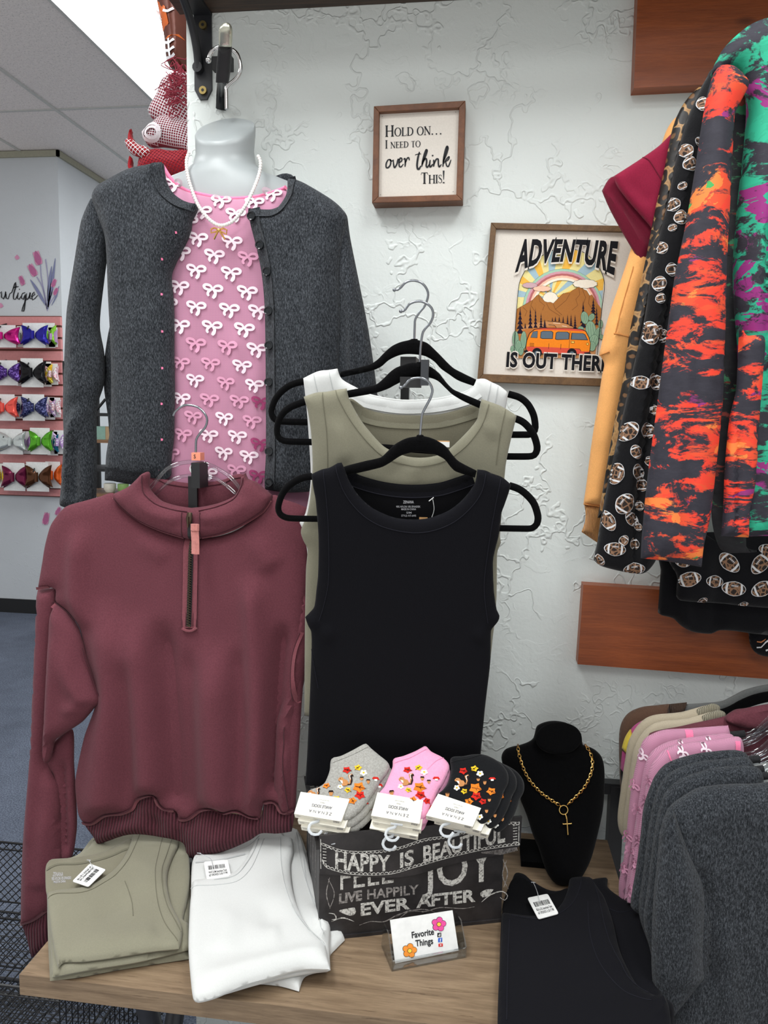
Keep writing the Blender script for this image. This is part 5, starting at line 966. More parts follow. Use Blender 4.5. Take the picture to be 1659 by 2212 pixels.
# ============================================================ RIGHT UPPER RACK
def tiedye(name, cols, dark=(34, 32, 43), off=0.0, th=.5):
    q = N(name); mp = q.n('Mapping'); q.l(q.co.outputs['Object'], mp.inputs[0]); mp.inputs['Location'].default_value = (off, 0, off*1.7); mp.inputs['Scale'].default_value = (1, 1, 2.4); vec = mp.outputs[0]
    a = q.noise(vec, 9, 6, .68, .8); b = q.noise(vec, 5.5, 5, .6, 1.2); c = q.noise(vec, 30, 4, .8)
    pal = q.ramp(b, [(i/len(cols)*.5+.27, lin(k)) for i, k in enumerate(cols)], 'CONSTANT')
    m = q.ramp(q.math('ADD', a, q.math('MULTIPLY', q.math('SUBTRACT', c, .5), .22)), [(th-.025, (0, 0, 0)), (th+.025, (1, 1, 1))])
    wv = q.n('TexWave', bands_direction='Z'); q.l(q.map(), wv.inputs[0]); wv.inputs['Scale'].default_value = 240
    col = q.mix(m, q.ramp(c, [(.3, lin(dark)), (.7, lin([x+16 for x in dark]))]), pal)
    q.set(**{'Base Color': q.mix(1.0, col, q.ramp(wv.outputs['Fac'], [(.1, (.93,)*3), (.6, (1, 1, 1))]), 'MULTIPLY'), 'Roughness': .75, 'Normal': q.bump(wv.outputs['Fac'], .1, .001)}); return q.m
M_tred = tiedye('red_tie_dye', [(150, 44, 120), (240, 62, 40), (244, 66, 42), (236, 80, 44), (246, 132, 60), (70, 170, 90)], off=.3, th=.515)
M_tteal = tiedye('teal_tie_dye', [(134, 34, 112), (150, 40, 124), (36, 170, 134), (40, 180, 142), (36, 168, 132), (150, 160, 80)], off=1.1, th=.485)
M_tdark = tiedye('dark_tie_dye', [(150, 60, 50), (60, 130, 90), (140, 60, 40)], (22, 22, 26), 2.0, .6)
q = N('leopard'); vec = q.map(); nz = q.n('TexNoise'); q.l(vec, nz.inputs['Vector']); nz.inputs['Scale'].default_value = 30
sc_ = q.n('VectorMath', operation='SCALE'); q.l(nz.outputs['Color'], sc_.inputs[0]); sc_.inputs['Scale'].default_value = .02; ad = q.n('VectorMath', operation='ADD'); q.l(vec, ad.inputs[0]); q.l(sc_.outputs[0], ad.inputs[1])
vo = q.n('TexVoronoi'); q.l(ad.outputs[0], vo.inputs['Vector']); vo.inputs['Scale'].default_value = 46
ring = q.ramp(vo.outputs['Distance'], [(.2, lin((120, 84, 50))), (.28, lin((20, 15, 13))), (.62, lin((24, 18, 15))), (.7, lin((190, 148, 96))), (.85, lin((140, 98, 58)))])
q.set(**{'Base Color': q.mix(.5, ring, q.ramp(q.noise(vec, 120, 4), [(.3, (.6, .55, .5)), (.7, (1, 1, 1))]), 'MULTIPLY'), 'Roughness': .5}); M_leo = q.m
vo = None; q = N('leopard_small'); v2 = q.n('TexVoronoi', feature='DISTANCE_TO_EDGE'); q.l(q.map(), v2.inputs['Vector']); v2.inputs['Scale'].default_value = 110
q.set(**{'Base Color': q.ramp(v2.outputs['Distance'], [(.05, lin((150, 112, 84))), (.16, lin((40, 28, 22)))]), 'Roughness': .8}); M_leos = q.m
M_fbw = plain('white_print', (226, 226, 228), .7)
M_orange = fabric('peach_fleece', (246, 178, 108), .06, 350, .25); M_orrib = fabric('peach_rib', (238, 168, 100), .06, 350, .2, rib=(110, 'X')); M_oseam = fabric('peach_stitch', (222, 150, 84), .06, 300, .2)
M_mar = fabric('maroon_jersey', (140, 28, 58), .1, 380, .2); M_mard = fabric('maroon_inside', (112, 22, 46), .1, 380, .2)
M_bkk = fabric('black_knit', (18, 18, 21), .25, 300, .3); M_bkk2 = fabric('black_knit_dim', (14, 14, 18), .2, 300, .3)
def garment(name, lab, cat, parts, group=None, ref=None):
    """parts: (part name, plane, outline, front, back, r, fold, material, cell)"""
    t = None; res = []
    for (nm, pl, o, fr, bk, r, fo, m, ce) in parts:
        if t is None: t = thing(name, lab, cat, tuple(pl.at([o[0][:2]])[0]), group)
        cl = Cloth(pl, o, fr, bk, r, fo, ce); mb = MB(); cl.mesh(mb, 0); res.append((cl, mb, nm, m))
    return t, res
def fin(t, res):
    for cl, mb, nm, m in res: mb.build(nm, m, t)
def football(cl, mb, x, y, s, rot, sq=1.0, w=1, l=2, k=0):
    s = s*1.08; c, n = math.cos(rot), math.sin(rot); T = lambda P: [(x+(p[0]*c*sq-p[1]*n)*s, y+(p[0]*n*sq+p[1]*c)*s) for p in P]
    lens = [(math.cos(a)*1.0, math.sin(a)*.62*(1-.12*abs(math.cos(a)))) for a in np.linspace(0, 2*math.pi, 21)[:-1]]
    def clipd(mi, P, e, ce=0):
        P = T(P); A = np.array(P)
        if not inside(A, cl.loops[0]).any() and not inside(np.array([(x, y)]), cl.loops[0])[0]: return
        ins = inside(A, cl.loops[0]).all(); cl.decal(mb, mi, P, e, ce if ins else 3.5, False, (), not ins)
    clipd(w, [(p[0]*1.07, p[1]*1.1) for p in lens], .0014, 6)
    clipd(l, lens, .0024, 6)
    for sx in (-1, 1):
        b = [(sx*.52, -.50), (sx*.70, -.42), (sx*.76, 0), (sx*.70, .42), (sx*.52, .50), (sx*.57, 0)]; clipd(w, b, .0032)
    clipd(w, [(-.3, -.30), (.3, -.30), (.3, -.25), (-.3, -.25)], .0032)
    for j in range(5): clipd(w, [(-.26+j*.13, -.38), (-.23+j*.13, -.38), (-.23+j*.13, -.17), (-.26+j*.13, -.17)], .0034)
# orange sweatshirt
oL = [(1462, 252), (1436, 290), (1400, 420), (1354, 566), (1335, 623), (1310, 699), (1294, 766, 1), (1305, 785), (1300, 813), (1288, 892), (1278, 956), (1266, 1050), (1260, 1090, 1), (1301, 1096, 1), (1330, 960), (1360, 813), (1410, 579), (1450, 400), (1490, 260)]
t, res = garment('sweatshirt', 'peach orange sweatshirt at the back of the upper right rack', 'sweatshirt', [('sleeve', YP(1.60), oL, .022, .02, .03, ridges([([(1360, 590), (1325, 720), (1290, 960)], .008, 12), ([(1330, 680), (1312, 760)], .006, 10), ([(1262, 1085), (1290, 1075)], .006, 10)]), [M_orange, M_oseam], 12), ('cuff', YP(1.602), [(1262, 1090, 1), (1265, 1112), (1262, 1132), (1256, 1149, 1), (1290, 1172, 1), (1302, 1090, 1)], .014, .01, .02, None, [M_orrib], 9)])
cl, mb = res[0][:2]; cl.seam(mb, 1, [(1321, 724), (1340, 727), (1362, 732)], .0012); cl.seam(mb, 1, [(1294, 768), (1312, 762)], .0012); cl.seam(mb, 1, [(1364, 580), (1338, 668), (1324, 722)], .001); cl.seam(mb, 1, [(1262, 1088), (1300, 1094)], .0012); fin(t, res)
# maroon tee sleeve
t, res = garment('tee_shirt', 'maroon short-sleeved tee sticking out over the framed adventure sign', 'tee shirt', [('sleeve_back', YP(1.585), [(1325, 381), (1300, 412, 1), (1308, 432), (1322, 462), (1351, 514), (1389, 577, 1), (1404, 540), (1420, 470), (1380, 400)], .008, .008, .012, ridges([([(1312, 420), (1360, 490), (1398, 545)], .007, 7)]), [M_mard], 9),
   ('sleeve_front', YP(1.565), [(1470, 270), (1449, 290), (1422, 316), (1387, 341), (1355, 362), (1325, 381, 1), (1333, 402), (1350, 426), (1372, 452), (1405, 490), (1412, 505, 1), (1440, 430), (1470, 340)], .012, .008, .015, ridges([([(1345, 385), (1400, 440)], -.004, 12)]), [M_mar, M_mard], 10)])
cl, mb = res[1][:2]; cl.seam(mb, 1, [(1387, 342), (1400, 352), (1425, 392), (1430, 400)], .001); fin(t, res)
# leopard top
t, res = garment('leopard_blouse', 'brown leopard print top between the peach and the football garments', 'top', [('sleeve', YP(1.535), [(1514, 186), (1484, 214), (1465, 245), (1452, 280), (1436, 359), (1416, 449), (1389, 588), (1360, 718), (1347, 813), (1325, 924), (1303, 1053), (1291, 1118, 1), (1300, 1120, 1), (1335, 1028), (1364, 902), (1386, 797), (1410, 687), (1430, 560), (1456, 454), (1480, 345), (1505, 264), (1530, 200)], .014, .02, .02, ridges([([(1470, 280), (1420, 500), (1375, 720)], .006, 9)]), M_leo, 9)]); fin(t, res)
# football-print tops
fL = [(1541, 150), (1524, 172), (1506, 206), (1482, 264), (1460, 345), (1438, 454), (1411, 560), (1392, 687), (1367, 797), (1344, 902), (1316, 1028), (1298, 1120), (1290, 1171), (1282, 1209, 1), (1297, 1222), (1341, 1234), (1382, 1240), (1402, 1230), (1420, 1200), (1470, 900), (1520, 560), (1560, 300), (1580, 180)]
t, res = garment('football_print_shirt', 'black top printed with leopard footballs hanging beside the red tie-dye sleeve', 'top', [('sleeve', YP(1.495), fL, .024, .02, .03, ridges([([(1490, 320), (1440, 560), (1395, 800), (1350, 1100)], .010, 12), ([(1440, 640), (1412, 820), (1372, 1080), (1366, 1220)], -.012, 7), ([(1470, 480), (1440, 700), (1400, 960), (1392, 1200)], .010, 9)]), [M_bkk, M_fbw, M_leos], 10)])
cl, mb = res[0][:2]
for x, y, s, r, sq in [(1510, 235, 16, 1.5, .9), (1475, 335, 17, 1.2, .9), (1500, 318, 12, 1.8, .8), (1482, 366, 20, 1.2, .7), (1466, 412, 12, 1.3, .7), (1448, 448, 18, 1.2, .8), (1462, 480, 20, 1.5, .7), (1445, 500, 11, 1.3, .7), (1424, 540, 16, 1.2, .8), (1442, 590, 18, 1.4, .7), (1418, 618, 18, 1.6, .8), (1420, 650, 14, 1.4, .7), (1399, 722, 25, 1.4, .9), (1422, 725, 18, 1.2, .9), (1378, 828, 20, .2, .9), (1409, 826, 20, 1.2, .8), (1352, 932, 24, -.8, .9), (1392, 930, 20, 1.5, .75), (1368, 975, 17, 1.2, .8), (1327, 1022, 23, 1.9, .9), (1373, 1018, 18, 1.3, .9), (1344, 1085, 26, -1.0, .8), (1380, 1045, 16, 1.4, .8), (1310, 1122, 20, 1.1, 1), (1360, 1118, 17, .9, 1), (1324, 1182, 20, .1, 1), (1290, 1206, 14, .8, 1), (1342, 1164, 14, 2.2, .8), (1366, 1226, 20, -.1, 1), (1374, 1135, 10, 1.4, .8), (1366, 1172, 14, 1.4, .8), (1376, 1090, 12, 1.4, .8), (1396, 995, 12, 1.4, .8), (1406, 886, 12, 1.4, .8)]: football(cl, mb, x, y, s, r, sq)
fin(t, res)
# football-print skirts low behind
M_rb = YP(1.60)
t, res = garment('football_print_skirt', 'black hanging skirt printed with leopard footballs, behind the teal tie-dye hem', 'skirt', [('skirt', YP(1.565), [(1440, 1180), (1519, 1150), (2020, 1160), (2020, 1330), (1659, 1313), (1600, 1308), (1554, 1303), (1517, 1301), (1470, 1297), (1461, 1288), (1462, 1244), (1446, 1215)], .016, .02, .025, ridges([([(1520, 1180), (1520, 1296)], .008, 14), ([(1560, 1180), (1556, 1296)], -.006, 12)]), [M_bkk2, M_fbw, M_leos], 12)])
cl, mb = res[0][:2]
for x, y, s, r, sq in [(1570, 1212, 23, .75, 1), (1636, 1214, 23, -.9, 1), (1484, 1248, 22, -.3, 1), (1538, 1252, 18, .2, 1), (1580, 1268, 22, .1, 1), (1640, 1268, 22, -.4, 1), (1514, 1296, 12, -.9, .8), (1602, 1303, 9, -.2, 1), (1650, 1184, 16, .2, 1), (1470, 1212, 14, .2, 1)]: football(cl, mb, x, y, s, r, sq)
fin(t, res)
t, res = garment('black_skirt', 'plain black skirt with wavy hem against the low red-brown board', 'skirt', [('skirt', YP(1.60), [(1427, 1200), (1427, 1232), (1421, 1323, 1), (1429, 1329), (1454, 1336), (1473, 1353), (1498, 1365), (1535, 1369), (1553, 1362), (1587, 1363), (1640, 1370), (2000, 1390), (2010, 1210)], .014, .015, .02, ridges([([(1465, 1250), (1480, 1350)], .008, 14), ([(1545, 1250), (1545, 1360)], -.006, 16)]), [M_bkk2], 12)]); fin(t, res)
t, res = garment('swirl_print_shirt', 'black garment with silver swirl print at the right edge below the skirts', 'top', [('body', YP(1.625), [(1614, 1340), (1617, 1370), (1621, 1394), (1631, 1409), (1644, 1416), (1665, 1419), (1720, 1415), (1720, 1340)], .010, .01, .02, None, [M_bkk2, M_fbw, plain('copper_print', (200, 120, 70), .5)], 10)])
cl, mb = res[0][:2]; cl.ribbon(mb, 2, [(1631, 1383), (1640, 1384), (1650, 1377)], [2, 3, 1]); cl.ribbon(mb, 1, [(1631, 1396), (1640, 1395), (1650, 1384), (1664, 1376)], [3, 2, 4, 2]); cl.ribbon(mb, 1, [(1650, 1402), (1660, 1398), (1676, 1386)], [4, 2, 3]); fin(t, res)
# tie-dye top: body, dark under layer, red sleeve
t, res = garment('tie_dye_tunic', 'teal and purple tie-dye tunic with a red sleeve on the upper right rack', 'top', [
  ('body', YP(1.375), [(1540, 160), (1549, 128), (1568, 99), (1603, 66), (1630, 50), (1662, 40), (1740, 18), (1800, 2), (1838, 34), (1890, 42), (1940, 6), (2040, 30), (2110, 80), (2150, 170), (2130, 420), (2120, 800), (2110, 1150, 1), (1800, 1164), (1659, 1158), (1600, 1160, 1), (1600, 1150), (1602, 1000), (1598, 845), (1596, 750), (1588, 655), (1586, 592), (1588, 535), (1597, 427), (1612, 291), (1614, 200), (1590, 150)], .03, .05, .05, ridges([([(1625, 180), (1632, 400), (1616, 700)], .014, 16), ([(1650, 500), (1640, 900), (1630, 1150)], -.012, 10)]), M_tteal, 13),
  ('fold', YP(1.352), [(1598, 700), (1612, 724), (1650, 728), (1648, 800), (1640, 900), (1632, 1040), (1620, 1100), (1617, 1161, 1), (1557, 1158, 1), (1562, 1098), (1566, 1003), (1576, 902), (1590, 840)], .016, .01, .02, ridges([([(1596, 760), (1592, 900), (1586, 1150)], -.008, 5)]), M_tred, 10),
  ('under_layer', YP(1.44), [(1560, 200), (1620, 200), (1620, 700), (1612, 1180), (1640, 1190), (1605, 1194), (1556, 1186), (1536, 1100), (1552, 800), (1566, 500)], .012, .01, .02, None, M_tdark, 14),
  ('sleeve', YP(1.355), [(1549, 147), (1579, 144), (1596, 155), (1612, 172), (1617, 185), (1604, 212), (1590, 240), (1585, 264), (1577, 427), (1571, 535), (1568, 620), (1566, 718), (1560, 876), (1547, 1003), (1534, 1114), (1520, 1177), (1515, 1225, 1), (1450, 1214), (1384, 1206, 1), (1386, 1161), (1398, 1035), (1417, 892), (1436, 750), (1458, 592), (1465, 562), (1484, 468), (1500, 373), (1514, 278), (1530, 194)], .028, .02, .045, ridges([([(1540, 200), (1500, 480), (1470, 800), (1440, 1180)], .008, 18), ([(1560, 300), (1530, 700), (1500, 1180)], .006, 24)]), M_tred, 13)]); fin(t, res)
# ============================================================ RIGHT LOWER RACK
M_brown = fabric('brown_fleece', (96, 72, 58), .1, 330, .25); M_brownr = fabric('brown_rib', (92, 66, 50), .1, 330, .2, rib=(110, 'X'))
M_beige = fabric('beige_jersey', (186, 174, 152), .06, 350, .2); M_beiger = fabric('beige_rib', (188, 180, 156), .06, 350, .2, rib=(100, 'X'))
M_pk2 = fabric('raspberry_jersey', (176, 76, 128), .08, 350, .2); M_yel = fabric('yellow_jersey', (222, 196, 74), .06, 350, .2); M_felt = fabric('grey_felt', (118, 120, 119), .1, 300, .3)
M_pmesh = fabric('pink_tulle', (226, 146, 178), .1, 500, .2); M_pmesh2 = fabric('pink_ribbon', (236, 122, 158), .05, 400, .2)
t, res = garment('sweatshirt', 'brown sweatshirt with ribbed neck, furthest back on the lower right rack', 'sweatshirt', [('shoulder', YP(1.60), [(1339, 1690), (1337, 1616), (1338, 1580), (1345, 1557), (1361, 1539), (1388, 1528), (1420, 1524), (1446, 1521, 1), (1448, 1560, 1), (1420, 1600), (1400, 1700), (1396, 1800), (1352, 1800), (1342, 1720)], .02, .02, .025, None, M_brown, 11), ('neck_rib', YP(1.60), [(1445, 1521, 1), (1484, 1517, 1), (1478, 1540), (1476, 1560, 1), (1446, 1560, 1)], .014, .015, .015, None, M_brownr, 9)]); fin(t, res)
h = thing('felt_hanger', 'grey felt-covered hanger inside the brown sweatshirt', 'hanger', tuple(PY(1560, 1520, 1.60))); mb = MB(); pl = YP(1.602)
Cloth(pl, [(1470, 1524), (1520, 1519), (1558, 1515), (1580, 1505), (1605, 1492), (1635, 1483), (1670, 1477), (1720, 1474), (1720, 1492), (1660, 1496), (1620, 1508), (1590, 1524), (1560, 1532), (1520, 1535), (1470, 1542)], .006, .006, .006, None, 8).mesh(mb); mb.build('body', M_felt, h)
h = thing('velvet_hanger', 'black hanger just in front of the grey felt hanger, lower right rack', 'hanger', tuple(PY(1600, 1520, 1.56))); mb = MB(); Cloth(YP(1.57), [(1480, 1540), (1540, 1536), (1570, 1528), (1600, 1512), (1630, 1500), (1665, 1493), (1720, 1490), (1720, 1512), (1660, 1516), (1610, 1530), (1570, 1546), (1490, 1552)], .006, .006, .006, None, 8).mesh(mb); mb.build('body', M_velvet, h)
t, res = garment('colorblock_shirt', 'raspberry top with a yellow sleeve block between the brown and beige tops', 'top', [('shoulder', YP(1.555), [(1440, 1546), (1414, 1548), (1388, 1557), (1370, 1568), (1360, 1582), (1368, 1596), (1400, 1600), (1440, 1580)], .012, .012, .015, None, M_pk2, 9), ('sleeve_block', YP(1.553), [(1362, 1575, 1), (1374, 1590, 1), (1366, 1612), (1358, 1633, 1), (1350, 1624), (1343, 1616, 1), (1350, 1594)], .014, .012, .012, None, M_yel, 8), ('sleeve', YP(1.556), [(1344, 1622, 1), (1362, 1634, 1), (1360, 1672, 1), (1348, 1670), (1340, 1659, 1)], .012, .012, .012, None, M_pk2, 8)]); fin(t, res)
t, res = garment('black_shirt', 'plain black top sleeve hanging below the yellow block, lower right rack', 'top', [('sleeve', YP(1.575), [(1341, 1650), (1350, 1668), (1362, 1690), (1360, 1800), (1352, 1800), (1344, 1730)], .01, .01, .012, None, M_bkk2, 9)]); fin(t, res)
for i, (dx, dy, Y, wh) in enumerate(((-6, -8, 1.53, 'rear'), (6, 6, 1.50, 'front'))):
    o = [(1546, 1530), (1478, 1546), (1417, 1553), (1388, 1570), (1365, 1606), (1356, 1650), (1345, 1728), (1340, 1780), (1349, 1812), (1372, 1812), (1400, 1650), (1440, 1600), (1520, 1575), (1556, 1556)]
    t, res = garment('beige_shirt', '%s one of the two beige ribbed-collar tops on the lower right rack' % wh, 'top', [('body', YP(Y), [(x+dx, y+dy) for x, y in o], .012, .012, .02, None, M_beige, 10), ('collar_rib', YP(Y-.008), [(1510+dx, 1541+dy, 1), (1546+dx, 1528+dy), (1562+dx, 1536+dy), (1550+dx, 1552+dy), (1512+dx, 1562+dy, 1)], .008, .008, .008, None, M_beiger, 8)], 'beige tops on the lower right rack'); fin(t, res)
t, res = garment('sweatshirt', 'burgundy sweatshirt with stand collar on the lower right rack', 'sweatshirt', [('shoulder', YP(1.465), [(1400, 1590), (1478, 1568), (1546, 1553), (1580, 1545), (1620, 1545), (1700, 1560), (1700, 1640), (1480, 1640)], .016, .015, .02, None, M_bur, 12), ('collar', YP(1.45), [(1566, 1554), (1587, 1535), (1610, 1531), (1660, 1522), (1720, 1518), (1720, 1580), (1640, 1576), (1600, 1570)], .018, .015, .015, ridges([([(1600, 1545), (1640, 1538), (1680, 1532)], -.006, 5)]), M_bur, 10)]); fin(t, res)
PK = [[(1573, 1567, 1), (1494, 1573), (1433, 1577), (1399, 1591), (1386, 1606), (1374, 1650), (1363, 1706), (1355, 1780), (1347, 1853), (1337, 1905), (1337, 1941, 1), (1350, 1946), (1380, 1800), (1420, 1680), (1480, 1640), (1575, 1600)],
      [(1580, 1586), (1500, 1592), (1445, 1602), (1410, 1622), (1394, 1650), (1384, 1700), (1372, 1780), (1358, 1870), (1348, 1944, 1), (1358, 1948, 1), (1390, 1800), (1440, 1680), (1500, 1650), (1580, 1620)],
      [(1600, 1594), (1560, 1596), (1510, 1602), (1450, 1612), (1420, 1634), (1402, 1665), (1392, 1720), (1378, 1800), (1362, 1890), (1354, 1950, 1), (1366, 1952, 1), (1420, 1800), (1470, 1690), (1530, 1660), (1600, 1640)]]
for i, (o, Y, wh) in enumerate(zip(PK, (1.43, 1.395, 1.36), ('rear', 'middle', 'front'))):
    t, res = garment('bow_print_blouse', '%s one of three sheer pink bow-print tops on the lower right rack' % wh, 'top', [('body', YP(Y), o, .014, .012, .02, None, [M_pink, M_pinktrim, M_bow, M_bow2, M_bow3], 10)], 'pink bow-print tops on the lower right rack')
    cl, mb = res[0][:2]
    for x, y in ([(1385, 1625), (1366, 1690), (1352, 1800), (1346, 1870)], [(1470, 1606), (1530, 1600), (1372, 1740), (1356, 1830)], [(1470, 1618), (1520, 1612), (1396, 1680), (1390, 1724), (1375, 1810), (1368, 1860), (1362, 1920)])[i]: bow(cl, mb, x, y, 13, 2 if y < 1640 else 3, .8)
    if i == 2: cl.ribbon(mb, 1, [(1440, 1618), (1452, 1640), (1490, 1626), (1520, 1622)], 3); cl.ribbon(mb, 1, [(1590, 1596), (1588, 1624)], 11)
    if i == 0: cl.ribbon(mb, 1, [(1486, 1574), (1486, 1590)], 16)
    fin(t, res)
GC = [[(1610, 1626), (1535, 1624), (1478, 1635), (1438, 1651), (1415, 1676), (1404, 1700), (1390, 1744), (1384, 1800), (1374, 1875), (1362, 1956), (1380, 1975), (1400, 2037), (1412, 2092), (1470, 2000), (1500, 1760), (1620, 1690)],
      [(1620, 1640), (1560, 1640), (1500, 1648), (1450, 1668), (1424, 1696), (1412, 1730), (1400, 1790), (1390, 1880), (1380, 1970), (1404, 2050), (1414, 2110), (1480, 2000), (1520, 1760), (1630, 1700)],
      [(1640, 1660), (1570, 1656), (1510, 1668), (1460, 1690), (1434, 1718), (1420, 1760), (1410, 1820), (1398, 1920), (1390, 1990), (1406, 2060), (1414, 2120), (1500, 2000), (1540, 1760), (1640, 1710)]]
for i, (o, Y, wh) in enumerate(zip(GC, (1.325, 1.295, 1.265), ('furthest', 'second', 'third'))):
    t, res = garment('cardigan', '%s back of the four charcoal knit cardigans on the lower right rack' % wh, 'cardigan', [('sleeve', YP(Y), o, .018, .012, .025, ridges([([(1440, 1700), (1415, 1800), (1400, 1950)], .006, 10)]), M_grey, 11)], 'charcoal cardigans on the lower right rack'); fin(t, res)
t, res = garment('cardigan', 'nearest charcoal knit cardigan on the lower right rack, its empty sleeve in front', 'cardigan', [
  ('body', YP(1.225), [(1960, 1660), (1900, 1700), (1820, 1700), (1760, 1664), (1720, 1680), (1645, 1694), (1580, 1696), (1512, 1704), (1478, 1722), (1451, 1742), (1436, 1766), (1428, 1800), (1426, 1860), (1440, 2100), (1450, 2199), (1462, 2300, 1), (2130, 2320, 1), (2150, 1760), (2060, 1690)], .03, .03, .05, ridges([([(1540, 1960), (1560, 2080), (1580, 2260)], .008, 20), ([(1500, 1850), (1530, 1960), (1524, 2100)], -.012, 12)]), M_grey, 15),
  ('sleeve', YP(1.20), [(1451, 1744), (1438, 1762), (1426, 1792), (1419, 1864), (1411, 1940), (1407, 2074), (1413, 2147), (1428, 2180), (1446, 2199, 1), (1486, 2150), (1520, 2107, 1), (1517, 2052), (1520, 1927), (1500, 1868), (1490, 1846), (1470, 1794)], .022, .012, .03, ridges([([(1460, 1800), (1470, 1950), (1470, 2100)], .010, 26)]), M_grey, 12)], 'charcoal cardigans on the lower right rack'); fin(t, res)
# clear hangers fanned at the right edge
for i in range(7):
    x, y = 1600+i*9, (1602, 1586, 1628, 1640, 1662, 1676, 1702)[i]; Y = (1.41, 1.43, 1.36, 1.325, 1.295, 1.265, 1.225)[i]+.002
    h = thing('clear_hanger', 'clear plastic hanger with curved shoulder, one of the fan at the lower right edge', 'hanger', tuple(PY(x, y, Y)), 'clear hangers fanned on the lower right rack'); pl = YP(Y); mb = MB()
    c = crv([(x-34, y+6), (x+4, y), (x+26, y-10), (x+46, y-28), (x+66, y-44), (x+100, y-56)], False); mb.tube(pl.at(c), .0045, 0, 8, .6); c = crv([(x-30, y+12), (x+10, y+7), (x+34, y-3), (x+58, y-20), (x+100, y-38)], False); mb.tube(pl.at(c), .0035, 0, 8, .6); mb.build('bar', M_clear, h)
    if i in (0, 1, 3, 4, 5):
        mb = MB(); L0 = {0: (-106, -8), 1: (-40, 0)}.get(i, (-14, 14)); mb.tube(pl.at([(x+L0[0], y+3), (x+L0[1], y-1)]), .007, 0, 8, .6); mb.build('grip_pad', fabric('black_foam', (44, 44, 46), .3, 300, .4) if i == 0 else bpy.data.materials['black_foam'], h)
# black rack frame standing behind the bust
t = thing('clothes_rack', 'black steel clothes rack frame standing behind the jewelry bust', 'clothes rack', (PY(1330, 1960, 1.60)[0], 1.6, FLOOR))
M_fr = plain('dark_steel', (44, 44, 46), .4, .3); mb = MB(); a, b = PY(1306, 1690, 1.665), PY(1340, 1716, 1.665); mb.box((a[0]-.2, 1.66, b[2]), (.62, 1.685, a[2])); mb.build('top_rail', M_fr, t, False)
mb = MB(); c = PY(1330, 1720, 1.66); mb.box((c[0]-.012, 1.655, FLOOR), (c[0]+.018, 1.69, a[2]-.005)); mb.build('leg', M_fr, t, False)
mb = MB(); mb.box((.59, 1.655, FLOOR), (.62, 1.69, a[2]-.005)); mb.build('leg', M_fr, t, False)
# ============================================================ FRAMED SIGNS
M_walnut = wood('walnut_frame', (134, 84, 50), (84, 48, 28), (6, 30, 6), .5, 0, .15, .8)
M_oakfr = wood('oak_frame', (132, 98, 60), (78, 54, 32), (20, 30, 20), .55, 0, .2, .9)
M_linen = fabric('cream_canvas', (228, 220, 210), .04, 260, .15, .9, big=.02, sheen=0)
def frame(name, lab, outer, inner, Y, mat, depth_in=.008):
    pf = YP(Y); t = thing(name, lab, 'framed sign', tuple(pf.at([outer[3]])[0])); O4, I4 = pf.at(outer), pf.at(inner)
    for i, nm in enumerate(('top_rail', 'right_stile', 'bottom_rail', 'left_stile')):
        j = (i+1) % 4; F4 = [O4[i], O4[j], I4[j], I4[i]]; B4 = [p*np.array((1, 0, 1))+np.array((0, WALL, 0)) for p in F4]
        mb = MB(); mb.add(F4+B4, [(3, 2, 1, 0), (4, 5, 6, 7)]+[(k, (k+1) % 4, (k+1) % 4+4, k+4) for k in range(4)]); o = mb.build('frame_bar', mat, t, False)
        bv = o.modifiers.new('b', 'BEVEL'); bv.width = .0012; bv.segments = 2
    return t, pf
OUT1 = [(807.4, 229), (1005.5, 217), (999, 433), (803.5, 438.5)]; IN1 = [(819, 242), (991.6, 232.5), (985.5, 420), (816.8, 425)]
t, pf = frame('framed_sign', 'small walnut-framed sign reading Hold on I need to over think this', OUT1, IN1, WALL-.042, M_walnut)
P1 = YP(WALL-.030); C = np.array([(816, 239), (994, 229), (988, 423), (814, 428)], float)
mb = MB(); W = P1.at(C); mb.add(list(W)+[p+np.array((0, .006, 0)) for p in W], [(3, 2, 1, 0), (4, 5, 6, 7)]+[(k, (k+1) % 4, (k+1) % 4+4, k+4) for k in range(4)])
f1 = on(P1, .0007); X = lambda P: np.array([(780+p[0]/6.38, 200+p[1]/6.38) for p in np.atleast_2d(P)])
T_, t_ = .165, .058
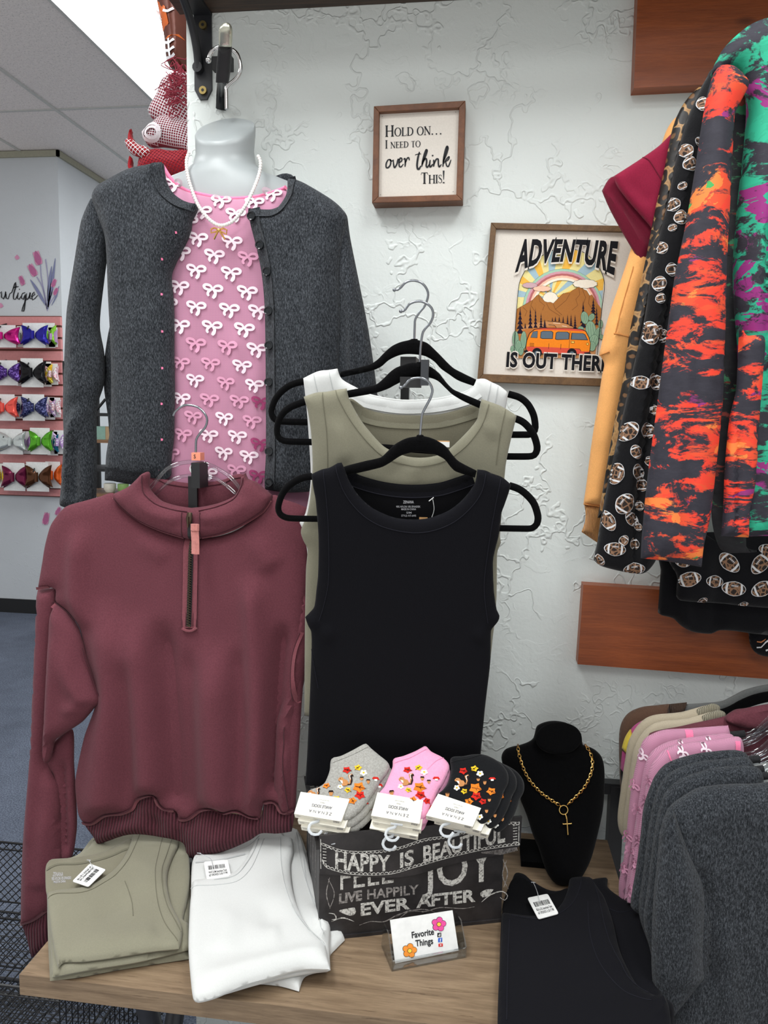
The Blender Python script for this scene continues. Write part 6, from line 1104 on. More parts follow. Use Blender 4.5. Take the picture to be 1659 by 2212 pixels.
def serif(mb, mi, s, x, y, h, slope, fmap, gap=.06):
    """roman capitals drawn stroke by stroke; lower-case letters come out as small capitals"""
    for ch in s:
        k = h if (ch.isupper() or ch in '!.I') else h*.76; c = ch.upper(); S = []
        def st(x0, y0=0., y1=1., w=T_, sf=True, lo=True, hi=True):
            S.append(([(x0, y0), (x0, y1)], w))
            if sf:
                if lo: S.append(([(x0-.13, y0+.015), (x0+.13, y0+.015)], t_))
                if hi: S.append(([(x0-.13, y1-.015), (x0+.13, y1-.015)], t_))
        wd = .5
        if c == 'H': st(.14); st(.66); S.append(([(.14, .5), (.66, .5)], t_)); wd = .8
        elif c == 'I': st(.14); wd = .28
        elif c == 'L': st(.14); S.append(([(.14, .02), (.56, .02), (.6, .22)], t_)); wd = .6
        elif c == 'T': st(.34, hi=False); S.append(([(.04, .80), (.06, .98), (.62, .98), (.64, .80)], t_)); wd = .68
        elif c == 'E': st(.14); S += [([(.14, .98), (.54, .98), (.56, .82)], t_), ([(.14, .52), (.46, .52)], t_), ([(.46, .44), (.46, .60)], t_), ([(.14, .02), (.56, .02), (.6, .2)], t_)]; wd = .6
        elif c == 'N': st(.12, w=t_*1.2, lo=True); st(.68, w=t_*1.2, lo=False); S.append(([(.1, .98), (.68, 0)], T_)); wd = .8
        elif c in 'OD':
            A = np.linspace(0, 2*math.pi, 33) if c == 'O' else np.linspace(math.pi/2, -math.pi/2, 18)
            if c == 'O': S.append(([(.39+.34*math.cos(a), .5+.5*math.sin(a)) for a in A], [t_+(T_-t_)*abs(math.cos(a))**1.5 for a in A]))
            else: st(.14); S += [([(.3+.38*math.cos(a), .5+.48*math.sin(a)) for a in A], [t_+(T_-t_)*abs(math.cos(a))**1.5 for a in A]), ([(.14, .98), (.3, .98)], t_), ([(.14, .02), (.3, .02)], t_)]
            wd = .78 if c == 'O' else .72
        elif c == 'S': S.append((crv([(.44, .80), (.36, .96), (.22, .98), (.08, .86), (.1, .68), (.26, .53), (.42, .38), (.44, .16), (.28, .02), (.1, .06), (.05, .24)], False, 4)*1.0, [t_, t_, .06, .08, .1, T_, .1, .08, .06, t_, t_])); wd = .5
        elif c == '!': S += [([(.1, 1.12), (.1, .3)], [T_, t_]), ([(.1, .08), (.1, -.03)], T_)]; wd = .22
        elif c == '.': S.append(([(.1, .1), (.1, -.02)], .13)); wd = .32
        elif c == ' ': wd = .36
        for pts, w_ in S:
            pts = np.array([(p[0], p[1]) for p in pts]); 
            if len(pts) == 2: pts = np.array([pts[0], pts.mean(0), pts[1]])
            q = np.stack([x+pts[:, 0]*k, y+slope*(pts[:, 0]*k)-pts[:, 1]*k], 1); ribbon(mb, mi, q, np.array(np.atleast_1d(w_))*k, lambda P: fmap(X(P)))
        x += (wd+gap)*k; y += slope*(wd+gap)*k
serif(mb, 1, 'Hold on...', 332, 610, 152, -.046, f1, .055); serif(mb, 1, 'I need to', 334, 772, 112, -.046, f1, .05); serif(mb, 1, 'This!', 822, 1258, 152, -.036, f1, .03)
for st_, wd in [([(405, 922), (372, 930), (346, 985), (348, 1032), (372, 1036), (402, 1000), (410, 950), (400, 925), (424, 945), (444, 930)], 19), ([(444, 926), (450, 1000), (462, 1034), (492, 990), (512, 918), (528, 935)], 19), ([(522, 968), (558, 944), (562, 912), (540, 905), (524, 955), (528, 1015), (550, 1026), (584, 985)], 18), ([(586, 925), (604, 910), (610, 960), (606, 1024)], 19), ([(608, 975), (636, 908), (656, 898), (666, 936)], 17),
                ([(806, 818), (784, 900), (772, 1000), (780, 1052), (798, 1054), (826, 1010)], 24), ([(742, 862), (780, 850), (828, 846)], 10), ([(850, 960), (890, 870), (910, 800), (898, 790), (874, 850), (846, 960), (838, 1022)], 22), ([(842, 1000), (868, 930), (896, 912), (904, 950), (898, 1010), (914, 1030), (944, 985)], 21), ([(952, 928), (944, 1000), (956, 1026), (990, 985)], 20), ([(984, 860), (988, 880)], 20), ([(1000, 926), (1004, 980), (998, 1022)], 20), ([(1004, 990), (1036, 922), (1062, 920), (1066, 990), (1078, 1024), (1108, 990)], 20),
                ([(1130, 960), (1170, 860), (1196, 770), (1186, 744), (1166, 790), (1140, 910), (1128, 1024)], 24), ([(1136, 985), (1176, 920), (1212, 884), (1206, 920), (1164, 955)], 16), ([(1166, 950), (1180, 1010), (1204, 1018), (1240, 926)], 17)]:
    c = crv(st_, False, 8); n = len(c); ribbon(mb, 1, c, wd*1.15*np.array([.6]+[1]*4+[.55]), lambda P: f1(X(P)))
for p in ((292, 330), (1303, 270), (1270, 1365), (268, 1408)): ribbon(mb, 1, np.array([(p[0]-4, p[1]), (p[0]+4, p[1])]), 8, lambda P: f1(X(P)))
mb.build('panel', [M_linen, M_inkb], t, False)
# ------------------------------------------------ adventure sign
OUT2 = [(1060.5, 480.5), (1404, 489), (1376, 837), (1030.5, 824.5)]; IN2 = [(1071.7, 494), (1392, 502), (1366, 820), (1044, 807.5)]
t, pf = frame('framed_sign', 'oak-framed poster with orange van and mountains reading Adventure is out there', OUT2, IN2, WALL-.022, M_oakfr)
P2 = YP(WALL-.014); C = np.array([(1069, 491), (1395, 499), (1369, 823), (1041, 811)], float); mb = MB(); W = P2.at(C)
mb.add(list(W)+[p+np.array((0, .006, 0)) for p in W], [(3, 2, 1, 0), (4, 5, 6, 7)]+[(k, (k+1) % 4, (k+1) % 4+4, k+4) for k in range(4)])
pal = dict(halo=(228, 220, 210), ink=(28, 28, 32), cream=(246, 236, 218), ray1=(240, 226, 156), ray2=(166, 194, 206), ray3=(246, 190, 82), mint=(168, 206, 182), pink=(214, 158, 170), rose=(188, 108, 110), peach=(250, 198, 172), brown=(172, 112, 58), brownd=(110, 70, 40), tree=(36, 28, 44), road=(196, 138, 88), cactus=(140, 170, 142), cactd=(76, 108, 90), vano=(242, 136, 36), vanr=(214, 84, 66), win=(96, 110, 122), yel=(250, 206, 96), lilac=(206, 170, 176), sand=(190, 116, 60))
K = {k: i+1 for i, k in enumerate(pal)}; XA = lambda P: np.array([(1020+p[0]/4.74, 470+p[1]/4.74) for p in np.atleast_2d(P)])
ARCH = crv([(425, 1440, 1), (440, 1150), (462, 850), (480, 690), (512, 600), (572, 510), (680, 420), (790, 352), (900, 326), (1030, 328), (1140, 362), (1250, 450), (1310, 540), (1346, 640), (1350, 740), (1330, 900), (1300, 1180), (1276, 1440, 1)], True, 4)
def clip(poly, conv):
    P = [np.array(p, float) for p in poly]; c = conv.mean(0)
    for a, b in zip(conv, np.roll(conv, -1, 0)):
        n = np.array((-(b-a)[1], (b-a)[0])); n = n if n @ (c-a) > 0 else -n; Q = []
        for i in range(len(P)):
            p, q_ = P[i-1], P[i]; dp, dq = n @ (p-a), n @ (q_-a)
            if (dp >= 0) != (dq >= 0): Q.append(p+(q_-p)*(dp/(dp-dq)))
            if dq >= 0: Q.append(q_)
        P = Q
        if len(P) < 3: return None
    out = [P[0]]
    for p in P[1:]:
        if np.linalg.norm(p-out[-1]) > .3: out.append(p)
    return out if len(out) > 2 else None
LAY = [0]
def art(c, poly, cl=True, smooth=False):
    LAY[0] += 1; poly = crv(poly) if smooth else poly; p = clip(poly, ARCH) if cl else [np.array(q_, float) for q_ in poly]
    if p is None or len(p) < 3: return
    V, T = polyfill([np.array(p)], 0); mb.add(on(P2, .0004+LAY[0]*.000012)(XA(V)), T, K[c])
def line(c, pts, w_, smooth=False):
    LAY[0] += 1; c2 = crv(pts, False) if smooth else np.array(pts, float); ribbon(mb, K[c], c2, w_, lambda P: on(P2, .0004+LAY[0]*.000012)(XA(P)))
def disc(c, x, y, rx, ry=None, rot=0, cl=False):
    ry = ry or rx; art(c, [(x+rx*math.cos(a)*math.cos(rot)-ry*math.sin(a)*math.sin(rot), y+rx*math.cos(a)*math.sin(rot)+ry*math.sin(a)*math.cos(rot)) for a in np.linspace(0, 2*math.pi, 19)[:-1]], cl)
art('ray1', ARCH)
cols = ['ray2', 'ray1', 'ray3', 'ray1', 'ray2', 'ray3', 'ray1', 'ray2', 'ray1', 'ray3', 'ray1', 'ray2', 'ray1', 'ray3', 'ray2', 'ray1']
for i, c in enumerate(cols):
    if c == 'ray1': continue
    a0 = math.pi+.05+i*math.pi/15; a1 = a0+math.pi/15; art(c, [(800, 830), (800+1200*math.cos(a0), 830+1200*math.sin(a0)), (800+1200*math.cos(a1), 830+1200*math.sin(a1))])
for r, c in ((412, 'ink'), (410, 'mint'), (385, 'pink'), (362, 'rose'), (340, 'peach'), (318, 'cream')):
    for k in range(20):
        a0, a1 = math.pi*(1+k/20)-.06, math.pi*(1+(k+1)/20)+.0; w_ = 24 if c != 'ink' else 6
        art(c, [(928+r*math.cos(a0), 935+r*math.sin(a0)), (928+r*math.cos(a1), 935+r*math.sin(a1)), (928+(r-w_)*math.cos(a1), 935+(r-w_)*math.sin(a1)), (928+(r-w_)*math.cos(a0), 935+(r-w_)*math.sin(a0))])
disc('ink', 800, 842, 82); disc('cream', 800, 842, 79)
def cloud(c, x, y, w_, h_):
    P = []
    for k in range(22):
        a = 2*math.pi*k/22; r = 1+.10*(k % 2); P.append((x+w_*r*math.cos(a), y+h_*r*math.sin(a)))
    art('ink', [(x+(p[0]-x)*1.03, y+(p[1]-y)*1.07) for p in P], False); art(c, P, False)
cloud('lilac', 590, 695, 72, 26); cloud('peach', 715, 730, 88, 26); cloud('cream', 1155, 680, 118, 42)
MT = [(430, 950), (500, 915), (560, 880), (620, 845), (660, 800), (680, 790), (700, 810), (740, 860), (770, 870), (800, 868), (830, 880), (870, 840), (930, 780), (960, 775), (1000, 770), (1040, 740), (1090, 712), (1130, 735), (1170, 750), (1200, 800), (1225, 792), (1260, 850), (1310, 920), (1340, 960), (1330, 1180), (440, 1180)]
art('brown', MT); line('brownd', [(470, 932)]+MT[2:22], 4)
for L in ([(680, 800), (690, 860), (740, 900), (720, 950)], [(1090, 720), (1100, 790), (1060, 840), (1080, 900), (1020, 950)], [(1000, 780), (960, 850), (900, 900), (850, 940)], [(620, 850), (600, 900), (640, 960)], [(1200, 805), (1190, 880), (1220, 930)], [(830, 885), (850, 940), (920, 1000)], [(760, 880), (790, 940), (900, 1010)], [(520, 920), (560, 960), (540, 1010)], [(1130, 745), (1160, 820), (1140, 880)]): line('brownd', L, 4)
art('road', [(440, 1180), (500, 1120), (640, 1080), (800, 1060), (950, 1085), (1060, 1140), (1330, 1120), (1330, 1440), (420, 1440)]); art('sand', [(430, 1180), (560, 1140), (850, 1110), (860, 1150), (640, 1200), (430, 1300)])
line('ink', [(770, 1062), (900, 1074), (1000, 1100), (1060, 1140)], 5, True); line('ink', [(780, 1098), (840, 1106), (858, 1130), (830, 1150)], 5, True); line('cream', [(830, 1080), (900, 1086)], 4); line('cream', [(920, 1110), (970, 1118)], 4)
def pine(x, y, h_, w_):
    for k in range(5):
        y0 = y-h_*k/5.2; ww = w_*(1-k/5.5); art('tree', [(x-ww, y0), (x-ww*.3, y0-h_*.16), (x, y0-h_*.36), (x+ww*.3, y0-h_*.16), (x+ww, y0)], False)
for x, y, h_, w_ in ((490, 1190, 250, 44), (595, 1135, 205, 26), (648, 1130, 190, 22), (704, 1128, 140, 20), (742, 1128, 80, 24), (542, 1135, 50, 16), (1135, 1130, 250, 40), (1238, 1000, 160, 34), (1272, 1100, 180, 20), (1052, 1135, 130, 20), (1010, 1110, 110, 16), (975, 1090, 90, 14), (930, 1075, 60, 12), (890, 1066, 50, 12), (850, 1062, 44, 12), (820, 1060, 36, 10)): pine(x, y, h_, w_)
def cact(L):
    for x, y, rx, ry, r in L:
        disc('cactd', x, y, rx+4, ry+4, r); disc('cactus', x, y, rx, ry, r)
        for k in (-.5, 0, .5): line('cactd', [(x+k*rx*math.cos(r)+.8*ry*math.sin(r)*(1-abs(k)*.5), y+k*rx*math.sin(r)-.8*ry*math.cos(r)*(1-abs(k)*.5)), (x+k*rx*math.cos(r), y+k*rx*math.sin(r)), (x+k*rx*math.cos(r)-.8*ry*math.sin(r)*(1-abs(k)*.5), y+k*rx*math.sin(r)+.8*ry*math.cos(r)*(1-abs(k)*.5))], 3)
cact([(1150, 1028, 36, 62, -.15), (1220, 1022, 26, 38, .5), (1312, 1092, 20, 40, .1), (1212, 1150, 50, 88, -.1), (1282, 1190, 30, 66, .35), (1322, 1224, 22, 20, .8), (1240, 1270, 46, 70, .3), (1110, 1140, 28, 22, 0), (1226, 1320, 34, 46, 0)])
cact([(444, 1250, 30, 84, -.02), (524, 1260, 28, 92, .06), (474, 1320, 28, 60, 0), (420, 1360, 26, 44, -.2), (500, 1370, 22, 40, .2)])
V1 = [(552, 1330), (562, 1260), (590, 1190), (640, 1150), (720, 1136), (1000, 1138), (1120, 1150), (1160, 1172), (1190, 1230), (1206, 1290), (1200, 1350), (1190, 1400), (560, 1390)]
art('ink', [(p[0]+(6 if p[0] > 880 else -6), p[1]+(4 if p[1] > 1260 else -5)) for p in V1], False); art('vano', V1, False); art('vanr', [(556, 1322), (800, 1330), (1100, 1345), (1110, 1372), (1195, 1372), (1190, 1400), (560, 1390)], False)
art('vanr', [(640, 1150), (720, 1136), (1000, 1138), (1120, 1150), (1150, 1166), (900, 1156)], False)
for P in ([(598, 1228), (622, 1172), (668, 1166), (664, 1232)], [(700, 1232), (704, 1176), (730, 1166), (806, 1168), (824, 1180), (818, 1240), (720, 1240)], [(852, 1242), (860, 1184), (880, 1174), (970, 1176), (988, 1190), (984, 1246), (870, 1250)], [(1014, 1248), (1022, 1186), (1130, 1190), (1150, 1200), (1176, 1254)]):
    art('ink', [(np.mean([q_[0] for q_ in P])+(p[0]-np.mean([q_[0] for q_ in P]))*1.09, np.mean([q_[1] for q_ in P])+(p[1]-np.mean([q_[1] for q_ in P]))*1.12) for p in P], False); art('win', P, False)
for L in ([(1000, 1170), (990, 1340), (1096, 1346), (1112, 1370)], [(784, 1290), (780, 1346)], [(908, 1296), (904, 1352)], [(588, 1290), (634, 1292)], [(586, 1304), (632, 1306)], [(586, 1318), (632, 1320)]): line('ink', L, 4)
art('ink', [(1008, 1266), (1046, 1268), (1044, 1290), (1008, 1288)], False); art('yel', [(1012, 1270), (1042, 1272), (1040, 1286), (1012, 1284)], False); disc('ink', 1178, 1297, 13); disc('yel', 1178, 1297, 9)
for x, y in ((662, 1386), (1018, 1392)): disc('ink', x, y, 50); disc('win', x, y+6, 26)
art('ink', [(524, 1366), (560, 1356), (576, 1376), (540, 1388)], False); art('ink', [(1140, 1384), (1200, 1380), (1214, 1398), (1160, 1412)], False)
line('ink', np.vstack([ARCH[(ARCH[:, 1] < 1500)][0:]]), 6)
for s, x0, x1, b, tp, dx in (('ADVENTURE', 438, 1452, [552, 500, 466, 450, 444, 450, 478, 520, 578], [246, 242, 240, 240, 240, 242, 250, 258, 268], 40), ('IS OUT THERE', 346, 1392, [1524, 1530, 1536, 1542, 1548, 1555, 1562, 1566, 1572], [1384, 1390, 1394, 1400, 1406, 1412, 1418, 1424, 1430], 10)):
    for mi, g, bo in (('halo', 1.06, .075), ('ink', 1.0, .042)):
        LAY[0] += 1; U0 = np.linspace(0, 1, 9)
        def f(U, e=.0004+LAY[0]*.000012):
            bb, tt = np.interp(U[:, 0], U0, b), np.interp(U[:, 0], U0, tp); v = (U[:, 1]-.5)*g+.5; return on(P2, e)(XA(np.stack([x0+(x1-x0)*U[:, 0]+dx*v, bb+(tt-bb)*v], 1)))
        text(mb, K[mi], s, f, bo, 1.06)
mb.build('poster', [M_linen]+[fabric('print_'+k, c, .04, 300, .05, .9, big=.02, sheen=0) for k, c in pal.items()], t, False)
# ============================================================ LEFT BACKGROUND
M_slat = plain('pink_slatwall', (206, 136, 136), .5); M_groove = plain('slat_groove', (112, 62, 52), .8)
YS = FAR-.035; t = thing('slatwall_panel', 'pink slatwall panel on the far left wall', 'slatwall', tuple(PY(0, 1070, YS)))
GY = [682, 704.7, 730, 756, 780.5, 806.7, 831, 855.8, 881, 906, 930.8, 955, 980, 1004, 1029, 1052.6, 1072]
pl = YP(YS); mb = MB()
def zc(y): return PY(60, y, YS)[2]
xl, xr = PY(0, 870, YS)[0]-.75, PY(135, 870, YS)[0]
for a, b in zip(GY[:-1], GY[1:]): mb.box((xl, YS, zc(b)+.008), (xr, YS+.03, zc(a)-.008))
mb.box((xl, YS+.012, zc(1072)), (xr-.004, FAR-.003, zc(682)), 1); mb.build('slats', [M_slat, M_groove], t, False)
M_foil = {}
def foil(nm, c, sp=False, me=.55):
    if nm not in M_foil:
        if sp:
            q = N(nm); v = q.n('TexVoronoi'); q.l(q.map(), v.inputs['Vector']); v.inputs['Scale'].default_value = 110; a = lin(c)
            col = q.mix(q.ramp(v.outputs['Color'], [(.55, (0, 0, 0)), (.75, (1, 1, 1))]), a, tuple(min(1, x*3+.12) for x in a[:3])+(1,)); q.set(**{'Base Color': col, 'Roughness': .3, 'Metallic': .4}); M_foil[nm] = q.m
        else: M_foil[nm] = plain(nm, c, .22, me)
    return M_foil[nm]
def hairbow(lab, x, y, w_, h_, m, Y, card=True, half=False):
    P = YP(Y); t = thing('hair_bow', lab, 'hair bow', tuple(P.at([(x, y)])[0]), 'hair bows on white cards')
    if card:
        mb = MB(); a, b = P.at([(x-w_*.42, y+h_*.62)])[0], P.at([(x+w_*.30, y-h_*.62)])[0]; mb.box((a[0], Y+.012, a[2]), (b[0], Y+.015, b[2])); mb.build('card', M_white, t, False)
    mb = MB()
    for sx in ((-1, 1) if not half else (1,)):
        for dz, s in ((0, 1), (.18, .82)):
            o = [(x+sx*1.5, y-h_*.10), (x+sx*w_*.22, y-h_*.38), (x+sx*w_*.46*s, y-h_*(.52-dz), 1), (x+sx*w_*.40*s, y+h_*.02), (x+sx*w_*.5*s, y+h_*(.46+dz*.3), 1), (x+sx*w_*.2, y+h_*.34), (x+sx*1.5, y+h_*.10)]
            Cloth(YP(Y-.012+dz*.09), o, .028 if not dz else .014, .01, .05, ridges([([(x, y), (x+sx*w_*.46, y-h_*.05)], -.022, h_*.09)]), 6).mesh(mb)
    mb.build('loops', m, t); mb = MB(); mb.tube(P.at([(x, y-h_*.2), (x, y+h_*.2)])-np.array((0, .03, 0)), .014, 0, 8); mb.build('knot', m, t); return t
rows = [('top', [(7, 726, 66, 34, 'magenta', (200, 24, 128), 0, 'magenta'), (46, 727, 20, 32, 'silver', (200, 206, 204), 0, 'silver'), (75, 724, 52, 38, 'navy', (40, 34, 150), 0, 'royal blue'), (105, 724, 30, 38, 'lime', (150, 220, 70), 0, 'lime green'), (114, 728, 20, 30, 'lilac', (196, 160, 206), 0, 'lilac')]),
        ('second', [(16, 805, 52, 38, 'purplesq', (58, 14, 104), 1, 'purple sequin'), (46, 808, 24, 36, 'darkred', (110, 14, 28), 1, 'dark red'), (71, 805, 52, 44, 'blackfoil', (18, 16, 20), 0, 'black'), (97, 808, 30, 38, 'yellowsq', (226, 186, 40), 1, 'yellow'), (112, 808, 28, 32, 'glitter', (222, 176, 186), 1, 'pale glitter')]),
        ('middle', [(10, 880, 52, 40, 'coral', (250, 96, 84), 0, 'coral'), (44, 880, 34, 34, 'navysq', (28, 24, 70), 1, 'dark sequin'), (74, 880, 52, 40, 'bluesq', (22, 28, 80), 1, 'navy sequin'), (106, 882, 26, 34, 'lilacsq', (184, 150, 196), 1, 'lilac glitter'), (119, 880, 24, 30, 'pearlsq', (220, 170, 180), 1, 'pearl glitter')]),
        ('fourth', [(26, 954, 54, 38, 'silver', (200, 206, 204), 0, 'silver foil'), (56, 956, 30, 34, 'lilacf', (176, 140, 190), 0, 'mauve foil'), (88, 953, 46, 40, 'green', (90, 170, 40), 0, 'green foil'), (113, 958, 24, 36, 'teal', (24, 110, 140), 0, 'teal'), (128, 955, 24, 36, 'rainbow', (200, 160, 220), 1, 'rainbow mesh')]),
        ('bottom', [(3, 1027, 16, 36, 'yellowsq', (226, 186, 40), 1, 'yellow glitter'), (32, 1030, 50, 42, 'maroonf', (110, 24, 62), 0, 'maroon'), (57, 1030, 24, 38, 'redf', (150, 24, 24), 0, 'dark red foil'), (83, 1030, 52, 44, 'brownf', (84, 48, 24), 0, 'brown'), (115, 1026, 34, 40, 'orangef', (222, 96, 34), 0, 'orange')])]
for rn, L in rows:
    for i, (x, y, w_, h_, nm, c, sp, wd) in enumerate(L):
        first = w_ > 44; hairbow('%s hair bow on its card, %s row of the pink slatwall' % (wd, rn), x, y, w_*1.22, h_*1.14, foil(nm, c, sp), FAR-(.14 if first else .08), True)
for i, y in enumerate((700, 778, 854, 930, 1003)):
    for x in (14, 74):
        x2 = x+(i*3 if i > 2 else 0); a = PY(x2, y, YS); mb = MB(); mb.tube([a, a+np.array((0, -.07, -.02)), a+np.array((.03, -.14, -.05))], .006, 0, 6)
        tag(mb.build('peg_hook', M_black), 'black peg hook over the bow cards on the pink slatwall', 'hook', 'black peg hooks on the slatwall')
# wall decal: lettering and tulips
M_pet = plain('pink_petal', (206, 140, 172), .7); M_petd = plain('rose_petal', (176, 96, 140), .7); M_stem = plain('lavender_stem', (150, 146, 178), .7); M_leaf = plain('slate_leaf', (120, 124, 158), .7)
PD = YP(FAR); fd = on(PD, .004); t = thing('wall_decal', 'tulip and script lettering decal on the grey wall above the slatwall', 'wall decal', tuple(PY(40, 660, FAR)))
mb = MB()
for st_, wd in [([(0, 634), (4, 630), (4, 642), (8, 646), (12, 638), (13, 630), (14, 644), (18, 646), (22, 634)], 3), ([(22, 634), (26, 632), (34, 610), (35, 618), (30, 636), (30, 646), (34, 647), (38, 638)], 3), ([(40, 632), (38, 644), (42, 647), (46, 640)], 3), ([(42, 624), (43, 626)], 3), ([(29, 622), (34, 620), (41, 619)], 2.2), ([(55, 632), (49, 634), (47, 644), (51, 647), (55, 636), (55, 650), (52, 672), (48, 672), (52, 658), (58, 646)], 3), ([(58, 634), (57, 644), (60, 647), (65, 638), (66, 632), (65, 644), (69, 646)], 3), ([(69, 642), (76, 636), (74, 631), (69, 640), (71, 648), (76, 645), (82, 638)], 2.6)]:
    ribbon(mb, 0, crv(st_, False, 6), [wd*.6, wd, wd, wd*.6], fd)
mb.build('lettering', M_inkb, t, False); mb = MB()
for s_ in ([(103, 672), (98, 640), (90, 600), (88, 572)], [(102, 668), (92, 620), (80, 598)], [(104, 660), (110, 640), (116, 622)], [(104, 664), (114, 646), (121, 636)], [(103, 650), (104, 600), (99, 560)]): ribbon(mb, 0, crv(s_, False), 2, fd)
for s_ in ([(104, 664), (112, 620), (120, 558)], [(100, 660), (78, 622), (66, 604)], [(104, 668), (108, 610), (112, 575)]): ribbon(mb, 1, crv(s_, False), [2, 7, 6, 1], fd)
ribbon(mb, 1, crv([(112, 660), (122, 640), (128, 618)], False), [1, 4, 1], fd); mb.build('stems', [M_stem, M_leaf], t, False)
mb = None
for x, y, r, s_ in ((82, 558, -.3, 16), (71, 584, -.5, 15), (48, 606, -.4, 11), (117, 612, .35, 10), (121, 630, .4, 9), (100, 1120, .2, 14), (126, 1104, .5, 10)):
    mp = MB()
    for k, m in ((-.35, 0), (.35, 0), (0, 1)):
        P = [(0, 1.0), (-.42, .3), (-.3, -.5), (0, -1.05), (.3, -.5), (.42, .3)]; a = r+k; Q = [(x+s_*(p[0]*math.cos(a)-p[1]*math.sin(a)), y+s_*(p[0]*math.sin(a)+p[1]*math.cos(a))) for p in P]; V, T = polyfill([crv(Q)], 0); mp.add(on(PD, .005+.001*m)(V), T, m)
    mp.build('tulip', [M_pet, M_petd], t, False)
for x, y in ((37, 556), (48, 612), (2, 660)): V, T = polyfill([crv([(x-5, y), (x, y-6), (x+6, y+2), (x, y+6)])], 0); mp = MB(); mp.add(fd(V), T, 0); mp.build('loose_petal', M_pet, t, False)
# shelf unit seen between sleeve and cardigan
YR = 4.7; t = thing('shelf_unit', 'black metal and wood shelf unit glimpsed behind the grey cardigan sleeve', 'shelf', (PY(200, 1000, YR)[0], YR+.2, FLOOR))
M_plank = wood('shelf_plank', (150, 112, 78), (100, 70, 48)); xs0, xs1 = PY(138, 900, YR)[0], PY(300, 900, YR)[0]; zt = PY(138, 780, YR)[2]
for x in (xs0, xs1):
    for y in (YR, YR+.4): mb = MB(); mb.box((x, y, FLOOR), (x+.025, y+.025, zt)); mb.build('upright', M_black, t, False)
for y in (892, 950, 1012, 1067, 1130): z = PY(215, y, YR)[2]; mb = MB(); mb.box((xs0, YR, z-.02), (xs1+.02, YR+.42, z)); mb.build('shelf_board', M_plank if y in (950, 1067, 1130) else M_black, t, False)
mb = MB(); mb.tube(YP(YR+.3).at([(205, 890), (228, 862)]), .01, 0, 6); mb.build('brace', M_black, t)
M_mint = plain('mint_carton', (150, 190, 176), .6); M_kr = plain('kraft_carton', (196, 168, 130), .6); M_grn = plain('green_jar', (150, 190, 110), .5)
for lab, nm, x0, y0, x1, y1, m in (('mint green carton on the shelf unit behind the cardigan', 'carton', 208, 917, 227, 945, M_mint), ('tan carton beside the mint carton on the shelf unit', 'carton', 228, 917, 240, 945, M_kr), ('cream bowl with a barcode on the lower shelf behind the cardigan', 'bowl', 216, 1042, 240, 1061, M_card), ('green jar on the lower shelf beside the cream bowl', 'jar', 246, 1040, 268, 1061, M_grn)):
    zs = PY(215, 950 if y1 < 1000 else 1067, YR)[2]; a, b = PY(x0, y1, YR+.08), PY(x1, y0, YR+.08); mb = MB()
    if nm == 'carton': mb.box((a[0], YR+.08, zs), (b[0], YR+.16, zs+b[2]-a[2]))
    else:
        cx, r = (a[0]+b[0])/2, (b[0]-a[0])/2; mb.loft([[(cx+r*k*math.cos(q_), YR+.14+r*k*math.sin(q_), zs+h_) for q_ in np.linspace(0, 2*math.pi, 17)[:-1]] for k, h_ in ((.7, 0), (.98, .02), (1, .055), (.9, .06))])
    tag(mb.build(nm, m, smooth=nm != 'carton'), lab, nm)
# ------------------------------------------------ wreath on the end of the wall
YW = 1.92; t = thing('wreath', 'burgundy and white mesh football wreath hanging at the end of the textured wall', 'wreath', tuple(PY(380, 200, YW)))
M_burg = fabric('burgundy_mesh', (140, 44, 60), .2, 300, .4); M_redr = fabric('red_ribbon', (150, 18, 28), .15, 300, .3, .5); M_wm = fabric('white_mesh', (214, 204, 208), .1, 300, .3); M_fo = plain('orange_foil', (206, 100, 40), .25, .3); M_fbr = plain('brown_foil', (90, 44, 32), .25, .3); M_fw = plain('white_foil', (226, 226, 230), .3)
def wr(nm, o, m, fr=.03, r=.05, Y=YW, fold=None, lines=None):
    cl = Cloth(YP(Y), o, fr, .03, r, fold, 9); mb = MB(); cl.mesh(mb, 0)
    if lines: 
        lo, hi = cl.loops[0].min(0), cl.loops[0].max(0)
        for ang in lines[0]:
            dx, dy = math.cos(ang), math.sin(ang)
            for k in np.arange(-160, 160, lines[1]):
                P = np.array([((lo[0]+hi[0])/2-dy*k+dx*s_, (lo[1]+hi[1])/2+dx*k+dy*s_) for s_ in np.arange(-160, 160, 5)]); ok = inside(P, cl.loops[0]); run = []
                for p, q_ in zip(P, ok):
                    if q_: run.append(p)
                    if (not q_ or p is P[-1]) and len(run) > 2: ribbon(mb, 1, np.array(run), lines[2], lambda Q: cl.pos(Q, .0015))
                    if not q_: run = []
    return cl, mb, nm, m
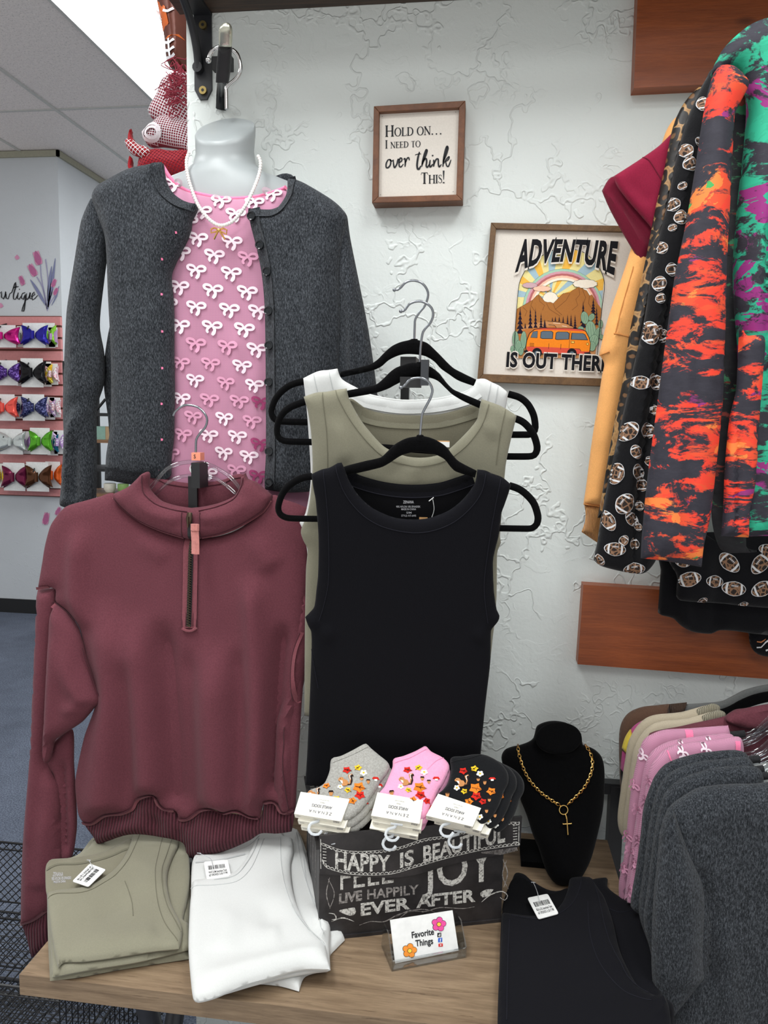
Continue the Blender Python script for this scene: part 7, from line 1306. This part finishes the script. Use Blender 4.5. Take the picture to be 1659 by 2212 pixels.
for args in [dict(nm='foil_football', o=[(340, -20), (346, 20), (352, 55), (358, 90), (362, 130), (372, 150), (410, 154), (420, 60), (415, -30)], m=[M_fbr, M_fw, M_fo], fr=.05, r=.07),
             dict(nm='mesh_puff', o=[(342, 200), (350, 175), (375, 160), (415, 165), (415, 285), (370, 280), (335, 262), (322, 240)], m=[M_burg, M_wm], lines=((.5, 2.0), 6, 1.6)),
             dict(nm='mesh_loop', o=[(312, 300), (318, 280), (335, 262), (352, 250), (380, 255), (415, 268), (415, 330), (380, 322), (350, 318), (325, 318)], m=[M_burg, M_wm], Y=YW-.02, lines=((.2, 1.8), 5, 1.4)),
             dict(nm='mesh_puff', o=[(300, 352), (312, 330), (340, 322), (370, 326), (415, 330), (415, 385), (350, 385), (305, 380)], m=[M_burg, M_redr], Y=YW-.03, lines=((.5, 2.1), 6, 1.6)),
             dict(nm='plaid_ribbon', o=[(270, 303), (284, 300), (300, 312), (318, 318), (328, 330), (316, 344), (300, 340), (286, 334), (276, 322)], m=[M_redr, M_fw], Y=YW-.05, fr=.015, r=.03, lines=((.75, 2.3), 7, 1.1)),
             dict(nm='ribbon_tail', o=[(280, 336), (286, 342), (284, 356), (290, 364), (304, 352), (312, 352), (300, 368), (284, 372), (276, 360)], m=[M_redr, M_fw], Y=YW-.04, fr=.01, r=.02),
             dict(nm='ribbon_tail', o=[(276, 300), (280, 280), (284, 278), (284, 296), (292, 304), (284, 312)], m=[M_redr, M_fw], Y=YW-.05, fr=.01, r=.02)]:
    cl, mb, nm, m = wr(**args)
    if nm == 'foil_football':
        for P in ([(346, 10), (372, 34), (380, 70), (360, 78), (352, 50)], [(358, 84), (400, 92), (410, 100), (372, 100)], [(390, 0), (415, 0), (415, 40), (398, 30)]): cl.decal(mb, 2, P, .002, 8)
        for y in (40, 104, 120, 134): cl.ribbon(mb, 1, [(366, y), (380, y+6), (392, y)], 5, .003)
        cl.ribbon(mb, 1, [(378, 100), (380, 142)], 5, .003); cl.ribbon(mb, 1, [(346, 30), (356, 60)], 4, .003)
    if nm == 'mesh_loop':
        for cx_, cy_, rr in ((336, 294, 20), (338, 295, 13)): cl.ribbon(mb, 1, [(cx_+rr*1.1*math.cos(a), cy_+rr*.9*math.sin(a)) for a in np.linspace(0, 6.28, 14)], 6, .006)
    mb.build(nm, m, t)
mb = MB(); rs = np.random.default_rng(3)
for k in range(46):
    c = np.array((378., 182.))+rs.normal(0, 1, 2)*(14, 20); P = [c+rs.normal(0, 1, 2)*(14, 12) for _ in range(4)]; P = [(min(404, max(334, p[0])), p[1]) for p in P]; cv = crv(P, False, 5); mb.tube(YP(YW-.03-rs.random()*.05).at(cv), .0012, 0, 4)
o = mb.build('curly_strands', M_burg, t); o['kind'] = 'stuff'
mb = MB(); mb.tube([(-.70, YW, PY(400, 60, YW)[2]), (-.676, YW, PY(400, 60, YW)[2])], .02); mb.build('wall_hook', M_black, t)
# ------------------------------------------------ folding wire baskets beside the table
M_wire = plain('black_wire', (20, 20, 22), .35)
for bi, (z1, hh, wh) in enumerate(((-1.13, .17, 'top'), (-1.33, .16, 'middle'), (-1.53, .15, 'bottom'))):
    x0, x1, y0, y1 = -1.42, -.80, 1.30, 1.78; t = thing('wire_basket', '%s black wire mesh basket of the stack beside the table' % wh, 'basket', ((x0+x1)/2, (y0+y1)/2, z1-hh), 'stacked wire baskets')
    mb = MB()
    for z in (z1, z1-.02, z1-hh): mb.tube([(x0, y0, z), (x1, y0, z), (x1, y1, z), (x0, y1, z)], .0035 if z == z1 else .0026, 0, 6, closed=True)
    mb.build('rim', M_wire, t); mb = MB(); st = .022
    for k in range(int((x1-x0+hh)/st)):
        for sg in (1, -1):
            for yy in (y0, y1):
                xa = x0+k*st-(hh if sg == 1 else 0); P = [(xa, yy, z1-hh), (xa+hh, yy, z1)] if sg == 1 else [(xa+0, yy, z1), (xa+hh, yy, z1-hh)]
                (p, q_) = P; u0 = max(0, (x0-p[0])/hh); u1 = min(1, (x1-p[0])/hh)
                if u1 > u0: a, b = np.array(p), np.array(q_); mb.tube([a+(b-a)*u0, a+(b-a)*u1], .0014, 0, 4)
    for k in range(int((y1-y0)/st)): y = y0+k*st; mb.tube([(x0, y, z1-hh), (x1, y, z1-hh)], .0014, 0, 4)
    for k in range(int((x1-x0)/st)): x = x0+k*st; mb.tube([(x, y0, z1-hh), (x, y1, z1-hh)], .0014, 0, 4)
    for k in range(int((y1-y0)/st)): y = y0+k*st; mb.tube([(x1, y, z1-hh), (x1, y, z1)], .0014, 0, 4)
    o = mb.build('wire_mesh', M_wire, t)
